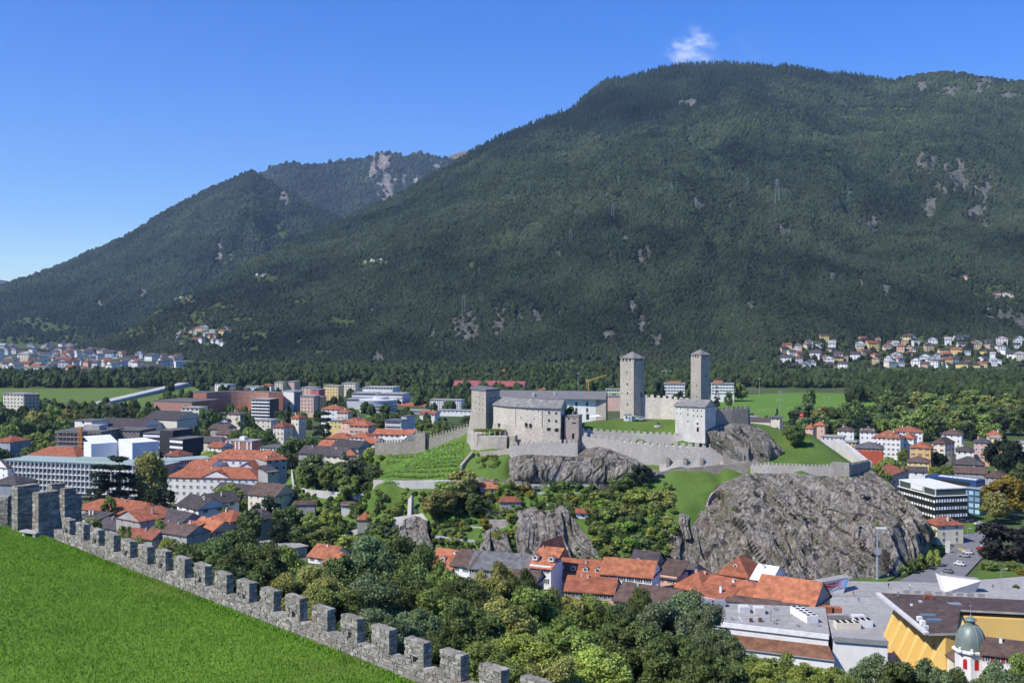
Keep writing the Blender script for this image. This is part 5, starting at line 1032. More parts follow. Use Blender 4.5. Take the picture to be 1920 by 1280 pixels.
cluster([('mid', 500, 925, 462, 60, 'deep'), ('mid', 540, 930, 455, 66, 'dark'), ('mid', 585, 955, 450, 70, 'mid'), ('mid', 620, 945, 452, 50, 'light'), ('mid', 560, 975, 442, 60, 'dark'), ('mid', 605, 985, 438, 56, 'mid'), ('mid', 650, 1000, 436, 50, 'light'), ('mid', 470, 950, 452, 56, 'dark'), ('mid', 420, 905, 520, 46, 'mid'), ('mid', 440, 900, 522, 44, 'light'), ('mid', 405, 912, 505, 30, 'light'), ('mid', 525, 965, 440, 50, 'deep'), ('mid', 630, 968, 446, 34, 'mid')], 'in the left foot gardens', 'trees at the left foot of the hill')
cluster([('mid', 1165, 880, 431, 56, 'dark'), ('mid', 1200, 866, 434, 50, 'deep'), ('mid', 1240, 913, 424, 66, 'olive'), ('mid', 1190, 905, 426, 60, 'light'), ('mid', 1150, 925, 422, 70, 'mid'), ('mid', 1170, 955, 416, 80, 'dark'), ('mid', 1205, 985, 411, 80, 'dark'), ('mid', 1230, 1000, 408, 60, 'mid'), ('mid', 1150, 990, 410, 60, 'light'), ('mid', 1180, 1020, 406, 60, 'mid'), ('mid', 1250, 960, 415, 50, 'olive'), ('mid', 1128, 945, 420, 40, 'mid'), ('mid', 1215, 940, 420, 50, 'light'), ('mid', 1220, 1030, 404, 46, 'light'), ('mid', 1260, 1010, 407, 40, 'light'), ('mid', 1140, 1030, 405, 40, 'light')], 'on the overgrown slope left of the cliff', 'trees on the overgrown slope')
tree_px('mid', 1490, 786, 463, 46, 'dark', 'lone round tree on the green lawn right of the castle', None)
tree_px('mid', 1068, 752, 458, 30, 'dark', 'small tree growing behind the gate tower in the castle', None)
tree_px('mid', 915, 716, 505, 26, 'light', 'light green tree top showing over the bastion roof', None); tree_px('mid', 945, 720, 512, 26, 'dark', 'dark tree top showing over the long slate roof', None)
rg = random.Random(5)
def scatter_shrubs(poly, n, cols, size, label, group, Yr):
    k = 0; tries = 0
    xs = [p[0] for p in poly]; ys = [p[1] for p in poly]
    while k < n and tries < n * 60:
        tries += 1; px, py = rg.uniform(min(xs), max(xs)), rg.uniform(min(ys), max(ys)); ins = False; j = len(poly) - 1
        for i in range(len(poly)):
            if (ys[i] > py) != (ys[j] > py) and px < (xs[j] - xs[i]) * (py - ys[i]) / (ys[j] - ys[i]) + xs[i]: ins = not ins
            j = i
        if not ins: continue
        lo, hi = Yr                     # find where the view ray meets the hill
        best = None
        for Y in np.arange(lo, hi, 1.0):
            q = P(px, py, Y)
            if hill_z(q.x, q.y) >= q.z: best = q; break
        if best is None: continue
        s_ = rg.uniform(*size); cn_ = rg.choice(cols); lab_ = ('large ' if s_ > (size[0] + size[1]) / 2 else 'small ') + CNAME[cn_] + ' ' + label; tree_at('bush', best.x, best.y, hill_z(best.x, best.y) - 0.25, s_ * rg.uniform(0.6, 1.0), s_ * rg.uniform(0.9, 1.5), cn_, lab_, group); k += 1
scatter_shrubs([(805, 945), (900, 918), (1000, 912), (1165, 912), (1165, 945), (1075, 952), (985, 950), (965, 1010), (880, 1030), (815, 1025)], 105, ['mid', 'light', 'bright', 'mid', 'grey', 'yellow', 'dark', 'light'], (1.6, 4.2), 'shrub in the terraced gardens under the castle rock', 'shrubs in the terraced gardens', (402, 446))
scatter_shrubs([(1090, 930), (1235, 900), (1270, 935), (1265, 1050), (1130, 1052), (1110, 990)], 60, ['mid', 'light', 'dark', 'mid', 'olive', 'bright'], (2.5, 5.5), 'shrub on the slope left of the cliff', 'shrubs left of the cliff', (400, 446))
scatter_shrubs([(560, 930), (700, 930), (800, 935), (800, 965), (740, 1005), (640, 1030), (560, 1010)], 60, ['mid', 'light', 'dark', 'grey', 'mid', 'dark'], (2.0, 5.0), 'shrub between the walls at the hill left foot', 'shrubs at the left foot of the hill', (405, 510))
scatter_shrubs([(895, 853), (940, 852), (952, 872), (930, 880), (895, 880)], 16, ['mid', 'light', 'dark'], (1.6, 2.8), 'bush on the terrace garden beside the stair wall', 'bushes on the terrace garden', (436, 470))
scatter_shrubs([(556, 850), (715, 862), (715, 905), (560, 910)], 30, ['mid', 'light', 'dark'], (3.0, 5.5), 'shrub among the trees on the left flank of the hill', 'shrubs on the left flank', (470, 540))
cl = bpy.data.objects['cliff'].data; cvn = len(cl.vertices)
for k in range(34):
    v_ = cl.vertices[rg.randrange(300 * 8, cvn - 300 * 20)].co; s_ = rg.uniform(.8, 2.2); cn_ = rg.choice(['olive', 'mid', 'light', 'dark'])
    tree_at('bush', v_.x, v_.y - .1, v_.z - .35 * s_, s_ * .8, s_ * 1.3, cn_, '%s %s bush clinging to the tall cliff face' % ('larger' if s_ > 1.5 else 'tiny', CNAME[cn_]), 'bushes on the cliff face')
# ground cover on the hill: one mass of low growth
g_ = np.random.default_rng(44); ux, uy = g_.uniform(-120, 80, 9000), g_.uniform(399, 520, 9000); uz = HILL(ux, uy); upx, upy = 960 + ux / uy * F, HOR + (CAM_Z - uz) / uy * F
ok = (uz > 0.3) & (fbm(ux / 9, uy / 9, 0, 3, 12) > -0.22) & (((upx > 545) & (upx < 712) & (upy > 850)) | ((upx > 700) & (upx < 800) & (upy > 924)) | ((upx > 800) & (upx < 1262) & (upy > 910) & (upx < 1215 + (upy - 910) * .5))) & ~((upx > 1240) & (upy < 955))
ux, uy, uz = ux[ok], uy[ok], uz[ok]; n_ = len(ux); ur = g_.uniform(0.5, 1.5, n_); uc = np.array([(0.05, 0.085, 0.02), (0.085, 0.14, 0.028), (0.035, 0.06, 0.018), (0.10, 0.13, 0.04)])[g_.integers(0, 4, n_)] * g_.uniform(.75, 1.3, (n_, 1))
forest('undergrowth', 'low mixed undergrowth covering the garden slopes of the hill', np.stack([ux, uy, uz + ur * .2], 1), np.stack([ur, ur, ur * .8], 1), uc, g_.integers(0, 4, n_), 'undergrowth')
# hedge of dark green under the rock, pergola, vineyard
def leafy(name, pts_fn, n, ls, mat, seed, parent=None):
    g = np.random.default_rng(seed); pos = pts_fn(g, n); nr = g.normal(size=(n, 3)); nr[:, 2] = np.abs(nr[:, 2]) + .3; nr /= np.linalg.norm(nr, axis=1)[:, None]; a = np.cross(nr, g.normal(size=(n, 3))); a /= np.linalg.norm(a, axis=1)[:, None]; b = np.cross(nr, a); s = (ls * g.uniform(.6, 1.4, n))[:, None]
    Q = np.stack([pos - a * s / 2, pos - b * s / 2, pos + a * s / 2, pos + b * s / 2], 1).reshape(-1, 3)
    return link(name, np_mesh(name, Q, np.arange(len(Q)).reshape(-1, 4), mat, False, {'shade': ('FLOAT', 'POINT', np.repeat(g.uniform(0, 1, n), 4))}), parent)
def hedge(label, a, b, w, h, mat, n=900):
    A_, B_ = P(*a), P(*b)
    def f(g, n_):
        u = g.uniform(0, 1, n_); p = np.outer(1 - u, A_) + np.outer(u, B_); p[:, 0] += 0; p[:, 1] += g.uniform(-w / 2, w / 2, n_); zz_ = HILL(p[:, 0], p[:, 1]); p[:, 2] = zz_ + h * np.sqrt(g.uniform(0, 1, n_)); return p
    r_ = tag(empty('hedge', tuple(A_)), label, 'hedge'); o_ = leafy('foliage', f, n, 0.4, mat, int(a[0]), r_); o_.location = tuple(-A_); return r_
hedge('long dark clipped hedge under the smooth rock hump', (1000, 905, 434), (1090, 905, 432), 2.0, 2.2, LG['dark'])
hedge('low green hedge beside the red roofed shed', (900, 930, 428), (950, 930, 427), 1.6, 1.8, LG['bright'], 500)
hedge('dark hedge under the garden pavilion terrace', (905, 952, 425), (945, 950, 425), 1.4, 2.0, LG['dark'], 500)
hedge('green hedge running along the middle garden terrace', (1090, 940, 423), (1160, 938, 424), 1.6, 1.6, LG['light'], 600)
pg = tag(empty('pergola', tuple(P(918, 812, 455))), 'yellow green vine pergola on the round terrace', 'pergola')
pc = P(921, 808, 460)
def fper(g, n): return np.stack([pc.x + g.uniform(-7.6, 6.4, n), pc.y + g.uniform(-3, 2.4, n) + 0.0, np.full(n, 47.6) + g.uniform(-.4, .35, n)], 1)
o_ = leafy('vine_canopy', fper, 2200, 0.5, leafmat((0.17, 0.20, 0.04)), 9, pg); o_.location = tuple(-pg.location)
for i in range(7):
    x_ = pc.x - 7.2 + i * 2.2; part(MB().box(x_ - .15, x_ + .15, pc.y - 3.0, pc.y - 2.7, 43.0, 47.5, M_CG), 'post', pg)
vrows = 13
for i in range(vrows):
    f = i / (vrows - 1); pa = P(718 + 6 * f, 888 - 30 * f, 448 + 42 * f); pb = P(866 + 2 * f, 890 - 52 * f, 443 + 32 * f)
    vr = tag(empty('vine_row', tuple(pa)), 'green vine row on the castle slope, %s from the bottom' % ORD[i], 'vines', 'vine rows on the castle slope')
    def fv(g, n):
        u = g.uniform(0, 1, n); p = np.outer(1 - u, pa) + np.outer(u, pb); p[:, 1] += g.uniform(-.45, .45, n); p[:, 2] = HILL(p[:, 0], p[:, 1]) + g.uniform(0.3, 1.7, n); return p
    o_ = leafy('foliage', fv, 900, 0.42, LG['bright'], 500 + i, vr); o_.location = tuple(-pa)
    pm = MB().box(-.05, .05, -.05, .05, 0, 2.1, MS_).mesh('post') if i == 0 else pm
    for j in range(9):
        q = pa.lerp(pb, (j + .5 + 0.3 * ((i * 7 + j * 3) % 5 - 2) / 5) / 9); link('post', pm, vr, (q.x - pa.x, q.y - pa.y, hill_z(q.x, q.y) - pa.z))

# town trees
cluster([('cedar', 187, 862, 512, 66, 'deep'), ('cedar', 222, 846, 520, 84, 'deep')], 'in front of the grid fronted office block', 'cedars by the office block')
tree_px('mid', 281, 838, 530, 74, 'olive', 'big round yellowish green tree left of the white barracks'); tree_px('mid', 298, 903, 500, 68, 'deep', 'dark rounded tree below the big round yellowish tree')
cluster([('mid', 205, 925, 490, 34, 'mid'), ('mid', 128, 950, 450, 26, 'light'), ('mid', 300, 965, 440, 30, 'mid'), ('mid', 425, 945, 470, 30, 'dark'), ('mid', 345, 940, 505, 20, 'light'), ('mid', 172, 962, 440, 40, 'light'), ('mid', 440, 985, 425, 50, 'dark'), ('mid', 460, 930, 515, 24, 'mid'), ('mid', 235, 980, 425, 34, 'mid'), ('mid', 320, 1000, 410, 40, 'olive'), ('mid', 400, 1000, 415, 40, 'dark')], 'among the lower left roofs', 'trees among the lower left roofs')
cluster([('mid', 12, 792, 760, 60, 'mid'), ('mid', 40, 775, 800, 56, 'dark'), ('mid', 68, 766, 820, 54, 'olive'), ('mid', 30, 815, 700, 70, 'dark'), ('mid', 75, 800, 720, 64, 'mid'), ('mid', 95, 780, 780, 50, 'dark'), ('mid', 105, 752, 900, 46, 'mid'), ('mid', 130, 758, 880, 44, 'olive'), ('mid', 152, 762, 860, 40, 'dark'), ('mid', 172, 770, 840, 34, 'dark'), ('mid', -5, 830, 680, 60, 'dark'), ('mid', 60, 835, 670, 60, 'dark'), ('mid', 92, 815, 690, 40, 'mid'), ('mid', 115, 780, 800, 40, 'mid')], 'in the wood left of the scaffolded block', 'trees in the wood at left')
cluster([('cone', 235, 748, 960, 18, 'deep'), ('mid', 252, 742, 980, 28, 'dark'), ('mid', 268, 756, 950, 24, 'mid'), ('mid', 282, 760, 960, 22, 'dark'), ('mid', 210, 780, 860, 26, 'mid')], 'beside the brick red complex', 'trees left of the brick red complex')
cluster([('mid', 389, 757, 830, 40, 'dark'), ('cypress', 371, 782, 760, 12, 'deep'), ('mid', 388, 800, 750, 18, 'olive'), ('mid', 442, 800, 740, 36, 'mid'), ('mid', 470, 796, 735, 44, 'mid'), ('mid', 500, 800, 730, 44, 'dark'), ('mid', 400, 832, 640, 50, 'light'), ('mid', 425, 836, 660, 30, 'mid'), ('mid', 455, 770, 900, 26, 'dark'), ('mid', 350, 815, 720, 20, 'dark')], 'behind the barracks', 'trees behind the barracks')
cluster([('cypress', 541, 752, 780, 20, 'deep'), ('cypress', 556, 770, 770, 14, 'deep'), ('cedar', 606, 764, 740, 56, 'deep'), ('mid', 575, 805, 690, 70, 'dark'), ('mid', 548, 815, 680, 50, 'dark'), ('mid', 530, 832, 640, 30, 'dark'), ('mid', 590, 830, 650, 50, 'deep'), ('mid', 525, 762, 960, 24, 'dark'), ('mid', 562, 765, 950, 30, 'mid'), ('mid', 500, 760, 1000, 20, 'dark')], 'in the villa park left of the hill', 'trees in the villa park')
cluster([('mid', 690, 776, 860, 40, 'mid'), ('mid', 712, 772, 900, 34, 'dark'), ('mid', 700, 796, 790, 34, 'light'), ('mid', 740, 790, 820, 34, 'mid'), ('mid', 772, 800, 700, 24, 'purple'), ('mid', 810, 788, 760, 40, 'mid'), ('mid', 842, 782, 780, 44, 'dark'), ('mid', 868, 786, 760, 40, 'dark'), ('mid', 796, 778, 860, 30, 'mid'), ('mid', 880, 776, 900, 40, 'dark'), ('mid', 752, 768, 960, 26, 'dark'), ('mid', 640, 752, 1100, 24, 'dark'), ('mid', 725, 830, 560, 24, 'dark'), ('mid', 735, 818, 600, 30, 'mid'), ('mid', 700, 825, 560, 30, 'olive'), ('mid', 660, 760, 1050, 20, 'mid')], 'behind the crenellated town wall', 'trees behind the town wall')
# right hand side
tree_px('mid', 1888, 968, 428, 120, 'black', 'huge blackish broad tree beside the street at right'); tree_px('mid', 1890, 888, 515, 96, 'yellow', 'large tree turning yellow beside the blue office'); tree_px('mid', 1868, 918, 500, 60, 'olive', 'olive tinted tree in front of the yellow tree')
cluster([('mid', 1852, 1044, 405, 36, 'mid'), ('mid', 1894, 1044, 405, 42, 'mid'), ('mid', 1918, 1062, 398, 26, 'yellow')], 'small and round on the paved square', 'street trees on the square')
tree_px('bush', 1906, 1093, 378, 14, 'dark', 'small potted round tree near the right edge of the square')
cluster([('bush', 1690, 1052, 398, 34, 'mid'), ('bush', 1712, 1044, 402, 36, 'dark'), ('bush', 1732, 1036, 406, 34, 'mid'), ('bush', 1752, 1028, 412, 30, 'light')], 'in the row along the street at the cliff foot', 'shrubs along the street')
cluster([('mid', 1664, 846, 590, 64, 'mid'), ('mid', 1640, 858, 560, 36, 'light'), ('mid', 1762, 845, 690, 30, 'deep'), ('mid', 1776, 868, 640, 34, 'mid'), ('mid', 1750, 872, 640, 26, 'light'), ('mid', 1872, 812, 660, 60, 'deep'), ('mid', 1900, 820, 640, 50, 'deep'), ('cone', 1883, 806, 650, 40, 'deep'), ('mid', 1606, 828, 720, 34, 'dark'), ('mid', 1692, 836, 700, 22, 'mid'), ('mid', 1735, 850, 690, 16, 'mid'), ('mid', 1655, 880, 560, 40, 'mid'), ('mid', 1845, 868, 620, 26, 'mid'), ('mid', 1915, 860, 600, 40, 'dark'), ('mid', 1800, 832, 740, 18, 'light')], 'among the houses right of the hill', 'trees among the houses at right')
rows = []
for i in range(17): rows.append(('far', 1500 + i * 27 + rg.uniform(-6, 6), 772 + rg.uniform(-8, 8), 860 + rg.uniform(-30, 30), 46, rg.choice(['dark', 'mid', 'dark', 'deep'])))
for i in range(17): rows.append(('far', 1512 + i * 26 + rg.uniform(-8, 8), 752 + rg.uniform(-8, 8), 990 + rg.uniform(-40, 40), 44, rg.choice(['dark', 'mid', 'olive', 'dark'])))
for i in range(14): rows.append(('far', 1610 + i * 25 + rg.uniform(-8, 8), 733 + rg.uniform(-7, 6), 1200 + rg.uniform(-60, 60), 42, rg.choice(['dark', 'mid', 'olive', 'light', 'mid'])))
cluster(rows, 'in the wide wood behind the right hand houses', 'trees in the wide wood at right')
cluster([('far', 1516, 724, 1080, 28, 'dark'), ('cone', 1457, 762, 900, 16, 'deep'), ('far', 1414, 770, 900, 20, 'dark'), ('far', 1437, 775, 880, 14, 'dark'), ('cypress', 1488, 770, 800, 10, 'deep'), ('far', 1505, 775, 830, 26, 'mid')], 'at the edge of the sports field', 'trees around the sports field')
cluster([('far', 1235, 708, 1180, 26, 'deep'), ('far', 1222, 715, 1150, 20, 'dark'), ('far', 1276, 728, 1150, 16, 'deep'), ('far', 1294, 715, 1200, 18, 'dark'), ('cone', 1344, 722, 1150, 18, 'deep'), ('far', 1366, 730, 1150, 18, 'dark'), ('far', 1390, 716, 1250, 26, 'mid')], 'between the white school blocks beyond the towers', 'trees by the white school blocks')
# tree belts along the river and around the plain: one mass
def belt(name, label, n, px0, px1, Y0, Y1, r, tint, seed, mask=None):
    g = np.random.default_rng(seed); Y = g.uniform(Y0, Y1, n); px = g.uniform(px0, px1, n); x = (px - 960) / F * Y
    k = np.ones(n, bool) if mask is None else mask(px, Y, x, g); x, Y, px = x[k], Y[k], px[k]; n = len(x)
    rr_ = g.uniform(r[0], r[1], n); c = np.array(tint)[None] * (1 + 0.35 * g.uniform(-1, 1, n) + 0.3 * fbm(x / 60, Y / 60, 0, 3, 4))[:, None]; idx = g.integers(0, 4, n); 
    return forest(name, label, np.stack([x, Y, rr_ * 1.1], 1), np.stack([rr_, rr_, rr_ * g.uniform(1.0, 1.6, n)], 1), np.clip(c, .008, .3), idx, 'wood')
belt('river_wood', 'belt of trees along the river across the valley floor', 8200, -80, 2000, 1500, 2150, (3.2, 6.2), (0.052, 0.075, 0.028), 5, lambda px, Y, x, g: (fbm(x / 120, Y / 60, 0, 3, 71) > -0.25) & ~((Y > 1860) & ((px < 350) | (px > 1450))))
belt('town_trees', 'scattered tree crowns among the roofs of the lower town', 640, -60, 900, 620, 1500, (2.6, 5.0), (0.055, 0.085, 0.028), 6, lambda px, Y, x, g: ~((px < 300) & (Y > 1150)) & (g.uniform(0, 1, len(px)) < 0.8))
belt('town_trees', 'scattered tree crowns around the halls beyond the castle', 420, 780, 1330, 1150, 1560, (3, 6), (0.055, 0.085, 0.028), 8)
belt('plain_wood', 'dense wood on the plain at the far right', 900, 1590, 2000, 1230, 1580, (4.5, 7.5), (0.05, 0.075, 0.026), 9)
belt('town_trees', 'tree crowns filling the left edge of the town before the meadow', 160, -60, 230, 900, 1080, (3.5, 6), (0.05, 0.075, 0.026), 10)

# ------------------------------------------------------------------ buildings of the town
OR, OB, RD = tiles((0.36, 0.130, 0.070)), tiles((0.43, 0.165, 0.085)), tiles((0.27, 0.100, 0.062))
BR, DK, GS = tiles((0.125, 0.085, 0.07), 'brown_roof'), tiles((0.085, 0.075, 0.075), 'dark_roof'), tiles((0.14, 0.14, 0.145), 'slate_roof')
WHT, CRM, PNK, YEL = plaster((0.78, 0.77, 0.74), .06), plaster((0.72, 0.66, 0.52), .08), plaster((0.66, 0.44, 0.35), .08), plaster((0.74, 0.57, 0.24), .06)
GRY, TAN, OCH, BRK = plaster((0.40, 0.39, 0.37), .12), plaster((0.55, 0.42, 0.27), .1), plaster((0.68, 0.42, 0.18), .08), plaster((0.46, 0.19, 0.12), .08)
LGR, BLU, CON = plaster((0.60, 0.60, 0.59), .08), plaster((0.55, 0.68, 0.76), .05), plaster((0.50, 0.49, 0.46), .12)
M_FLAT = stone((0.35, 0.34, 0.32), 0.3, 'gravel_roof', dark=0.8, bump=0.1); M_FLATD = stone((0.15, 0.145, 0.14), 0.3, 'bitumen_roof', dark=0.8, bump=0.1); M_GREENR = flat((0.33, 0.42, 0.38), 0.7, name='copper_green_roof')
M_BLK = flat((0.022, 0.020, 0.020), 0.35, 0.5, name='black_cladding'); M_METAL = flat((0.45, 0.46, 0.47), 0.45, 0.5, 0.5, 'grey_metal'); M_WP = flat((0.80, 0.80, 0.79), 0.5, name='white_paint')
hr = random.Random(99)
def roof_mesh(m, w, d, z, rise, rt, mat, oh, wallm=None, gables=None):
    x0, x1, y0, y1 = -oh, w + oh, -oh, d + oh; th = 0.28; drop = oh * rise / (d / 2 if rt in ('gx', 'hip') else w / 2) if rt != 'flat' else 0; zl = z - drop
    def fascia(pts):
        for i in range(len(pts)):
            a, b = pts[i], pts[(i + 1) % len(pts)]; m.poly([(a[0], a[1], a[2] - th), (b[0], b[1], b[2] - th), b, a], mat)
        m.poly([(p[0], p[1], p[2] - th) for p in reversed(pts)], mat)
    if rt == 'gx':
        r0, r1 = (x0, d / 2, z + rise), (x1, d / 2, z + rise); a, b, c, e = (x0, y0, zl), (x1, y0, zl), (x1, y1, zl), (x0, y1, zl)
        m.poly([a, b, r1, r0], mat); m.poly([c, e, r0, r1], mat); fascia([a, b, c, e])
        if gables is not None: gables.poly([(0, 0, z), (0, d / 2, z + rise - 0.05), (0, d, z)], wallm); gables.poly([(w, 0, z), (w, d, z), (w, d / 2, z + rise - 0.05)], wallm)
    elif rt == 'gy':
        r0, r1 = (w / 2, y0, z + rise), (w / 2, y1, z + rise); a, b, c, e = (x0, y0, zl), (x1, y0, zl), (x1, y1, zl), (x0, y1, zl)
        m.poly([b, c, r1, r0], mat); m.poly([e, a, r0, r1], mat); fascia([a, b, c, e])
        if gables is not None: gables.poly([(0, 0, z), (w, 0, z), (w / 2, 0, z + rise - 0.05)], wallm); gables.poly([(0, d, z), (w / 2, d, z + rise - 0.05), (w, d, z)], wallm)
    elif rt == 'hip':
        a, b, c, e = (x0, y0, zl), (x1, y0, zl), (x1, y1, zl), (x0, y1, zl)
        if w >= d: r0, r1 = (d / 2, d / 2, z + rise), (w - d / 2, d / 2, z + rise)
        else: r0, r1 = (w / 2, w / 2, z + rise), (w / 2, d - w / 2, z + rise)
        if w >= d: m.poly([a, b, r1, r0], mat); m.poly([b, c, r1], mat); m.poly([c, e, r0, r1], mat); m.poly([e, a, r0], mat)
        else: m.poly([a, b, r0], mat); m.poly([b, c, r1, r0], mat); m.poly([c, e, r1], mat); m.poly([e, a, r0, r1], mat)
        fascia([a, b, c, e])
    elif rt == 'flat':
        m.box(x0, x1, y0, y1, z, z + 0.35, mat)
    elif rt == 'mono':
        m.poly([(x0, y0, zl), (x1, y0, zl), (x1, y1, z + rise), (x0, y1, z + rise)], mat); fascia([(x0, y0, zl), (x1, y0, zl), (x1, y1, z + rise), (x0, y1, z + rise)])
def house(name, label, a, b, eave, depth, wall=WHT, roof=OR, rt='hip', rise=3.0, fl=2, nc=4, style='plain', side=0, lside=0, ch=1, oh=0.6, z0=None, ww=1.0, wh=1.4, cat='house', group=None, gm=None, top=2.0, fh=None, fm=None, zwin=None):
    A, B = Vector(((a[0] - 960) / F * a[1], a[1])), Vector(((b[0] - 960) / F * b[1], b[1])); d = B - A; w = d.length; rz = math.atan2(d.y, d.x)
    if z0 is None: z0 = max(0.0, min(ground_z(A.x, A.y), ground_z(B.x, B.y)))
    H = CAM_Z - (eave - HOR) / F * a[1] - z0
    root = tag(empty(name, (A.x, A.y, z0), rz), label, cat, group)
    wb_ = MB().box(0, w, 0, depth, -1.0, H, wall); rm = MB(); roof_mesh(rm, w, depth, H, rise, rt, roof, oh, wall, wb_); wb_.build('wall', root); ro = rm.build('roof', root)
    fh = fh or max(2.6, min(3.4, (H - 0.5) / max(fl, 1)))
    def rowz(r): return H - top - r * fh
    for r in range(fl):
        z = rowz(r)
        if z < 0.1: break
        for c in range(nc): link('window', win_mesh(ww, wh, style, gm, fm), root, ((c + 0.5) * w / nc, 0, z))
        for c in range(side): link('window', win_mesh(ww, wh, style, gm, fm), root, (w, (c + 0.5) * depth / side, z), math.pi / 2)
        for c in range(lside): link('window', win_mesh(ww, wh, style, gm, fm), root, (0, (lside - c - 0.5) * depth / lside, z), -math.pi / 2)
    for c in range(ch):
        cx, cyy = hr.uniform(0.2, 0.8) * w, hr.uniform(0.35, 0.6) * depth; zt = H + rise * 0.55
        MB().box(cx - .35, cx + .35, cyy - .3, cyy + .3, zt - 1.0, zt + 1.7, wall).box(cx - .42, cx + .42, cyy - .37, cyy + .37, zt + 1.7, zt + 1.85, GRY).build('chimney', ro)
    return root, w, depth, H
def dormers(h, n, y, z, wd=1.8, hh=1.5, dp=3.0, roof=OR, x0=0.12, x1=0.88):
    root, w, d, H = h; ro = [c for c in root.children if c.name.startswith('roof')][0]
    for i in range(n):
        x = w * (x0 + (x1 - x0) * (i / (n - 1) if n > 1 else 0.5)); m = MB(); m.box(x - wd / 2, x + wd / 2, y, y + dp, z - .6, z + hh * .6, WHT)
        m.poly([(x - wd / 2 - .15, y - .2, z + hh * .6), (x, y - .2, z + hh), (x, y + dp, z + hh), (x - wd / 2 - .15, y + dp, z + hh * .6)], roof); m.poly([(x, y - .2, z + hh), (x + wd / 2 + .15, y - .2, z + hh * .6), (x + wd / 2 + .15, y + dp, z + hh * .6), (x, y + dp, z + hh)], roof)
        m.poly([(x - wd / 2, y, z + hh * .6), (x + wd / 2, y, z + hh * .6), (x, y, z + hh * .97)], WHT); m.box(x - wd * .32, x + wd * .32, y - .03, y + .02, z - .2, z + hh * .5, glass()); m.build('dormer', ro)
def balconies(h, fl, x0f, x1f, fh, top, wall=WHT, dp=1.3):
    root, w, d, H = h
    for r in range(fl):
        z = H - top - r * fh; MB().box(w * x0f, w * x1f, -dp, 0, z - .2, z, wall).box(w * x0f, w * x1f, -dp - .08, -dp, z - .2, z + .95, wall).build('balcony', root)

# --- the long office block with its grid of sunshades
h = house('office_block', 'long office block with white grid of sunshades and pale green flat roof', (12, 586), (300, 561), 862, 17, plaster((0.35, 0.35, 0.34), .1), M_GREENR, 'flat', 0, 0, 0, ch=0, oh=1.2, cat='office')
root, w, d, H = h
slab = MB().box(0, w, -0.9, 0, -0.16, 0.16, M_WP).mesh('sunshade_slab'); fin = MB().box(-0.12, 0.12, -0.9, 0, 0, 2.9, M_WP).mesh('fin')
for r in range(6): link('sunshade_slab', slab, root, (0, 0, H - 0.3 - r * 3.15))
nb = 36
for r in range(5):
    for c in range(nb + 1): link('fin', fin, root, (0.12 + c * (w - .24) / nb, 0, H - 0.3 - (r + 1) * 3.15 + .16))
    for c in range(nb): link('window', win_mesh((w / nb) * 0.62, 1.7, 'fixed'), root, ((c + .5) * w / nb, 0, H - 0.3 - (r + 1) * 3.15 + 0.7))
MB().box(w * .42, w * .68, 5, 11, H + .35, H + 2.0, M_GREENR).build('penthouse', root)
house('office_wing', 'lower office wing with pale green flat roof behind the white barracks', (305, 575), (394, 590), 866, 12, LGR, M_GREENR, 'flat', 0, 3, 18, 'fixed', ch=0, oh=.8, cat='office', ww=.8, wh=2.0)
# --- barracks
h = house('barracks', 'long white barracks building with hipped orange roof, rear of the two', (391, 596), (498, 588), 858, 15, WHT, OR, 'hip', 4.2, 3, 8, 'shw', ch=0, lside=3, ww=.9, wh=1.5, top=3.0, cat='barracks'); dormers(h, 6, 3.5, h[3] + 2.2, .9, .6, 1.2)
h = house('barracks', 'front white barracks wing with central pediment and orange tiled roof', (313, 556), (482, 548), 892, 16, WHT, OR, 'hip', 4.4, 3, 13, 'shw', ch=2, ww=.85, wh=1.4, top=2.6, cat='barracks')
root, w, d, H = h; m = MB(); x0, x1 = w * .40, w * .70
m.poly([(x0 - .4, -.5, H - .1), (x1 + .4, -.5, H - .1), ((x0 + x1) / 2, -.5, H + 3.2)], WHT); m.poly([(x0 - .6, -.9, H - .1), ((x0 + x1) / 2, -.9, H + 3.5), ((x0 + x1) / 2, 8, H + 3.5), (x0 - .6, 8, H - .1)], OR); m.poly([((x0 + x1) / 2, -.9, H + 3.5), (x1 + .6, -.9, H - .1), (x1 + .6, 8, H - .1), ((x0 + x1) / 2, 8, H + 3.5)], OR); m.build('pediment', root)
house('barracks', 'orange roofed side wing joining the two white barracks', (345, 575), (388, 572), 878, 22, WHT, OR, 'gx', 4.0, 1, 3, ch=1, cat='barracks')
house('barracks', 'short orange roofed link at the right end of the white barracks', (478, 560), (500, 580), 878, 10, WHT, OR, 'gx', 3, 1, 2, ch=0, cat='barracks')
# --- around the office block
house('long_house', 'wide orange roofed house behind the office block', (52, 660), (143, 652), 852, 18, CRM, OR, 'hip', 4.5, 1, 8, ch=1)
h = house('scaffolded_block', 'brown building shell wrapped in pale scaffolding grid', (106, 690), (190, 684), 808, 26, plaster((0.20, 0.15, 0.13), .2), M_FLATD, 'flat', 0, 3, 12, 'fixed', ch=0, cat='building', ww=1.6, wh=1.8, side=6)
root, w, d, H = h
pole = MB().box(-.09, .09, -1.5, -1.3, 0, H + 1, M_METAL).mesh('scaffold_pole'); deck = MB().box(0, w, -1.5, -.3, -.08, .08, flat((.45, .40, .33), .8, name='scaffold_plank')).mesh('scaffold_deck')
for c in range(13): link('scaffold_pole', pole, root, (c * w / 12, 0, 0))
for r in range(5): link('scaffold_deck', deck, root, (0, 0, H - .5 - r * 3.0))
MB().box(w * .45, w * .8, 8, 16, H + .3, H + 3.4, GRY).build('penthouse', root)
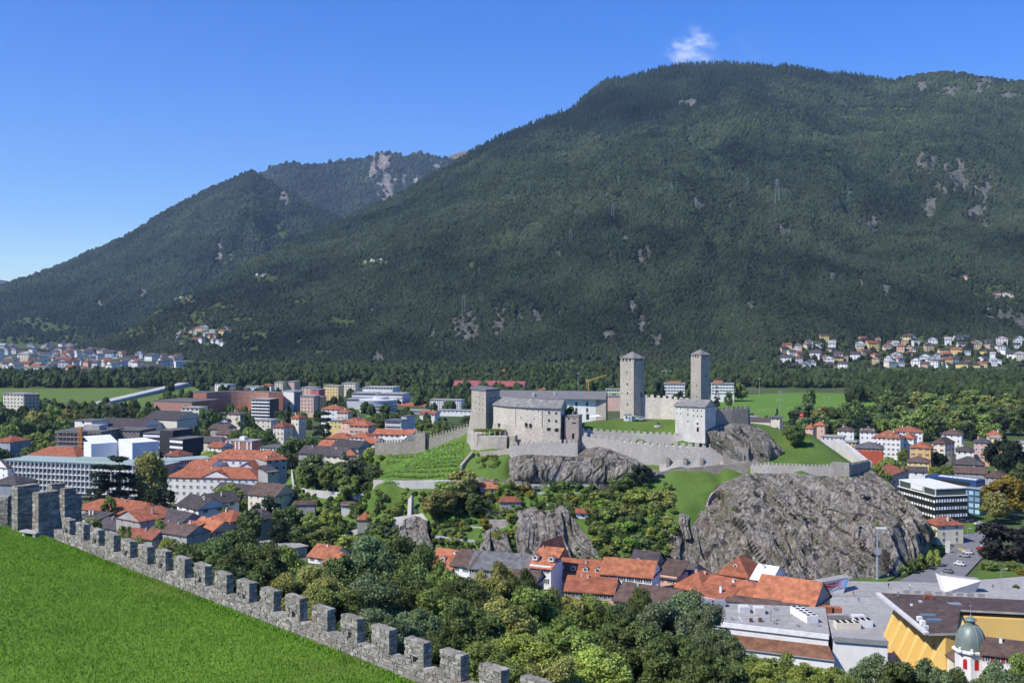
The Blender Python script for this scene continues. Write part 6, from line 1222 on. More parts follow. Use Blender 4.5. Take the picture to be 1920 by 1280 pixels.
house('building', 'brown scaffolded wing with flat rim behind the white wrapped building', (203, 705), (262, 700), 806, 20, plaster((0.22, 0.16, 0.13), .2), M_FLATD, 'flat', 0, 2, 8, 'fixed', ch=0, cat='building', ww=1.6, wh=1.8)
wr = plaster((0.74, 0.76, 0.80), .05)
h = house('wrapped_building', 'building wrapped in white plastic sheeting in front of the dark blocks', (222, 650), (248, 630), 824, 16, wr, wr, 'flat', 0, 0, 0, ch=0, oh=.1, cat='building'); house('wrapped_building', 'lower part of the sheeted white building with sloping top', (171, 640), (221, 650), 832, 14, wr, wr, 'mono', 3.5, 0, 0, ch=0, oh=.1, cat='building')
cr_ = tag(empty('crane_mast', tuple(G(150, 878, 0))), 'short orange crane mast standing in front of the scaffolding', 'crane'); OM = flat((.75, .28, .03), .5, name='orange_paint')
m = MB(); 
for sx_ in (-.7, .7):
    for sy_ in (-.7, .7): m.box(sx_ - .12, sx_ + .12, sy_ - .12, sy_ + .12, 0, 25, OM)
m.build('mast', cr_); m = MB(); 
for k in range(16): m.tube((-.7, -.7, k * 1.55), (.7, -.7, k * 1.55 + 1.55), .08, .08, OM, 4)
m.build('bracing', cr_); MB().box(-1.1, 1.1, -1.0, 1.0, 24.9, 26.4, OM).build('head', cr_)
ML_ = plaster((.045, .048, .055), .1)
for i, (a, b, e, lab) in enumerate([((268, 668), (300, 664), 812, 'dark office with white bands, left of the three dark blocks'), ((300, 662), (324, 656), 806, 'plain charcoal stair tower, middle of the three dark blocks'), ((318, 640), (343, 634), 822, 'dark office with white balcony bands, right of the three dark blocks')]):
    h = house('dark_office', lab, a, b, e, 16, ML_, M_FLATD, 'flat', 0, 0, 0, ch=0, oh=.15, cat='office')
    if i != 1:
        band = MB().box(0.2, h[1] - .2, -.12, 0, 0, 1.4, M_WP).mesh('white_band')
        for r in range(4): link('white_band', band, h[0], (0, 0, h[3] - 2.2 - r * 3.4))
house('villa', 'small red roof peeping out below the dark blocks', (307, 610), (335, 606), 852, 12, CRM, RD, 'hip', 2.5, 1, 3)
house('warehouse', 'white warehouse with long dark roof, nearer of the two', (177, 830), (268, 818), 797, 26, WHT, DK, 'gx', 5.0, 0, 0, ch=0, cat='warehouse'); house('warehouse', 'tall cream warehouse with dark pitched roof, farther of the two', (268, 850), (332, 836), 784, 30, CRM, DK, 'gx', 5.5, 0, 0, ch=0, cat='warehouse')
h = house('white_cube', 'white cubic house with one dark window left of the warehouses', (140, 820), (172, 812), 788, 16, WHT, M_FLATD, 'flat', 0, 1, 1, 'fixed', ch=0, ww=2.2, wh=2.0)
house('villa', 'white house with dark hipped roof beyond the warehouses', (184, 1030), (214, 1028), 761, 14, CRM, DK, 'hip', 2.5, 2, 3)
house('apartment_block', 'grey blue apartment house with orange roof at the left picture edge', (-12, 690), (19, 684), 826, 16, plaster((.33, .37, .41), .1), OR, 'hip', 3.0, 4, 3, 'shw', ch=1, side=2, cat='apartment')
house('villa', 'white house half hidden at the left picture edge below the office', (-14, 590), (14, 582), 872, 12, WHT, DK, 'gy', 4, 2, 2)
house('villa', 'dark roofed low house at the left edge near the wall corner', (-20, 540), (30, 536), 905, 16, plaster((.28, .30, .33), .1), DK, 'hip', 3.5, 1, 3)
h = house('apartment_block', 'cream stepped apartment block beyond the wood at left', (6, 1010), (44, 1004), 738, 16, CRM, M_FLAT, 'flat', 0, 6, 6, 'fixed', ch=0, side=3, cat='apartment', ww=1.6); house('apartment_block', 'ochre and dark flank of the apartment block beyond the wood', (46, 1004), (74, 1012), 740, 18, TAN, M_FLAT, 'flat', 0, 6, 4, 'fixed', ch=0, cat='apartment', ww=1.6)
# --- brick red curved complex
h = house('brick_complex', 'low brick red block with rows of small windows left of the curved one', (288, 1060), (360, 1040), 751, 40, BRK, M_FLATD, 'flat', 0, 3, 24, 'fixed', ch=0, cat='offices', ww=1.0, wh=1.2)
cc_ = tag(empty('brick_complex', (-285, 1100, 0)), 'brick red curved office complex with ring of dark windows', 'offices'); pts = []
for k in range(15):
    a_ = math.pi * (0.06 + 0.88 * k / 14); pts.append(Vector((-283 - 31 * math.cos(a_) * 1.05, 1098 + 34 * math.sin(a_) * 0.9 - 4, 0)))
pts = pts[:]; bk_ = [Vector((-283 + (p.x + 283) * 1.45, 1094 + (p.y - 1094) * 1.45, 0)) for p in pts]
part(MB().prism([tuple(p.xy) for p in pts] + [tuple(p.xy) for p in reversed(bk_)], -1, 19.5, BRK), 'wall', cc_); part(MB().prism([tuple(p.xy) for p in pts] + [tuple(p.xy) for p in reversed(bk_)], 19.52, 20.0, M_FLATD), 'roof', cc_)
wm = win_mesh(1.2, 1.5, 'fixed')
for k in range(14):
    for j in range(3):
        for zz_ in (16.5, 12.5, 8.5):
            q = pts[k].lerp(pts[k + 1], (j + .5) / 3); d_ = pts[k + 1] - pts[k]; link('window', wm, cc_, tuple(q + Vector((0, 0, zz_)) - cc_.location), math.atan2(d_.y, d_.x))
house('brick_complex', 'brick red back range with dark flat roof above the curved block', (372, 1170), (470, 1160), 737, 26, BRK, M_FLATD, 'flat', 0, 2, 26, 'fixed', ch=0, cat='offices', ww=1.4, wh=1.8); house('brick_complex', 'brick red link wing between the low and the curved block', (360, 1050), (402, 1066), 753, 20, BRK, M_FLATD, 'flat', 0, 2, 10, 'fixed', ch=0, cat='offices', ww=1.2, wh=1.3)
h = house('apartment_block', 'white banded apartment block with dark side wall beside the brick complex', (472, 990), (505, 984), 748, 16, WHT, M_FLAT, 'flat', 0, 7, 5, 'fixed', ch=0, side=0, cat='apartment', ww=4.2, wh=1.5, fh=3.0); balconies(h, 7, .02, .98, 3.0, 2.9)
part_ = MB().box(h[1] + .02, h[1] + .3, 0, 16, 0, h[3], plaster((.13, .10, .09), .1)).build('dark_side_wall', h[0])
h = house('apartment_block', 'cream apartment block with balconies left of the tall green tree', (340, 900), (373, 896), 764, 14, CRM, M_FLAT, 'flat', 0, 5, 4, 'fixed', ch=0, cat='apartment', ww=2.4, wh=1.4); balconies(h, 4, .02, .6, 3.1, 2.8, CRM)
for i, q in enumerate([('white house with dark hipped roof right of the tall green tree', (426, 900), (450, 896), 775, 12, CRM, BR, 'hip', 2.6, 3, 2), ('low white house under a dark roof in front of the brick complex', (410, 880), (428, 880), 790, 10, WHT, DK, 'gy', 2.6, 1, 2), ('pink house with brown roof and a stepped gable', (405, 745), (438, 740), 812, 12, PNK, BR, 'gx', 2.8, 2, 4), ('cream flat topped house right of the green trees', (479, 850), (508, 846), 787, 12, CRM, M_FLAT, 'flat', 0, 3, 3), ('brown roofed house behind the pink one', (392, 780), (424, 776), 803, 14, GRY, BR, 'gx', 3, 1, 4), ('cream villa with red hipped roof next to the dark cypress', (512, 735), (532, 732), 799, 12, CRM, RD, 'hip', 3, 3, 3), ('red hipped tower roof of the cream villa', (546, 745), (560, 742), 782, 8, CRM, RD, 'hip', 2.4, 2, 2), ('long dark roofed house behind the pink flats', (340, 720), (408, 712), 826, 13, CRM, DK, 'gx', 3, 1, 6), ('small red roofed house in front of the dark long roof', (390, 670), (415, 664), 836, 10, WHT, RD, 'gx', 2.5, 1, 3)]):
    house('town_house', q[0], q[1], q[2], q[3], q[4], q[5], q[6], q[7], q[8], q[9], q[10], ch=1 if q[7] != 'flat' else 0, side=1)
h = house('apartment_block', 'small flat roofed apartment block with brick red panels and white frame', (424, 700), (471, 694), 826, 13, BRK, M_FLAT, 'flat', 0, 2, 6, 'fixed', ch=0, side=2, cat='apartment', oh=.3)
for x_ in (0, .16, .38, .52, .84, 1): MB().box(h[1] * x_ - .5, h[1] * x_ + .5, -.15, 0, 0, h[3], M_WP).build('white_pilaster', h[0])
MB().box(h[1] * .4, h[1] * .6, 4, 8, h[3] + .35, h[3] + 2.6, M_WP).build('penthouse', h[0])
house('flat_hall', 'low hall with grey flat roof right of the brick panelled flats', (488, 690), (524, 684), 838, 16, WHT, M_FLATD, 'flat', 0, 1, 6, 'fixed', ch=0, cat='hall')
h = house('old_mill', 'weathered grey house with patchy orange roof beside the garden wall', (500, 560), (538, 566), 862, 20, GRY, OR, 'hip', 4.0, 2, 3, 'slit', ch=2, side=3); dormers(h, 5, 2.0, h[3] + 1.4, .8, .7, 1.2)
house('old_mill', 'dark roofed lower part of the weathered house', (502, 540), (522, 544), 884, 10, GRY, DK, 'mono', 2, 1, 1, 'slit', ch=0)
# --- far apartments beyond the complex
for q in [('white flat block in the row beyond the brick complex', (403, 1420), (428, 1410), 720, 14, WHT, M_FLAT, 'flat', 0, 4, 5), ('brown roofed hall in the row beyond the brick complex', (430, 1380), (462, 1376), 730, 14, PNK, BR, 'gx', 2.5, 2, 6), ('pale blue apartment block beyond the brick complex', (460, 1400), (484, 1392), 724, 14, BLU, M_FLAT, 'flat', 0, 4, 5), ('small white house with pink roof beyond the brick complex', (492, 1380), (508, 1376), 722, 12, WHT, RD, 'hip', 2.4, 3, 3), ('white house with dark roof where the causeway meets the trees', (362, 1390), (386, 1386), 736, 14, WHT, DK, 'hip', 2.6, 1, 4), ('cream tall block behind the slab tower', (515, 1330), (530, 1328), 716, 12, CRM, M_FLAT, 'flat', 0, 6, 3), ('rose coloured tall block between trees', (540, 1340), (552, 1336), 715, 12, PNK, M_FLAT, 'flat', 0, 6, 3),
          ('white windowless slab tower with dark flank', (528, 1120), (551, 1114), 733, 16, WHT, M_FLAT, 'flat', 0, 0, 0), ('dark grey balconied tower attached to the white slab', (552, 1112), (566, 1116), 735, 14, plaster((.2, .21, .24), .1), M_FLAT, 'flat', 0, 6, 3), ('brick pink balconied block right of the white slab', (563, 1050), (588, 1046), 742, 14, PNK, M_FLAT, 'flat', 0, 5, 4), ('rose and white tall block behind the pink one', (566, 1250), (592, 1245), 726, 14, PNK, M_FLAT, 'flat', 0, 6, 4), ('red topped narrow block behind the pink one', (584, 1200), (598, 1196), 730, 12, plaster((.5, .12, .14), .1), M_FLAT, 'flat', 0, 4, 2), ('bright yellow apartment tower', (607, 1220), (634, 1214), 723, 14, YEL, M_FLAT, 'flat', 0, 6, 5), ('pale low block right of the yellow tower', (642, 1330), (666, 1326), 718, 14, CRM, M_FLAT, 'flat', 0, 3, 5), ('ochre house in front of the yellow tower', (588, 1060), (600, 1056), 744, 10, OCH, M_FLAT, 'flat', 0, 4, 2)]:
    house('apartment_block', q[0], q[1], q[2], q[3], q[4], q[5], q[6], q[7], q[8], q[9], q[10], 'fixed', ch=0, cat='apartment', side=2 if q[9] else 0, ww=1.5)
# --- industrial whites and the round glass building
for q in [('large white industrial hall with blue grey end wall', (680, 1300), (736, 1292), 726, 30, WHT, M_FLAT), ('white production hall with long windows left of centre', (660, 1200), (704, 1196), 737, 24, WHT, M_FLAT), ('white hall with banded windows right of the glass building', (712, 1190), (754, 1184), 738, 26, WHT, M_FLAT), ('low white annex in front of the production hall', (650, 1140), (700, 1136), 748, 16, LGR, M_FLAT)]:
    house('industrial_hall', q[0], q[1], q[2], q[3], q[4], q[5], q[6], 'flat', 0, 2 if 'window' in q[0] else 1, 10, 'fixed', ch=0, cat='hall', ww=2.6, wh=1.2)
rb = tag(empty('round_building', tuple(G(705, 774, 0))), 'round grey glass office drum in front of the white halls', 'office'); rc_ = 19.5
part_ = MB().lathe([(rc_, 0), (rc_, 12), (rc_ + .6, 12), (rc_ + .6, 12.6), (0.1, 12.7)], LGR, 40).build('wall', rb, (0, rc_, 0))
for z_ in (2.2, 5.4, 8.6): MB().lathe([(rc_ + .06, z_), (rc_ + .06, z_ + 1.7)], glass((.10, .14, .19)), 40).build('window_band', rb, (0, rc_, 0))
MB().lathe([(8, 12.5), (8, 15.2), (0.1, 15.3)], LGR, 24).build('rooftop_drum', rb, (2, rc_ + 4, 0))
h = house('apartment_block', 'long white slab of flats with blue balconies left of the castle', (806, 1130), (864, 1122), 749, 14, WHT, M_FLAT, 'flat', 0, 4, 14, 'fixed', ch=0, cat='apartment', ww=1.4, lside=0); MB().box(h[1] * .62, h[1] * .72, -.3, 0, 2, h[3] - .5, flat((.25, .45, .55), .4, name='blue_glass')).build('blue_balconies', h[0])
house('annex', 'low white annex below the long white slab of flats', (822, 1060), (884, 1054), 769, 12, WHT, M_FLAT, 'flat', 0, 1, 8, 'fixed', ch=0, cat='hall')
house('hall', 'tan roofed sports hall left of the white slab of flats', (742, 1180), (798, 1172), 760, 24, TAN, OR, 'gx', 3.0, 1, 8, ch=0, cat='hall'); house('hall', 'grey low hall in front of the tan roofed one', (765, 1080), (812, 1076), 770, 16, GRY, M_FLAT, 'flat', 0, 1, 8, 'fixed', ch=0, cat='hall'); house('hall', 'small red roofed house below the white slab of flats', (787, 980), (815, 976), 775, 14, WHT, RD, 'gx', 2.5, 1, 4, cat='house')
h = house('stepped_house', 'white terraced concrete house with striped balconies above the town wall', (722, 780), (752, 776), 788, 14, LGR, M_FLATD, 'flat', 0, 0, 0, ch=0)
for r in range(3): MB().box(.5, h[1] - .5, -.1, 0, h[3] - 2 - r * 3.2, h[3] - .9 - r * 3.2, flat((.06, .06, .06), .5, name='window_band')).build('window_band', h[0])
house('stepped_house', 'tall grey stair shaft behind the terraced concrete house', (752, 795), (762, 792), 780, 10, LGR, M_FLATD, 'flat', 0, 0, 0, ch=0)
for q in [('large white and pink villa with double orange roof', (640, 770), (664, 760), 790, 16, PNK, OR, 'hip', 3.2, 4, 3), ('front part of the pink villa with broad orange roof', (655, 745), (690, 740), 796, 13, PNK, OR, 'hip', 3.0, 3, 4), ('white house with red roof behind the cedar', (602, 900), (638, 896), 766, 14, WHT, OR, 'hip', 3.0, 3, 4), ('small orange roofed house right of the cedar', (632, 860), (652, 858), 772, 10, CRM, OR, 'hip', 2.2, 3, 3), ('ochre balcony house under the small orange roof', (618, 830), (640, 828), 788, 10, YEL, M_FLAT, 'flat', 0, 2, 3), ('orange roofed house left of the town wall', (612, 700), (655, 696), 820, 12, WHT, OR, 'hip', 2.8, 1, 4), ('white house with orange roof next to the wall', (656, 690), (690, 684), 818, 12, WHT, OR, 'hip', 2.8, 2, 4), ('salmon house with old orange roof and chimneys', (594, 640), (625, 634), 836, 14, PNK, OR, 'gx', 3.4, 2, 3), ('dark roofed house with tall chimneys below the villas', (622, 630), (672, 622), 836, 14, GRY, DK, 'gx', 3.4, 1, 4), ('long dark roof stretching left of the little pavilion', (560, 600), (620, 592), 848, 14, GRY, DK, 'gx', 3.6, 1, 5), ('dark gabled house next to the long dark roof', (610, 585), (645, 580), 852, 13, CRM, DK, 'gx', 3.8, 1, 3), ('orange roofed row of low houses behind the wall', (700, 720), (760, 712), 812, 12, WHT, OR, 'gx', 2.8, 1, 6), ('white gabled house at the end of the orange row', (752, 690), (770, 684), 812, 12, WHT, OR, 'gx', 2.4, 2, 2), ('grey roofed long shed behind the wall tower', (760, 660), (800, 650), 822, 10, LGR, GS, 'gx', 2.4, 0, 0), ('orange roofed house at the left end of the town wall', (680, 640), (705, 636), 828, 10, WHT, OR, 'gx', 2.4, 1, 3), ('brown roofed house among trees beyond the round building', (776, 1420), (800, 1416), 726, 14, TAN, BR, 'hip', 2.4, 1, 4)]:
    house('town_house', q[0], q[1], q[2], q[3], q[4], q[5], q[6], q[7], q[8], q[9], q[10], ch=2 if 'chimney' in q[0] else 1, side=2, style=hr.choice(['plain', 'shg', 'shb', 'plain']))
# --- far centre, behind the castle
h = house('apartment_hall', 'long grey building with a strip of red roof behind the castle', (850, 1420), (982, 1400), 722, 20, LGR, tiles((.30, .09, .09)), 'gx', 6.0, 4, 26, 'fixed', ch=0, cat='building', ww=1.6, wh=1.2)
for q in [('white house above the long red roofed building', (848, 1750), (868, 1750), 698, 14, WHT, BR), ('row of tan houses under dark roofs beyond the red roofed building', (908, 1800), (936, 1796), 699, 14, TAN, BR), ('orange house beyond the red roofed building', (936, 1790), (952, 1788), 695, 14, OCH, OR), ('grey roofed house right of the orange one', (953, 1790), (974, 1788), 698, 14, GRY, GS), ('red roofed house behind the white hall', (1008, 1300), (1028, 1298), 731, 12, PNK, OR), ('pale long roof behind the white hall', (990, 1350), (1090, 1345), 733, 14, LGR, M_FLAT)]:
    house('town_house', q[0], q[1], q[2], q[3], q[4], q[5], q[6], 'hip' if q[6] != M_FLAT else 'flat', 2.6, 2, 4, ch=0)
h = house('school_block', 'white school block with red rooftop left of the slim tower', (1246, 1240), (1284, 1236), 719, 18, WHT, M_FLAT, 'flat', 0, 4, 7, 'fixed', ch=0, cat='school', ww=2.6, wh=1.4); MB().box(h[1] * .2, h[1] * .8, 4, 12, h[3] + .35, h[3] + 2.4, BRK).build('red_rooftop', h[0])
h = house('school_block', 'white school block with red rooftop right of the slim tower', (1334, 1240), (1376, 1236), 719, 18, WHT, M_FLAT, 'flat', 0, 4, 8, 'fixed', ch=0, cat='school', ww=2.6, wh=1.4); MB().box(h[1] * .1, h[1] * .5, 4, 12, h[3] + .35, h[3] + 3.2, BRK).build('red_rooftop', h[0])
house('kindergarten', 'pale green flat building left of the broad tower', (1136, 1180), (1166, 1178), 730, 14, plaster((.55, .68, .38), .06), M_FLAT, 'flat', 0, 2, 6, 'fixed', ch=0, cat='building', ww=1.8); house('kindergarten', 'low pink and white row at the foot of the pale green building', (1133, 1120), (1166, 1118), 742, 8, PNK, M_FLAT, 'flat', 0, 1, 8, 'fixed', ch=0, cat='building')
house('pavilion', 'small cream pavilion with flat overhanging roof beyond the lawn', (1445, 800), (1462, 797), 782, 9, CRM, M_FLATD, 'flat', 0, 1, 2, 'fixed', ch=0, oh=1.2, cat='pavilion'); house('pavilion', 'low brown roofed shed left of the cream pavilion', (1404, 790), (1444, 786), 788, 8, CRM, BR, 'mono', 1.6, 0, 0, ch=0, cat='shed')
house('town_house', 'white cottage edge beside the bastion and sports field', (1405, 830), (1420, 828), 781, 8, WHT, M_FLAT, 'flat', 0, 1, 1, ch=0)
# --- houses right of the hill
for q in [('white house with dark hipped roof, leftmost right of the hill', (1570, 815), (1601, 811), 806, 14, WHT, BR, 'hip', 2.8, 2, 3, 'plain'), ('large white house with dormered orange roof', (1636, 735), (1688, 726), 818, 16, WHT, OR, 'hip', 4.2, 4, 6, 'shw'), ('white rear wing with orange hipped roof', (1690, 742), (1713, 738), 820, 14, WHT, OR, 'hip', 3.2, 3, 2, 'shw'), ('wide orange hipped roof over a white house at the edge of the wood', (1680, 800), (1730, 794), 808, 18, WHT, OR, 'hip', 3.4, 3, 5, 'plain'), ('low house with bright red brick band and grey roof', (1604, 700), (1655, 694), 838, 16, plaster((.45, .10, .06), .1), GS, 'hip', 3.2, 1, 6, 'plain'), ('yellow orange house with orange roof and gable', (1706, 690), (1745, 684), 837, 13, OCH, OR, 'hip', 3.0, 2, 3, 'shb'), ('narrow cream house with brown roof beside the yellow orange one', (1747, 700), (1772, 694), 829, 16, CRM, BR, 'hip', 3.4, 3, 2, 'shb'), ('brown roofed white house at the edge of the wood', (1766, 765), (1803, 759), 813, 16, WHT, BR, 'hip', 3.2, 3, 3, 'plain'), ('pale yellow house with dark roof in front of the yellow orange one', (1701, 655), (1742, 650), 864, 12, YEL, BR, 'hip', 3.0, 2, 4, 'plain'), ('dark roofed annex below the pale yellow house', (1696, 620), (1738, 616), 882, 10, WHT, DK, 'gx', 2.2, 1, 3, 'plain'),
          ('tan house with big dark hipped roof and pale antenna', (1790, 640), (1846, 634), 868, 14, TAN, DK, 'hip', 3.8, 2, 6, 'shb'), ('white house with dark roof above the tan house', (1793, 690), (1826, 686), 844, 12, WHT, DK, 'hip', 2.6, 1, 3, 'plain'), ('salmon pink house with dark roof at right', (1826, 700), (1856, 696), 828, 13, PNK, DK, 'hip', 2.6, 2, 3, 'shw'), ('yellow house with flat rim behind the salmon pink one', (1853, 725), (1878, 720), 820, 13, YEL, M_FLAT, 'flat', 0, 3, 3, 'plain'), ('round orange roof behind the yellow house', (1850, 770), (1876, 766), 815, 12, CRM, OR, 'hip', 3.4, 1, 3, 'plain'), ('white modern house cut by the right picture edge', (1900, 700), (1935, 694), 830, 14, WHT, M_FLAT, 'flat', 0, 3, 4, 'fixed'), ('small red roof left of the lone flagpole', (1510, 800), (1524, 797), 801, 10, PNK, OR, 'hip', 2.4, 1, 2, 'plain'), ('orange roofed house behind the flagpole', (1525, 830), (1546, 826), 796, 12, PNK, OR, 'hip', 2.6, 2, 2, 'plain'), ('flat white house with car port beyond the lawn', (1540, 760), (1580, 754), 818, 12, LGR, M_FLAT, 'flat', 0, 1, 5, 'fixed'), ('orange banded low building below the white house', (1576, 735), (1604, 731), 828, 10, OCH, M_FLAT, 'flat', 0, 1, 4, 'fixed'), ('cream house under dark roof left of the orange dormered one', (1612, 790), (1640, 786), 808, 12, WHT, BR, 'hip', 2.6, 2, 3, 'plain'), ('orange roofed long house left of the black office', (1664, 560), (1704, 590), 892, 14, PNK, OR, 'hip', 3.0, 2, 5, 'shb'), ('dark roofed low house behind the blue office', (1846, 590), (1885, 584), 892, 14, GRY, BR, 'hip', 3.0, 1, 4, 'plain'), ('pink wall of a house right of the blue office', (1856, 560), (1874, 556), 912, 12, PNK, BR, 'hip', 2.4, 2, 2, 'plain'), ('brown roofed house with white band above the blue office', (1790, 610), (1850, 604), 884, 10, GRY, BR, 'gx', 2.6, 1, 5, 'plain')]:
    h = house('town_house', q[0], q[1], q[2], q[3], q[4], q[5], q[6], q[7], q[8], q[9], q[10], q[11], ch=1 if q[7] != 'flat' else 0, side=3)
    if 'dormered' in q[0]: dormers(h, 4, 1.8, h[3] + 1.0, 1.6, 1.3, 2.5)
# blue office
h = house('blue_office', 'blue glass and metal office block with blue penthouse', (1738, 540), (1838, 520), 906, 16, flat((.05, .10, .19), .4, .5, 0, 'blue_metal'), flat((.30, .34, .40), .6, name='pale_roof'), 'flat', 0, 0, 0, ch=0, oh=.5, cat='office'); root, w, d, H = h
gb = glass((.20, .32, .38)); 
for r in range(4):
    for c in range(9): link('window', win_mesh(w / 9 * .72, 2.0, 'plain', gb, flat((.09, .17, .28), .4, name='blue_frame')), root, ((c + .5) * w / 9, 0, H - 3.0 - r * 3.0))
    for c in range(5): link('window', win_mesh(d / 5 * .72, 2.0, 'plain', gb, flat((.09, .17, .28), .4, name='blue_frame')), root, (w, (c + .5) * d / 5, H - 3.0 - r * 3.0), math.pi / 2)
bm = flat((.03, .07, .17), .35, .5, 0, 'deep_blue_metal'); MB().box(-3, w * .86, 4, d - 2, H + .3, H + 3.4, bm).box(w * .05, w * .74, 3.6, 4, H + .6, H + 2.4, M_DARK).build('penthouse', root)
for k in range(8): MB().box(w * .1 + k * w * .09, w * .1 + k * w * .09 + 2.2, 7, 10, H + 3.4, H + 3.7, M_WP).build('rooflight', root)
# black office
h = house('black_office', 'black clad office block with white window strips and white glazed penthouse', (1684, 530), (1754, 500), 912, 17, M_BLK, M_WP, 'flat', 0, 0, 0, ch=0, oh=.25, cat='office'); root, w, d, H = h
ws = glass((.55, .56, .58)); 
for r in range(5):
    for c in range(14): link('window', win_mesh(w / 14 * .7, 1.15, 'fixed', ws, M_BLK), root, ((c + .5) * w / 14, 0, H - 3.0 - r * 3.5))
    for c in range(12): link('window', win_mesh(d / 12 * .7, 1.5, 'fixed', ws, M_BLK), root, (w, (c + .5) * d / 12, H - 2.8 - r * 3.5), math.pi / 2)
MB().box(1, w - .4, .4, d - .6, H + .36, H + 3.3, glass((.04, .05, .05))).box(.6, w - .1, .1, d - .2, H + 3.3, H + 3.8, M_WP).build('penthouse', root)
for x_ in (.6, w * .34, w * .68, w - .5): MB().box(x_, x_ + .35, .15, .5, H + .36, H + 3.3, M_WP).build('penthouse_post', root)
MB().box(w * .36, w * .66, 0.05, 2.0, H + 1.0, H + 3.2, M_WP).build('sunblind', root)
house('cream_house', 'narrow cream house with red roof squeezed against the cliff', (1733, 462), (1757, 452), 975, 12, plaster((.72, .70, .54), .06), RD, 'hip', 2.6, 4, 1, 'plain', ch=1, side=2)
# --- old town row below the rock (roofs seen from above)
def row(lab, a, b, eave, depth, wall, roof, rt, rise, nd=0, ch=1, **k):
    h = house('town_house', lab, a, b, eave, depth, wall, roof, rt, rise, 2, max(2, int(abs(b[0] - a[0]) / 14)), k.pop('style', 'shg'), ch=ch, z0=0.0, **k)
    if nd: dormers(h, nd, 2.2, h[3] + rise * .42, 1.6, 1.3, 2.4, roof)
    return h
row('tall steep orange roof rising above the slate roofs', (1000, 352), (1036, 348), 1052, 11, GRY, OB, 'gy', 7.0, 0, 1); row('orange gabled front with paired arched dormers', (993, 341), (1033, 338), 1058, 10, WHT, OB, 'mono', 4.0, 2, 0)
row('long slate grey roof with solar panels behind the trees', (880, 352), (996, 345), 1062, 13, GRY, GS, 'gx', 4.2, 0, 1); row('brown roof at the left end of the slate roof', (846, 356), (882, 352), 1056, 13, WHT, BR, 'gx', 4, 0, 1); row('brown lower roof in front of the slate roof', (930, 330), (1004, 326), 1085, 9, GRY, BR, 'gx', 2.6, 0, 0)
row('orange roofed house with a broad dormer at the left end of the old town row', (800, 360), (846, 355), 1060, 14, WHT, OB, 'gx', 5.0, 1, 1)
row('long orange terrace roof with four dormers', (1038, 348), (1128, 343), 1078, 13, PNK, OR, 'gx', 4.6, 4, 2); row('bright new orange roof right of the dormered terrace', (1126, 344), (1222, 338), 1072, 12, WHT, OB, 'gx', 3.8, 0, 1); row('dark gabled roof behind the bright orange roof', (1180, 362), (1226, 358), 1060, 12, GRY, DK, 'gx', 4.4, 0, 1)
row('pale orange lower roof in front of the dormered terrace', (1060, 326), (1150, 322), 1104, 11, PNK, OR, 'gx', 3.2, 0, 2); row('small pink house with plain brown roof', (1228, 356), (1268, 352), 1077, 10, PNK, BR, 'mono', 3.6, 0, 0); row('dark lower roof behind the pink house', (1268, 366), (1290, 362), 1072, 10, GRY, DK, 'gx', 3, 0, 1)
row('orange hipped roof with two skylights', (1262, 346), (1318, 338), 1096, 15, PNK, OR, 'hip', 4.4, 0, 2); row('long orange roof with a single eyebrow dormer', (1314, 338), (1412, 326), 1108, 14, WHT, OR, 'gx', 4.2, 1, 2); row('orange roof with round dormer against the rock foot', (1346, 366), (1402, 360), 1072, 15, PNK, OR, 'hip', 5.0, 1, 1)
row('large orange roof with snow guards next to the square', (1413, 326), (1524, 316), 1122, 17, GRY, OB, 'gx', 6.0, 0, 1); row('orange lower roof strip in front of the eyebrow dormer roof', (1300, 322), (1362, 316), 1116, 8, WHT, OR, 'mono', 2.2, 0, 1)
row('white rooflight structure between the orange roofs', (1410, 352), (1444, 348), 1082, 12, WHT, M_WP, 'gx', 3.5, 0, 1, style='plain'); row('wide dark brown roof with white chimney above the trees', (1152, 318), (1262, 308), 1122, 14, GRY, BR, 'gx', 3.8, 0, 2); row('flat mossy brown roof below the wide dark roof', (1160, 292), (1258, 286), 1150, 12, GRY, M_FLATD, 'flat', 0, 0, 0)
row('orange roof among the treetops at left of the slope', (578, 420), (622, 414), 1040, 12, WHT, OB, 'gx', 3.6, 0, 1); row('half hidden orange roof beside the treetops', (604, 400), (650, 396), 1052, 10, WHT, OB, 'hip', 3.2, 0, 0); row('black roofed shed at the edge of the treetops', (530, 420), (590, 400), 1062, 10, GRY, M_FLATD, 'mono', 2.0, 0, 0); row('grey stone house corner rising from the trees', (490, 440), (534, 425), 1016, 10, GRY, M_FLAT, 'flat', 0, 0, 0)
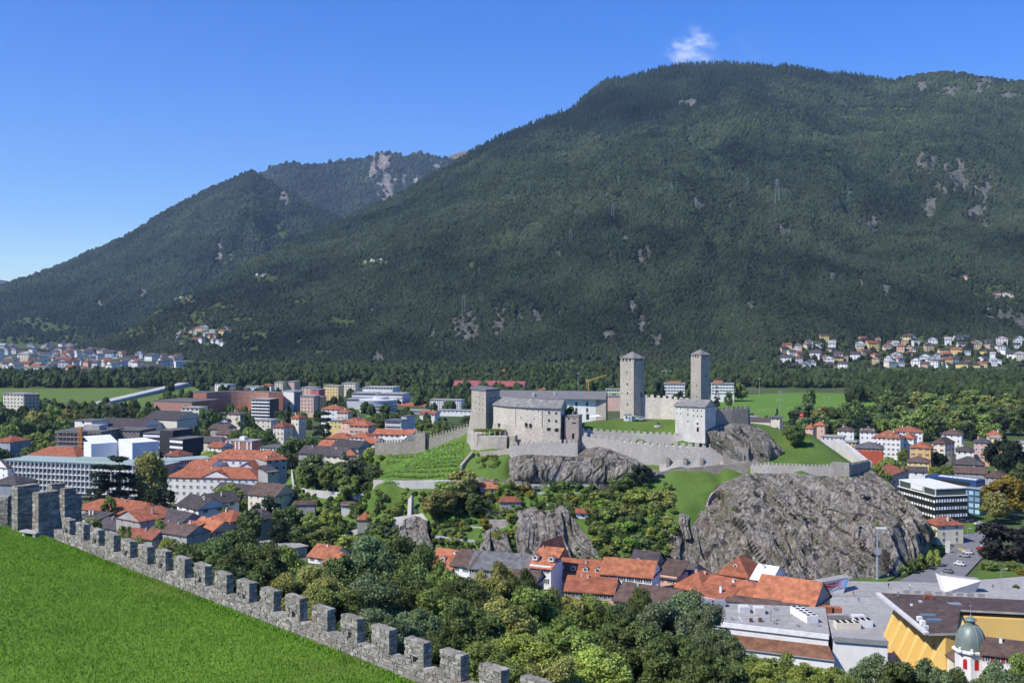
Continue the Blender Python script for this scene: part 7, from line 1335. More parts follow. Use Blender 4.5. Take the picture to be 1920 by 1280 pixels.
# garden sheds on the hill
def shed(lab, px, py, Y, wpx, hz, roof, wall=GRY, rt='gx', rise=1.4, dp=4):
    q = P(px, py, Y); z = hill_z(q.x, q.y); A = Vector(((px - wpx / 2 - 960) / F * Y, Y)); w_ = wpx / F * Y
    r_ = tag(empty('garden_shed', (A.x, A.y, q.z - hz), 0.06), lab, 'shed'); wm_ = MB().box(0, w_, 0, dp, -3, hz, wall); rm_ = MB(); roof_mesh(rm_, w_, dp, hz, rise, rt, roof, .45, wall, wm_); wm_.build('wall', r_); rm_.build('roof', r_); link('window', win_mesh(.7, .8, 'fixed'), r_, (w_ * .5, 0, hz - 1.4)); return r_
shed('bright red roofed shed under the rust coloured bush', 917, 914, 432, 32, 2.6, OB, GRY, 'mono', 1.8); shed('dark red roofed pavilion on the garden terrace', 957, 939, 425, 40, 2.6, RD, GRY, 'hip', 1.5, 5); shed('small hut with red roof and white front in the right gardens', 1092, 960, 417, 22, 2.4, RD, WHT, 'gx', 1.3); shed('stone hut with orange roof below the tapering fin', 685, 972, 446, 30, 3.0, OR, GRY, 'hip', 2.2, 6); shed('tiny dark hut with pale roof in the left gardens', 651, 946, 462, 22, 2.4, BR, WHT, 'mono', .8, 4); shed('little pavilion with pink walls and orange roof at the left end of the wall', 656, 852, 525, 22, 6.0, OR, PNK, 'hip', 2.2, 5); shed('long lean-to with pale roof below the garden wall', 570, 945, 478, 40, 2.4, PNK if False else BR, GRY, 'mono', 1.0, 4)
# --- houses at lower left
for q in [('large house with long orange hipped roof at lower left', (140, 505), (270, 480), 950, 20, GRY, OR, 'hip', 4.4, 1, 8), ('stone gabled house with orange roof below the long orange one', (218, 462), (262, 452), 968, 16, GRY, OR, 'gy', 3.6, 1, 2), ('dark roofed house right of the stone gable', (265, 470), (335, 452), 968, 14, GRY, DK, 'gx', 4.0, 1, 4), ('white gabled house with dark roof below the barracks', (332, 492), (372, 478), 944, 14, WHT, DK, 'gx', 4.0, 1, 3), ('second white gabled house with dark roof, farther right', (370, 505), (396, 494), 936, 14, WHT, DK, 'gy', 3.6, 1, 2), ('cream house with wide dark roof beside the hill road', (465, 500), (516, 492), 924, 14, CRM, BR, 'gx', 4.4, 2, 4), ('small dark roofed house in front of the cream one', (448, 458), (490, 450), 966, 11, GRY, DK, 'hip', 3, 1, 3), ('new orange roof on a salmon house at lower left', (358, 452), (398, 440), 985, 11, PNK, OB, 'gx', 3.4, 2, 2), ('orange patched roof behind the salmon house', (395, 465), (432, 455), 968, 12, CRM, OR, 'hip', 3, 1, 3), ('low orange lean-to left of the salmon house', (335, 445), (360, 442), 988, 8, PNK, OB, 'mono', 1.4, 1, 2), ('dark roof with brown edge in front of the stone gable', (280, 440), (350, 428), 992, 12, GRY, BR, 'gx', 3.0, 1, 3), ('dark roof left of the stone gable house', (180, 470), (222, 462), 985, 12, GRY, DK, 'gx', 3, 1, 3), ('cream low house with shutters under the long orange roof', (145, 480), (185, 474), 968, 8, CRM, DK, 'mono', 1.6, 1, 3), ('orange dark mixed roof at the wall line', (215, 440), (285, 432), 1002, 10, GRY, RD, 'gx', 2.6, 1, 3), ('dark long roof behind the white gabled houses', (400, 530), (460, 520), 918, 12, GRY, DK, 'gx', 3.2, 1, 4)]:
    house('town_house', q[0], q[1], q[2], q[3], q[4], q[5], q[6], q[7], q[8], q[9], q[10], hr.choice(['plain', 'shg', 'shb']), ch=2, side=2, z0=0.0)

# ------------------------------------------------------------------ square and large buildings at lower right
M_PAVE = stone((0.40, 0.39, 0.37), 0.55, 'cobble_paving', dark=0.7, bump=0.3); M_ROAD = stone((0.20, 0.20, 0.205), 0.3, 'asphalt', dark=0.85, bump=0.05); M_KERB = flat((.42, .41, .39), .9, name='kerb_stone'); M_PLAIN = stone((0.34, 0.33, 0.32), 0.3, 'concrete_paving', dark=.85, bump=.05)
area('paved_square', [(1440, 1300), (1990, 1300), (1990, 1064), (1800, 1084), (1600, 1092), (1480, 1086)], 0.16, M_PAVE)
area('street', [(1645, 1108), (1775, 1116), (1846, 1040), (1880, 1012), (1960, 1000), (1960, 985), (1770, 1004), (1755, 1014), (1790, 1022), (1762, 1050)], 0.22, M_ROAD)
area('plaza_strip', [(1560, 1117), (1790, 1118), (1775, 1092), (1590, 1088)], 0.26, M_PLAIN)
area('grass_verge', [(1590, 1088), (1660, 1090), (1770, 1036), (1790, 1024), (1758, 1020), (1732, 1046), (1700, 1068)], 0.30, M_HILL)
area('park_lawn', [(1752, 1002), (1810, 999), (1850, 996), (1850, 978), (1758, 984)], 0.30, M_HILL)
area('park_lawn', [(1824, 1086), (1860, 1084), (1930, 1078), (1930, 1062), (1840, 1066)], 0.30, M_HILL)
def mark(pix, z=0.34, mat=None): return area('road_marking', pix, z, mat or M_WP)
for k in range(4): mark([(1764 + k * 24, 1072 - k * 16), (1766 + k * 24, 1073 - k * 16), (1774 + k * 24, 1066 - k * 16), (1772 + k * 24, 1065 - k * 16)])
YM = flat((.72, .45, .08), .7, name='yellow_marking')
for k in range(7): mark([(1795 + k * 4, 1026 + k * .9), (1797.2 + k * 4, 1026.4 + k * .9), (1803 + k * 4, 1031.5 + k * .9), (1800.5 + k * 4, 1031.2 + k * .9)], 0.35, YM)
for k in range(5): mark([(1760 + k * 5, 1012 - k * .8), (1763 + k * 5, 1012 - k * .8), (1766 + k * 5, 1007 - k * .8), (1763 + k * 5, 1007 - k * .8)], 0.35, YM)
# wedge shaped concrete entrances
M_WEDGE = plaster((.62, .61, .58), .06)
def wedge(lab, tl, tr_, br, bl, zt, zb, back):
    A, B, C_, D_ = G(*tl, zt), G(*tr_, zt), G(*br, zb), G(*bl, zb); r_ = tag(empty('concrete_wedge', tuple(D_)), lab, 'entrance')
    K = [q + Vector((0, back, 0)) for q in (A, B)]; m_ = MB(); m_.poly([D_, C_, B, A], M_WEDGE); m_.poly([A, B, K[1], K[0]], M_PLAIN); Lb, Rb = D_ + Vector((0, back, 0)), C_ + Vector((0, back, 0))
    m_.poly([D_, A, K[0], Lb], M_WEDGE); m_.poly([C_, Rb, K[1], B], M_WEDGE); m_.poly([Lb, K[0], K[1], Rb], M_WEDGE); part(m_, 'concrete_body', r_); return r_, A, B, C_, D_
wd, A, B, C_, D_ = wedge('white concrete wedge with a red banner sign beside the orange roof', (1512, 1096), (1594, 1081), (1581, 1111), (1534, 1117), 5.0, .3, 4.5)
wedge('plain white concrete wedge at the street end of the square', (1762, 1078), (1841, 1088), (1829, 1109), (1772, 1110), 4.6, .3, 4.0)
def on_face(u, v): return (D_.lerp(C_, u)).lerp(A.lerp(B, u), v)
fn = (C_ - D_).cross(A - D_).normalized(); fn = fn if fn.y < 0 else -fn
def panel(nm, u0, u1, v0, v1, mat, lift=.06): return part(MB().poly([on_face(u0, v0) + fn * lift, on_face(u1, v0) + fn * lift, on_face(u1, v1) + fn * lift, on_face(u0, v1) + fn * lift], mat), nm, wd)
panel('red_sign', .38, .68, .50, .80, flat((.55, .03, .06), .5, name='red_sign')); 
fc = bpy.data.curves.new('lettering', 'FONT'); fc.body = 'Visconti'; fc.size = 1.5; fc.align_x = 'CENTER'; fc.align_y = 'CENTER'; fc.materials.append(M_WP); fo = link('lettering', fc, wd)
xax = (on_face(.68, .65) - on_face(.38, .65)).normalized(); zax = fn; yax = zax.cross(xax); c_ = on_face(.53, .65) + fn * .10 - wd.location
fo.matrix_local = Matrix(((xax.x, yax.x, zax.x, c_.x), (xax.y, yax.y, zax.y, c_.y), (xax.z, yax.z, zax.z, c_.z), (0, 0, 0, 1))); fc.size = 2.1
for i, (c, u) in enumerate([((.75, .35, .35), .74), ((.75, .5, .6), .80), ((.45, .65, .85), .86), ((.3, .55, .85), .92)]): panel('banner_stripe', u, u + .058, .35, .92, flat(c, .6, name='banner_print'))
# long flat roofed building with air conditioners
def slab_block(lab, tl, tr_, br, bl, z, mat, fascia, name='flat_building', cat='building', H=None):
    q = [G(*p, z) for p in (bl, br, tr_, tl)]; r_ = tag(empty(name, (q[0].x, q[0].y, 0)), lab, cat); part(MB().prism([tuple(p.xy) for p in q], -1, z - .02, WHT), 'wall', r_); c_ = sum((p.xy for p in q), Vector((0, 0))) / 4
    part(MB().prism([tuple(p.xy + (p.xy - c_).normalized() * .5) for p in q], z, z + .25, mat), 'roof', r_)
    e = q[0].xy + Vector((0, -.55)), q[1].xy + Vector((0, -.55)); part(MB().prism([tuple(e[0]), tuple(e[1]), tuple(e[1] + Vector((0, .45))), tuple(e[0] + Vector((0, .45)))], z - .7, z + .55, fascia), 'fascia', r_)
    return r_, q
lr, lq = slab_block('long building with pale gravel flat roof and white fascia above the trees', (1300, 1130), (1545, 1140), (1553, 1192), (1330, 1166), 13.5, M_FLAT, M_WP)
def on_roof(q, u, v): return (q[0].lerp(q[1], u)).lerp(q[3].lerp(q[2], u), v)
def roof_box(r_, q, u, v, w, d, h, mat, nm, fans=0, fanm=None, rz=0.0):
    c_ = on_roof(q, u, v); o_ = MB().box(-w / 2, w / 2, -d / 2, d / 2, .25, h, mat).build(nm, r_, tuple(c_ - r_.location), rz)
    if fans:
        fm_ = MB().lathe([(0.05, 0), (.55, .02), (.6, .12), (.5, .14)], M_DARK, 12).mesh('fan')
        nx = fans if w > d else 2; ny = 2 if w > d else fans
        for i in range(nx):
            for j in range(ny): link('fan', fm_, o_, (-w / 2 + (i + .5) * w / nx, -d / 2 + (j + .5) * d / ny, h))
    return o_
roof_box(lr, lq, .83, .55, 3.2, 10.5, 2.2, M_WP, 'air_conditioner', 5, rz=.18); roof_box(lr, lq, .08, .85, 3.0, 2.4, 2.0, M_METAL, 'rooflight'); roof_box(lr, lq, .19, .85, 3.0, 2.4, 2.0, M_METAL, 'rooflight'); roof_box(lr, lq, .36, .62, 2.8, 3.0, 2.0, LGR, 'rooflight'); roof_box(lr, lq, .48, .62, 2.8, 3.0, 2.0, LGR, 'rooflight'); roof_box(lr, lq, .38, .2, .8, .8, 1.2, BR, 'roof_vent'); roof_box(lr, lq, .46, .24, .9, .9, 1.3, BR, 'roof_vent'); roof_box(lr, lq, .57, .2, .8, .8, 1.4, GRY, 'roof_vent'); roof_box(lr, lq, .55, .3, .5, .5, 3.4, GRY, 'flue'); roof_box(lr, lq, .68, .58, 4.0, .6, .5, GRY, 'pipe_run')
for k, (u, v, w, d, h, mt) in enumerate([(.62, .8, 1.0, 1.0, .9, M_METAL), (.7, .35, 2.2, .3, .35, M_METAL), (.3, .3, .3, 6, .3, LGR), (.76, .2, .7, .7, 1.0, GRY), (.12, .4, 1.2, 1.2, .8, LGR), (.22, .2, .6, .6, .9, M_METAL), (.5, .88, 4, .25, .4, GRY), (.93, .3, .8, 1.6, .7, M_METAL)]): roof_box(lr, lq, u, v, w, d, h, mt, 'roof_vent')
# brown lean-to roof along its front and white front wall
e0, e1 = lq[0] + Vector((0, -.8, 0)), lq[1] + Vector((0, -.8, 0)); z_ = 11.2
part(MB().poly([(e0.x, e0.y - 4.6, z_ - 2.2), (e1.x, e1.y - 4.6, z_ - 2.2), (e1.x, e1.y, z_), (e0.x, e0.y, z_)], tiles((.20, .10, .06), 'rust_roof')).poly([(e0.x, e0.y - 4.6, z_ - 2.5), (e1.x, e1.y - 4.6, z_ - 2.5), (e1.x, e1.y - 4.6, z_ - 2.2), (e0.x, e0.y - 4.6, z_ - 2.2)], GRY), 'lean_to_roof', lr)
part(MB().prism([(e0.x, e0.y - 4.0), (e1.x, e1.y - 4.0), (e1.x, e1.y + .3), (e0.x, e0.y + .3)], -1, z_ - 2.4, WHT), 'front_wall', lr)
mr_, mq = slab_block('second flat roofed building with fan units next to the square', (1552, 1152), (1622, 1150), (1664, 1204), (1562, 1196), 13.0, M_FLAT, M_METAL)
roof_box(mr_, mq, .35, .42, 6.5, 3.0, 1.9, CRM, 'air_conditioner', 4); roof_box(mr_, mq, .72, .52, 4.6, 2.8, 2.0, M_WP, 'air_conditioner', 3); roof_box(mr_, mq, .25, .82, 6.0, 3.2, .5, M_FLATD, 'roof_pad'); roof_box(mr_, mq, .75, .85, 3.4, 2.8, .8, LGR, 'rooflight')
w_ = tag(empty('brick_wall', tuple(G(1532, 1146, 8))), 'orange wavy edged wall strip behind the air conditioners', 'wall')
for k in range(3):
    q = G(1540 + k * 15, 1146, 9); part(MB().prism([(q.x - 1.5, q.y), (q.x + 1.4, q.y), (q.x + 1.4, q.y + 2.5), (q.x - 1.5, q.y + 2.5)], 0, 10.0 + .3 * (k % 2), OB), 'tile_hump', w_)
house('town_house', 'dark brown roof strip between the orange roof and the long flat roof', (1386, 304), (1506, 297), 1142, 7, WHT, BR, 'mono', 1.4, 0, 0, ch=0, z0=0.0); house('town_house', 'white parapet wall below the eyebrow dormer roof', (1362, 316), (1454, 309), 1124, 4, WHT, BR, 'mono', .6, 1, 2, ch=0, z0=0.0)
# yellow building with zigzag front
yb = tag(empty('yellow_building', (84, 280, 0)), 'large yellow building with dark brown roof and zigzag pleated side', 'building')
ZY = 14.5; tl, tr2, bl_ = G(1655, 1110, ZY), G(2000, 1128, ZY), G(1748, 1192, ZY - 1.0); ir, irr = G(1800, 1150, ZY), G(2000, 1160, ZY)
YW = plaster((.74, .50, .16), .04); n_t = 6; zig = []
for k in range(n_t * 2 + 1):
    f = k / (n_t * 2); q = tl.xy.lerp(bl_.xy, f); nrm = Vector((-(bl_.xy - tl.xy).y, (bl_.xy - tl.xy).x)).normalized(); nrm = nrm if nrm.x < 0 else -nrm; zig.append(q - nrm * (0.3 if k % 2 == 0 else 3.2))
ztop = [tl.xy.lerp(bl_.xy, k / (n_t * 2)) - nrm * 3.4 for k in range(n_t * 2 + 1)]; zig = [tl.xy.lerp(bl_.xy, k / (n_t * 2)) + nrm * (2.2 if k % 2 else -3.4) for k in range(n_t * 2 + 1)]
part(MB().prism([tuple(p) for p in zig] + [tuple(bl_.xy + Vector((10, 1))), tuple(ir.xy + Vector((0, -1))), tuple(irr.xy), tuple(tr2.xy)], -1, ZY - .6, YW, [tuple(p) for p in ztop] + [tuple(bl_.xy + Vector((10, 1))), tuple(ir.xy + Vector((0, -1))), tuple(irr.xy), tuple(tr2.xy)]), 'wall', yb)
rf = MB(); ed = Vector((-1.2, -.3)); P_ = [tuple(tl.xy + ed) + (ZY,), tuple(bl_.xy + ed) + (ZY - .2,), tuple(bl_.xy + Vector((6, -.5))) + (ZY,), tuple(ir.xy) + (ZY + 1.2,), tuple(irr.xy) + (ZY + 1.2,), tuple(tr2.xy) + (ZY,)]
BRF = tiles((.105, .075, .065), 'brown_roof'); mid = (tl.xy.lerp(ir.xy, .55)); rf.poly([P_[0], P_[1], P_[2], P_[3], P_[4], P_[5]], BRF); rf.poly([(p[0], p[1], p[2] - .6) for p in reversed(P_)], GRY)
for i in range(6): a_, b_ = P_[i], P_[(i + 1) % 6]; rf.poly([(a_[0], a_[1], a_[2] - .6), (b_[0], b_[1], b_[2] - .6), b_, a_], GRY)
part(rf, 'roof', yb)
g0, g1 = tl.xy + ed, bl_.xy + ed; part(MB().prism([tuple(g0 + Vector((-1.0, 0))), tuple(g1 + Vector((-1.0, -.3))), tuple(g1 + Vector((.3, 0))), tuple(g0 + Vector((.3, 0)))], ZY - .55, ZY + .12, LGR), 'gutter_strip', yb)
def on_y(px, py, z=ZY + .3): return G(px, py, z)
for (px, py, w, d, h, mt, nm) in [(1741, 1122, 2.6, 1.8, 1.4, RD, 'roof_vent'), (1790, 1134, 3.4, 2.6, .8, M_METAL, 'skylight'), (1684, 1115, .5, .5, 1.2, M_METAL, 'roof_vent'), (1709, 1134, .6, .6, .7, M_WP, 'roof_vent'), (1726, 1130, .8, .8, 1.0, LGR, 'roof_vent'), (1740, 1154, 4.0, 2.0, .7, glass((.08, .10, .12)), 'skylight'), (1752, 1163, 3.6, 1.8, .7, glass((.08, .10, .12)), 'skylight'), (1724, 1160, 1.2, 1.2, 1.0, M_WP, 'roof_vent'), (1730, 1168, 1.2, 1.4, 1.1, M_WP, 'roof_vent'), (1736, 1176, 1.2, 1.0, .9, LGR, 'roof_vent')]:
    q = on_y(px, py); part(MB().box(q.x - w / 2, q.x + w / 2, q.y - d / 2, q.y + d / 2, ZY - .1, ZY + h, mt), nm, yb)
for k in range(8):
    q = on_y(1700 + k * 20, 1109 + k * 1.0); part(MB().box(q.x - 1.0, q.x + 1.0, q.y, q.y + .6, ZY - .2, ZY + .9, GRY), 'roof_hatch', yb)
# its courtyard wing: yellow wall with windows
for i, px in enumerate((1830, 1862, 1900)):
    q = ir.xy.lerp(irr.xy, (px - 1800) / 200); win(yb, ir.xy, irr.xy, (px - 1800) / 200, ZY - 2.6, .9, .7, 'fixed', off=.02)
    win(yb, ir.xy, irr.xy, (px - 1800) / 200, ZY - 6.0, 4.4, 2.0, 'fixed', glass((.35, .34, .36)), off=.02)
    win(yb, ir.xy, irr.xy, (px - 1800) / 200, ZY - 10.5, 4.4, 2.0, 'fixed', glass((.3, .3, .32)), off=.02)
q = G(1855, 1186, 7); rdw = tag(empty('red_awning', tuple(q)), 'bright red canopy block against the yellow wall behind the dome', 'awning'); MB().box(-1.7, 1.7, -1.2, 1.2, -2, 1.6, flat((.6, .02, .03), .6, name='red_cloth')).box(-1.8, 1.8, -1.3, 1.3, 1.6, 1.75, flat((.6, .02, .03), .6, name='red_cloth')).build('canopy', rdw); MB().box(-1.9, 1.9, -1.4, -1.2, -2.2, -1.9, M_WP).build('ledge', rdw)
house('town_house', 'dark brown roof in front of the domed turret', (1842, 262), (1960, 256), 1222, 10, WHT, BR, 'gx', 2.6, 1, 6, 'shr', ch=1, z0=0.0); house('town_house', 'brown roof with white trim left of the domed turret', (1742, 286), (1800, 268), 1200, 9, CRM, BR, 'gx', 2.2, 1, 3, 'plain', ch=0, z0=0.0)
# domed turret
dt = tag(empty('domed_turret', tuple(G(1820, 1250, 8).xy) + (0,)), 'white octagonal turret with green copper ribbed dome and red shutters', 'turret'); YD = dt.location.y; sc = YD / F
M_COP = flat((.21, .255, .225), .5, .4, .3, 'green_copper'); zc = CAM_Z - (1213 - HOR) * sc; zap = CAM_Z - (1171 - HOR) * sc; rd = 27 * sc
MB().lathe([(rd * 1.02, 0), (rd * 1.02, zc - 1.0), (rd * 1.22, zc - .7), (rd * 1.22, zc - .3), (rd * 1.05, zc)], plaster((.76, .74, .70), .06), 8).build('wall', dt, (0, 0, 0), R(22.5)); prof = [(rd * 1.02, zc)] + [(rd * math.cos(a_ * math.pi / 2 / 9) ** .75 * 1.0, zc + .3 + (zap - zc) * math.sin(a_ * math.pi / 2 / 9)) for a_ in range(0, 9)] + [(rd * .26, zap + .1)]
dm = MB().lathe(prof, M_COP, 32).build('dome', dt, (0, 0, 0), 0, True)
for k in range(12):
    a_ = k * math.pi / 6 + .1; m_ = MB()
    for i in range(1, len(prof) - 1): p0, p1 = prof[i], prof[i + 1]; m_.tube((p0[0] * math.cos(a_), p0[0] * math.sin(a_), p0[1]), (p1[0] * math.cos(a_), p1[0] * math.sin(a_), p1[1]), .09, .09, flat((.25, .32, .28), .5, name='copper_rib'), 5)
    m_.build('rib', dm)
MB().lathe([(rd * .3, zap - .1), (rd * .3, zap + 1.1), (rd * .42, zap + 1.3), (rd * .3, zap + 1.7), (rd * .12, zap + 2.1), (.05, zap + 2.6)], M_COP, 12).build('lantern', dt); MB().tube((0, 0, zap + 2.4), (0, 0, zap + 6.0), .07, .03, M_METAL).box(-.5, .5, -.05, .05, zap + 4.7, zap + 4.85, M_METAL).build('finial', dt)
rsm = flat((.45, .015, .02), .6, name='red_shutter_paint')
for k in range(3):
    a_ = -math.pi / 2 + (k - 1) * math.pi / 4; r_ = rd * 1.02 * math.cos(math.pi / 8) + .02; m_ = MB().box(-.5, .5, -.06, .05, 0, 2.0, rsm); m_.prism([(math.cos(t_ * math.pi / 6) * .5, math.sin(t_ * math.pi / 6) * .5) for t_ in range(7)], -.06, .05, rsm)
    nv = 8; m_.v = m_.v[:nv] + [(x, z, 2.0 + y) for x, y, z in m_.v[nv:]]; m_.build('shutter', dt, (r_ * math.cos(a_), r_ * math.sin(a_), zc - 4.6), a_ + math.pi / 2)
for k in range(4): a_ = -2.6 + k * .7; MB().lathe([(.5, -.4), (.62, 0), (.3, .5), (.35, .8), (.05, 1.0)], plaster((.76, .74, .70), .06), 8).build('ornament', dt, (rd * 1.15 * math.cos(a_), rd * 1.15 * math.sin(a_), zc - .2))
# tall floodlight mast and other posts
q = G(1645, 1086, 0); fm2 = tag(empty('floodlight_mast', tuple(q)), 'tall grey floodlight mast at the foot of the cliff', 'mast'); sc = q.y / F; hh = (1086 - 988) * sc; M_ST = flat((.40, .45, .46), .45, .4, .4, 'galvanised_steel')
MB().cyl(0, 0, 0, hh * .5, .55, .45, M_ST).cyl(0, 0, hh * .5, hh * .97, .3, .25, M_ST).build('pole', fm2); MB().box(-.3, 3.2, -.3, .3, hh * .97, hh, M_WP).build('lamp_head', fm2); MB().box(-.8, .8, -.9, .9, hh * .48, hh * .55, M_METAL).box(-.2, 1.2, -.4, .4, hh * .53, hh * .60, M_METAL).build('platform', fm2); MB().cyl(0, 0, 0, .4, 1.0, .9, M_METAL).build('base', fm2)
def lamp(lab, px, pyb, pyt, arm=1.6):
    q = G(px, pyb, 0); hh = (pyb - pyt) * q.y / F; o_ = tag(empty('street_lamp', tuple(q)), lab, 'lamp'); MB().cyl(0, 0, 0, hh, .12, .08, M_ST, 8).build('pole', o_); MB().box(0, arm, -.06, .06, hh - .06, hh + .06, M_ST).build('arm', o_); MB().box(arm - .2, arm + .8, -.2, .2, hh - .05, hh + .12, M_WP).build('lamp_head', o_)
lamp('slim street lamp by the street crossing', 1789, 1018, 983); lamp('double street lamp on the square by the round trees', 1877, 1106, 1066); lamp('short lamp post behind the crossing', 1814, 1008, 990, .8)
tp = tag(empty('totem_sign', tuple(G(1777, 1037, 0))), 'tall white totem sign on the grass by the street', 'sign'); MB().box(-.9, .9, -.15, .15, .3, 5.0, M_WP).build('panel', tp); MB().box(-.7, .7, -.1, .1, 0, .3, M_METAL).build('base', tp)
for i, px in enumerate((1503, 1506)): pass
fl_ = tag(empty('flagpole', tuple(P(1506, 800, 640).xy) + (0,)), 'flagpole with a small red and white flag behind the lawn', 'flagpole'); MB().cyl(0, 0, 0, 40, .14, .07, M_ST, 8).build('pole', fl_); MB().box(-2.2, 0, -.03, .03, 36.6, 39.6, flat((.6, .05, .05), .7, name='red_flag')).box(-1.5, -.7, -.05, .05, 37.8, 38.4, M_WP).build('flag', fl_)
# cars
def car(lab, px, py, rz, paint, z=0.3, s=1.0):
    q = G(px, py, z); r_ = tag(empty('parked_car', (q.x, q.y, z - .05), rz), lab, 'car'); r_.scale = (s, s, s); pm_ = flat(paint, .25, .5, .0, 'car_paint'); b = MB()
    pr = [(-2.15, .35), (-2.15, .75), (-1.95, .9), (-1.1, .95), (-.55, 1.42), (.9, 1.45), (1.75, .98), (2.1, .9), (2.15, .35)]
    for s_ in (-1, 1): pass
    n_ = len(pr); b.v += [(x, -.85 if z_ < 1.0 else -.68, z_) for x, z_ in pr] + [(x, .85 if z_ < 1.0 else .68, z_) for x, z_ in pr]; sl_ = b.slot(pm_)
    for i in range(n_): j = (i + 1) % n_; b.f.append((i, j, n_ + j, n_ + i)); b.mi.append(sl_)
    b.f.append(tuple(reversed(range(n_)))); b.mi.append(sl_); b.f.append(tuple(range(n_, 2 * n_))); b.mi.append(sl_); b.build('body', r_)
    gl = glass((.02, .025, .03)); MB().poly([(-1.06, -.74, 1.0), (-1.06, .74, 1.0), (-.60, .66, 1.40), (-.60, -.66, 1.40)], gl).build('windscreen', r_).location = (-.03, 0, .02); MB().poly([(.95, -.66, 1.42), (.95, .66, 1.42), (1.66, .74, 1.02), (1.66, -.74, 1.02)], gl).build('rear_window', r_).location = (.03, 0, .02)
    for s_ in (-1, 1): MB().poly([(-.95, s_ * .80, 1.0), (1.4, s_ * .80, 1.0), (.85, s_ * .70, 1.38), (-.5, s_ * .70, 1.38)], gl).build('side_window', r_).location = (0, s_ * .035, .0)
    wm_ = MB().lathe([(.05, -.1), (.2, -.11), (.21, -.12), (.33, -.1), (.33, .1), (.05, .1)], flat((.02, .02, .02), .7, name='tyre'), 14).mesh('wheel')
    for x_ in (-1.35, 1.35):
        for s_ in (-1, 1): w__ = link('wheel', wm_, r_, (x_, s_ * .80, .33)); w__.rotation_euler = (s_ * math.pi / 2, 0, 0)
    for s_ in (-1, 1): MB().box(-2.19, -2.1, s_ * .6 - .18, s_ * .6 + .18, .62, .78, M_WP).build('headlight', r_)
    return r_
car('white car on the street beside the dark tree', 1800, 1059, -.95, (.75, .75, .75)); car('silver car ahead of the white one on the street', 1808, 1043, -.9, (.35, .36, .38)); car('pale car under the edge of the blackish tree', 1815, 1037, -.9, (.6, .62, .66)); car('black car parked below the cream house', 1744, 1025, .3, (.015, .015, .018)); car('dark car parked at the edge of the park lawn', 1803, 977, .1, (.04, .04, .05)); car('grey car parked in front of the black office', 1790, 975, .1, (.12, .12, .13)); car('black car at the right end of the parked row', 1822, 979, .1, (.02, .02, .02))
# vehicles and people in the castle courtyard
def hz_at(px, py, Y0, Y1):
    for Y in np.arange(Y0, Y1, .5):
        q = P(px, py, Y)
        if hill_z(q.x, q.y) >= q.z: return Vector((q.x, q.y, hill_z(q.x, q.y)))
    q = P(px, py, (Y0 + Y1) / 2); return Vector((q.x, q.y, hill_z(q.x, q.y)))
def place_on(r_, v): r_.location = (v.x, v.y, v.z + .35)
for lab, px, py, c in [('white van parked at the foot of the broad tower', 1189, 783, (.75, .75, .74)), ('pale car parked right of the white van', 1200, 783, (.6, .6, .6))]:
    o_ = car(lab, 1800, 1059, .2, c, s=1.25 if 'van' in lab else 1.0); place_on(o_, hz_at(px, py, 455, 485))
kk = tag(empty('white_kiosk', tuple(hz_at(1177, 785, 455, 482))), 'white kiosk box with door at the foot of the broad tower', 'kiosk'); MB().box(-1.6, 1.6, -1.2, 1.2, -.5, 2.9, M_WP).build('wall', kk); MB().box(-1.8, 1.8, -1.4, 1.4, 2.9, 3.1, M_METAL).build('roof', kk); link('window', win_mesh(.8, .9, 'fixed'), kk, (-.7, -1.2, 1.3)); MB().box(.3, 1.1, -1.24, -1.2, 0, 2.1, GRY).build('door', kk)
for lab, px, py in [('white parasol on the paved terrace before the white hall', 1113, 786), ('second white parasol on the terrace, right of the first', 1121, 787)]:
    v_ = hz_at(px, py, 455, 482); o_ = tag(empty('parasol', tuple(v_)), lab, 'parasol'); MB().cyl(0, 0, 0, 2.5, .05, .05, M_METAL, 6).build('pole', o_); MB().lathe([(1.9, 2.2), (.9, 2.65), (.03, 2.9)], M_WP, 8).build('canopy', o_)
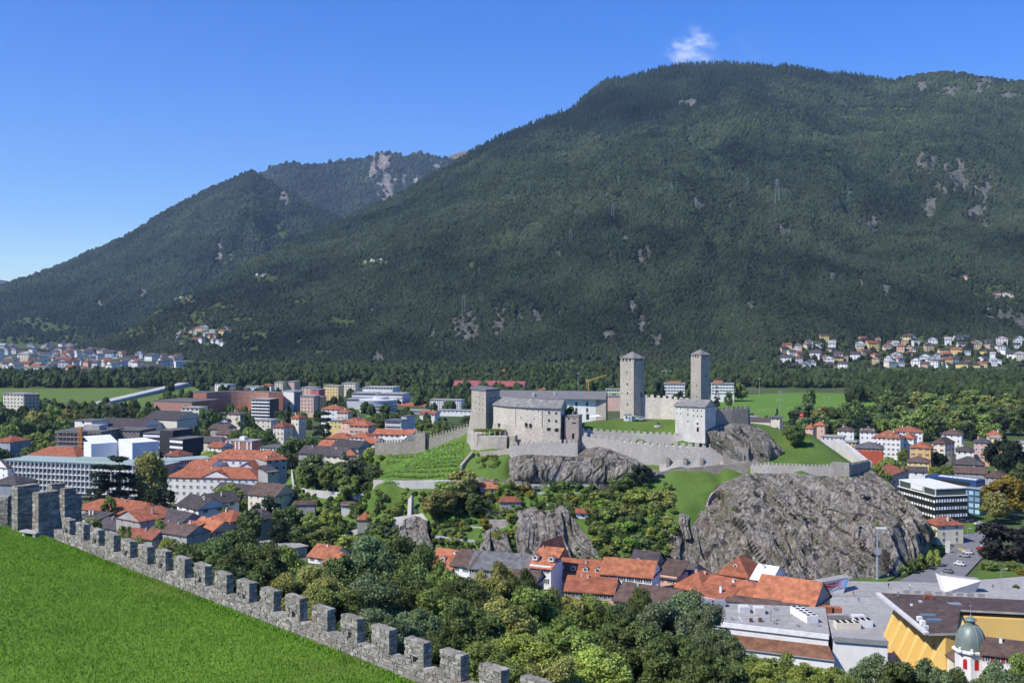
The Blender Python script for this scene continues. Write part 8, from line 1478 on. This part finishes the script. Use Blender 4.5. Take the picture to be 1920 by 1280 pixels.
def person(lab, px, py, top, legs, Y0=447, Y1=482, rz=0.0, stride=.18):
    v_ = hz_at(px, py, Y0, Y1); root = tag(empty('person', tuple(v_), rz), lab, 'person')
    J = {'pel': (0, 0, .95), 'che': (0, .02, 1.32), 'nek': (0, .02, 1.50), 'hd0': (0, .0, 1.60), 'hd1': (0, -.01, 1.74), 'sl': (-.2, .02, 1.43), 'sr': (.2, .02, 1.43), 'el': (-.27, .05, 1.14), 'er': (.27, -.03, 1.14), 'wl': (-.27, -.08, .90), 'wr': (.28, -.14, .90), 'hl': (-.1, 0, .92), 'hr': (.1, 0, .92), 'kl': (-.11, -stride * .6, .5), 'kr': (.11, stride * .4, .5), 'al': (-.11, -stride, .08), 'ar': (.11, stride, .08), 'tl': (-.12, -stride - .18, .03), 'tr': (.12, stride - .16, .03)}
    E = [('pel', 'che'), ('che', 'nek'), ('nek', 'hd0'), ('hd0', 'hd1'), ('che', 'sl'), ('che', 'sr'), ('sl', 'el'), ('el', 'wl'), ('sr', 'er'), ('er', 'wr'), ('pel', 'hl'), ('pel', 'hr'), ('hl', 'kl'), ('kl', 'al'), ('al', 'tl'), ('hr', 'kr'), ('kr', 'ar'), ('ar', 'tr')]
    rad = {'pel': .15, 'che': .16, 'nek': .06, 'hd0': .09, 'hd1': .09, 'sl': .08, 'sr': .08, 'el': .05, 'er': .05, 'wl': .035, 'wr': .035, 'hl': .10, 'hr': .10, 'kl': .065, 'kr': .065, 'al': .045, 'ar': .045, 'tl': .04, 'tr': .04}
    ks = list(J); me = bpy.data.meshes.new('body'); me.from_pydata([J[k] for k in ks], [(ks.index(a), ks.index(b)) for a, b in E], []); o_ = link('body', me, root); t_ = NT('clothing'); sp = t_.n.new('ShaderNodeSeparateXYZ'); t_.l.new(t_.tc.outputs['Object'], sp.inputs[0])
    c1 = t_.mix(t_.math('GREATER_THAN', sp.outputs[2], .93), legs, top); c2 = t_.mix(t_.math('GREATER_THAN', sp.outputs[2], 1.52), c1, (.5, .33, .25)); c3 = t_.mix(t_.math('GREATER_THAN', sp.outputs[2], 1.70), c2, (.05, .035, .025)); me.materials.append(t_.done(c3, .9, .1))
    md_ = o_.modifiers.new('skin', 'SKIN'); 
    for i, k in enumerate(ks): r__ = rad[k]; me.skin_vertices[0].data[i].radius = (r__, r__)
    me.skin_vertices[0].data[0].use_root = True; o_.modifiers.new('smooth', 'SUBSURF').levels = 1; o_.modifiers['smooth'].render_levels = 1; return root
person('person in dark clothes standing alone on the courtyard lawn', 1187, 809, (.05, .05, .06), (.03, .03, .04)); person('person in a red top walking near the white kiosk', 1179, 788, (.4, .05, .04), (.05, .06, .1), rz=.8); person('person in a pale shirt beside the courtyard sculpture', 1237, 797, (.6, .6, .6), (.06, .07, .1), rz=1.2)
sc_ = tag(empty('sculpture', tuple(hz_at(1234, 799, 447, 480))), 'dark metal sculpture on a pale round base in the courtyard', 'sculpture'); MB().cyl(0, 0, -.4, .25, 1.9, 1.8, MS_, 16).build('base', sc_); MB().tube((-.5, 0, .2), (.1, 0, 2.0), .16, .1, M_BLK).tube((.1, 0, 2.0), (.7, .1, .2), .1, .16, M_BLK).tube((-.3, 0, 1.0), (.9, 0, 1.5), .1, .05, M_BLK).build('figure', sc_)
for lab, px, py, rz, c in [('red car waiting at the street crossing', 1840, 1030, -.9, (.4, .03, .03)), ('blue car parked below the blue office', 1848, 985, .1, (.04, .08, .25)), ('white car parked in front of the blue office', 1836, 983, .1, (.7, .7, .7)), ('grey car driving up the street towards the crossing', 1776, 1072, -.9, (.2, .2, .21)), ('white car at the left end of the parked row', 1776, 973, .1, (.7, .7, .7))]: car(lab, px, py, rz, c)
def person_flat(lab, px, py, top, legs, rz):
    o_ = person(lab, 1187, 809, top, legs, rz=rz); q_ = G(px, py, .27); o_.location = tuple(q_)
for lab, px, py, t_, l_, rz in [('person in black on the plaza strip behind the brown roof', 1666, 1101, (.03, .03, .03), (.03, .03, .04), .4), ('person in white near the plain white wedge', 1706, 1103, (.7, .7, .7), (.1, .1, .15), 1.9), ('person in blue crossing the cobbled square', 1610, 1128, (.08, .15, .4), (.05, .05, .06), 2.6), ('person in red walking by the banner wedge', 1600, 1116, (.45, .05, .05), (.1, .1, .12), -.7), ('person in grey at the right end of the square', 1862, 1103, (.2, .2, .2), (.04, .04, .05), .2)]: person_flat(lab, px, py, t_, l_, rz)
# raised road, goals, masts, pylons
v0, v1 = G(150, 760, 4), G(368, 712, 6); rdv = (v1.xy - v0.xy); nn_ = Vector((-rdv.y, rdv.x)).normalized() * 7
o_ = MB().prism([tuple(v0.xy - nn_), tuple(v1.xy - nn_), tuple(v1.xy + nn_), tuple(v0.xy + nn_)], -.5, [2.5, 6, 6, 2.5], plaster((.48, .48, .47), .08)).build('road_causeway'); tag(o_, kind='structure')
b0 = G(1600, 708, 8); b1 = G(1990, 708, 8); vd = tag(empty('viaduct', (b0.x, b0.y, 0)), 'long pale motorway viaduct in front of the right hand village', 'bridge'); MB().box(0, b1.x - b0.x, -6, 6, 7, 9, plaster((.6, .6, .6), .05)).build('deck', vd)
for k in range(14): MB().box(k * 28, k * 28 + 2, -3, 3, -1, 7, CON).build('pier', vd)
gm_ = MB().box(-3.7, -3.55, -.08, .08, 0, 2.5, M_WP).box(3.55, 3.7, -.08, .08, 0, 2.5, M_WP).box(-3.55, 3.55, -.08, .08, 2.36, 2.5, M_WP).mesh('goal_frame')
for i, (px, py) in enumerate([(1428, 772), (1462, 752), (1550, 748), (1482, 768)]): r_ = tag(link('goal', gm_, None, tuple(G(px, py, .2)), .2), 'white goal frame on the sports field, %s from left' % ORD[[0, 1, 3, 2][i]], 'goal', 'goals on the sports field')
for i, (px, pyb, pyt) in enumerate([(1424, 742, 710), (1462, 770, 735), (1084, 744, 700), (1100, 746, 712)]):
    q = G(px, pyb, 0); o_ = tag(empty('light_mast', tuple(q)), ['tall floodlight mast left behind the sports field', 'floodlight mast in front on the sports field', 'thin tall mast behind the white castle hall, left one', 'thin mast behind the white castle hall, right one'][i], 'mast'); hh = (pyb - pyt) * q.y / F; MB().cyl(0, 0, 0, hh, .3, .2, M_ST, 8).build('pole', o_); MB().box(-2, 2, -.3, .3, hh - .3, hh + .8, M_METAL).build('lamp_head', o_)
tc_ = tag(empty('tower_crane', tuple(G(1103, 752, 0))), 'yellow crane jib slanting up behind the white castle hall', 'crane'); qq = tc_.location; MB().box(-.6, .6, -.6, .6, 0, 24, OM).build('mast', tc_); MB().tube((-3, 0, 23), (22, 0, 31), .7, .4, flat((.6, .35, .05), .5, name='crane_yellow'), 5).build('jib', tc_)
PYL = None
def pylon(px, pyb, pyt, lab):
    q = MAIN.at(px, pyb); h_ = (pyb - pyt) * q.y / F; o_ = tag(empty('power_pylon', tuple(q)), lab, 'pylon', 'power pylons on the mountain'); b_ = h_ * .09; m_ = MB(); th_ = h_ * .006
    for sx_ in (-1, 1):
        for sy_ in (-1, 1): m_.tube((sx_ * b_, sy_ * b_, 0), (sx_ * b_ * .2, sy_ * b_ * .2, h_), th_, th_ * .6, M_ST, 4)
    m_.build('lattice_tower', o_); ar_ = MB()
    for f in (.72, .82, .92): ar_.box(-h_ * .10, h_ * .10, -th_, th_, h_ * f, h_ * f + th_ * 1.6, M_ST)
    ar_.build('crossarms', o_)
for a_ in [(1456, 385, 335, 'tallest pylon on the upper mountainside'), (1148, 412, 380, 'pylon on the mountainside above the broad tower'), (1070, 460, 428, 'pylon on the mountainside left of the broad tower'), (1260, 366, 342, 'small pylon on the cut line across the upper slope'), (1161, 352, 330, 'faint pylon left on the cut line'), (992, 366, 338, 'leftmost pylon on the upper slope'), (870, 590, 552, 'pylon standing on the grey crag at left'), (1402, 360, 332, 'pylon left of the tallest one'), (1592, 385, 358, 'faint pylon on the slope at right')]: pylon(*a_[:3], a_[3])

# ------------------------------------------------------------------ villages far off
vr_ = random.Random(31); VM = []
wallc = [WHT, WHT, CRM, WHT, LGR, PNK, TAN, YEL]; roofc = [DK, BR, GS, RD, OR, DK, BR, M_FLAT]
for k in range(24):
    w, d, h = vr_.uniform(8, 15), vr_.uniform(8, 12), vr_.uniform(5, 9.5); rt = vr_.choice(['hip', 'gx', 'gx', 'gy', 'flat']); wm_, rf_ = wallc[k % 8], roofc[(k * 5 + k // 8 * 3 + 2) % 8] if rt != 'flat' else M_FLAT; wb_ = MB().box(0, w, 0, d, -6, h, wm_); rm_ = MB(); roof_mesh(rm_, w, d, h, vr_.uniform(1.8, 3.2), rt, rf_, .6, wm_, wb_)
    for r in range(int(h // 2.9)):
        for c in range(int(w // 3.2)): x_ = (c + .5) * w / int(w // 3.2); wb_.box(x_ - .55, x_ + .55, -.04, .02, h - 2.3 - r * 2.9, h - .9 - r * 2.9, glass())
    cn = {WHT: 'white', CRM: 'cream', LGR: 'pale grey', PNK: 'pink', TAN: 'tan', YEL: 'yellow'}[wm_]; rn = {DK: 'dark', BR: 'brown', GS: 'grey', RD: 'red', OR: 'orange', M_FLAT: 'flat'}[rf_]
    VM.append((wb_.mesh('village_house'), rm_.mesh('roof'), cn, rn))
def village(n, pts_fn, place, group, sc=(1.0, 1.3)):
    done = []; tries = 0
    while len(done) < n and tries < n * 40:
        tries += 1; v_ = pts_fn()
        if v_ is None or any((v_.x - q.x) ** 2 + ((v_.y - q.y)) ** 2 < 15 ** 2 for q in done): continue
        done.append(v_); a_, b_, cn, rn = vr_.choice([q for q in VM if 'left' not in place or (q[2] in ('white', 'cream', 'pale grey') and q[3] in ('dark', 'brown', 'grey', 'orange')) or vr_.random() < .2]); o_ = link('village_house', a_, None, (v_.x, v_.y, v_.z), vr_.uniform(-.7, .5)); s_ = vr_.uniform(*sc); o_.scale = (s_, s_, s_); link('roof', b_, o_)
        tag(o_, 'small %s house with %s roof %s' % (cn, rn, place), 'house', group)
def in_left():
    px = vr_.uniform(-40, 335); lo = 650 + max(0, (px - 180)) * .14; py = vr_.uniform(lo, 701)
    if px > 260 and py < 672: return None
    return G(px, py, 0.0)
village(150, in_left, 'in the far village at left', 'houses of the far village at left', (1.3, 2.1))
def in_hill():
    px = vr_.gauss(372, 30); py = vr_.gauss(634, 11)
    return MAIN.at(px, py) if 300 < px < 425 and 612 < py < 660 else None
village(34, in_hill, 'above the far village', 'houses on the hillside at left', (1.0, 1.5))
def in_right():
    px = vr_.uniform(1462, 1960); py = vr_.uniform(638 if px > 1500 else 655, 700)
    if vr_.random() < .35 and px < 1700: return None
    return MAIN.at(px, py)
village(112, in_right, 'in the right hand village', 'houses of the right hand village', (1.15, 1.75))
for (a_, b_, c_) in [((1790, 525), 2, 'on the far right clearing'), ((1880, 560), 5, 'on the far right terrace'), ((700, 490), 4, 'on the small high clearing'), ((335, 560), 6, 'in the high left hamlet'), ((500, 522), 4, 'on the upper clearing at left'), ((900, 490), 1, 'alone on the mountainside')]:
    village(b_, lambda: MAIN.at(a_[0] + vr_.uniform(-22, 22), a_[1] + vr_.uniform(-6, 6)), c_, 'scattered mountain houses', (.9, 1.3))
h = house('commercial_block', 'long low white commercial building at the edge of the far village', (-30, 2050), (84, 2040), 689, 30, LGR, M_FLAT, 'flat', 0, 2, 30, 'fixed', ch=0, cat='building', ww=2.4)
house('commercial_block', 'white commercial hall right of the long low one', (88, 2030), (112, 2028), 692, 30, WHT, M_FLAT, 'flat', 0, 1, 6, 'fixed', ch=0, cat='building', ww=2.4); house('commercial_block', 'pale blue white high rise among trees right of the far village', (312, 1900), (326, 1898), 690, 16, BLU, M_FLAT, 'flat', 0, 4, 4, 'fixed', ch=0, cat='building'); house('commercial_block', 'light blue hall where the causeway ends', (350, 1780), (376, 1776), 700, 20, BLU, M_FLAT, 'flat', 0, 1, 6, 'fixed', ch=0, cat='building'); house('commercial_block', 'long white hall with rust strip roof among trees', (328, 1850), (352, 1848), 695, 18, WHT, RD, 'gx', 2, 1, 6, ch=0, cat='building'); house('commercial_block', 'pale hall partly hidden right of the light blue one', (378, 1800), (412, 1798), 702, 18, CRM, M_FLAT, 'flat', 0, 1, 8, 'fixed', ch=0, cat='building')
h = house('sports_hall', 'large silver roofed hall in the wood at far right', (1822, 1330), (1890, 1320), 728, 40, WHT, M_METAL, 'mono', 3, 1, 8, 'fixed', ch=0, cat='hall', oh=.8)
house('town_house', 'white modernist villa behind the broad tower', (1216, 1700), (1222, 1700), 700, 14, WHT, M_FLAT, 'flat', 0, 3, 2, 'fixed', ch=0); house('town_house', 'white tall house group beyond the broad tower', (1240, 1720), (1258, 1718), 696, 14, WHT, M_FLAT, 'flat', 0, 3, 4, 'fixed', ch=0)

# ------------------------------------------------------------------ air
t = NT('thin_haze'); t.n.remove(t.b); pv = t.n.new('ShaderNodeVolumePrincipled'); pv.inputs['Color'].default_value = (.55, .76, 1.0, 1); pv.inputs['Density'].default_value = 0.000032; pv.inputs['Anisotropy'].default_value = 0.25
t.l.new(pv.outputs[0], t.n['Material Output'].inputs['Volume'])
o_ = MB().box(-9500, 9500, -700, 15800, -40, 2600, t.m).build('haze'); tag(o_, kind='stuff')
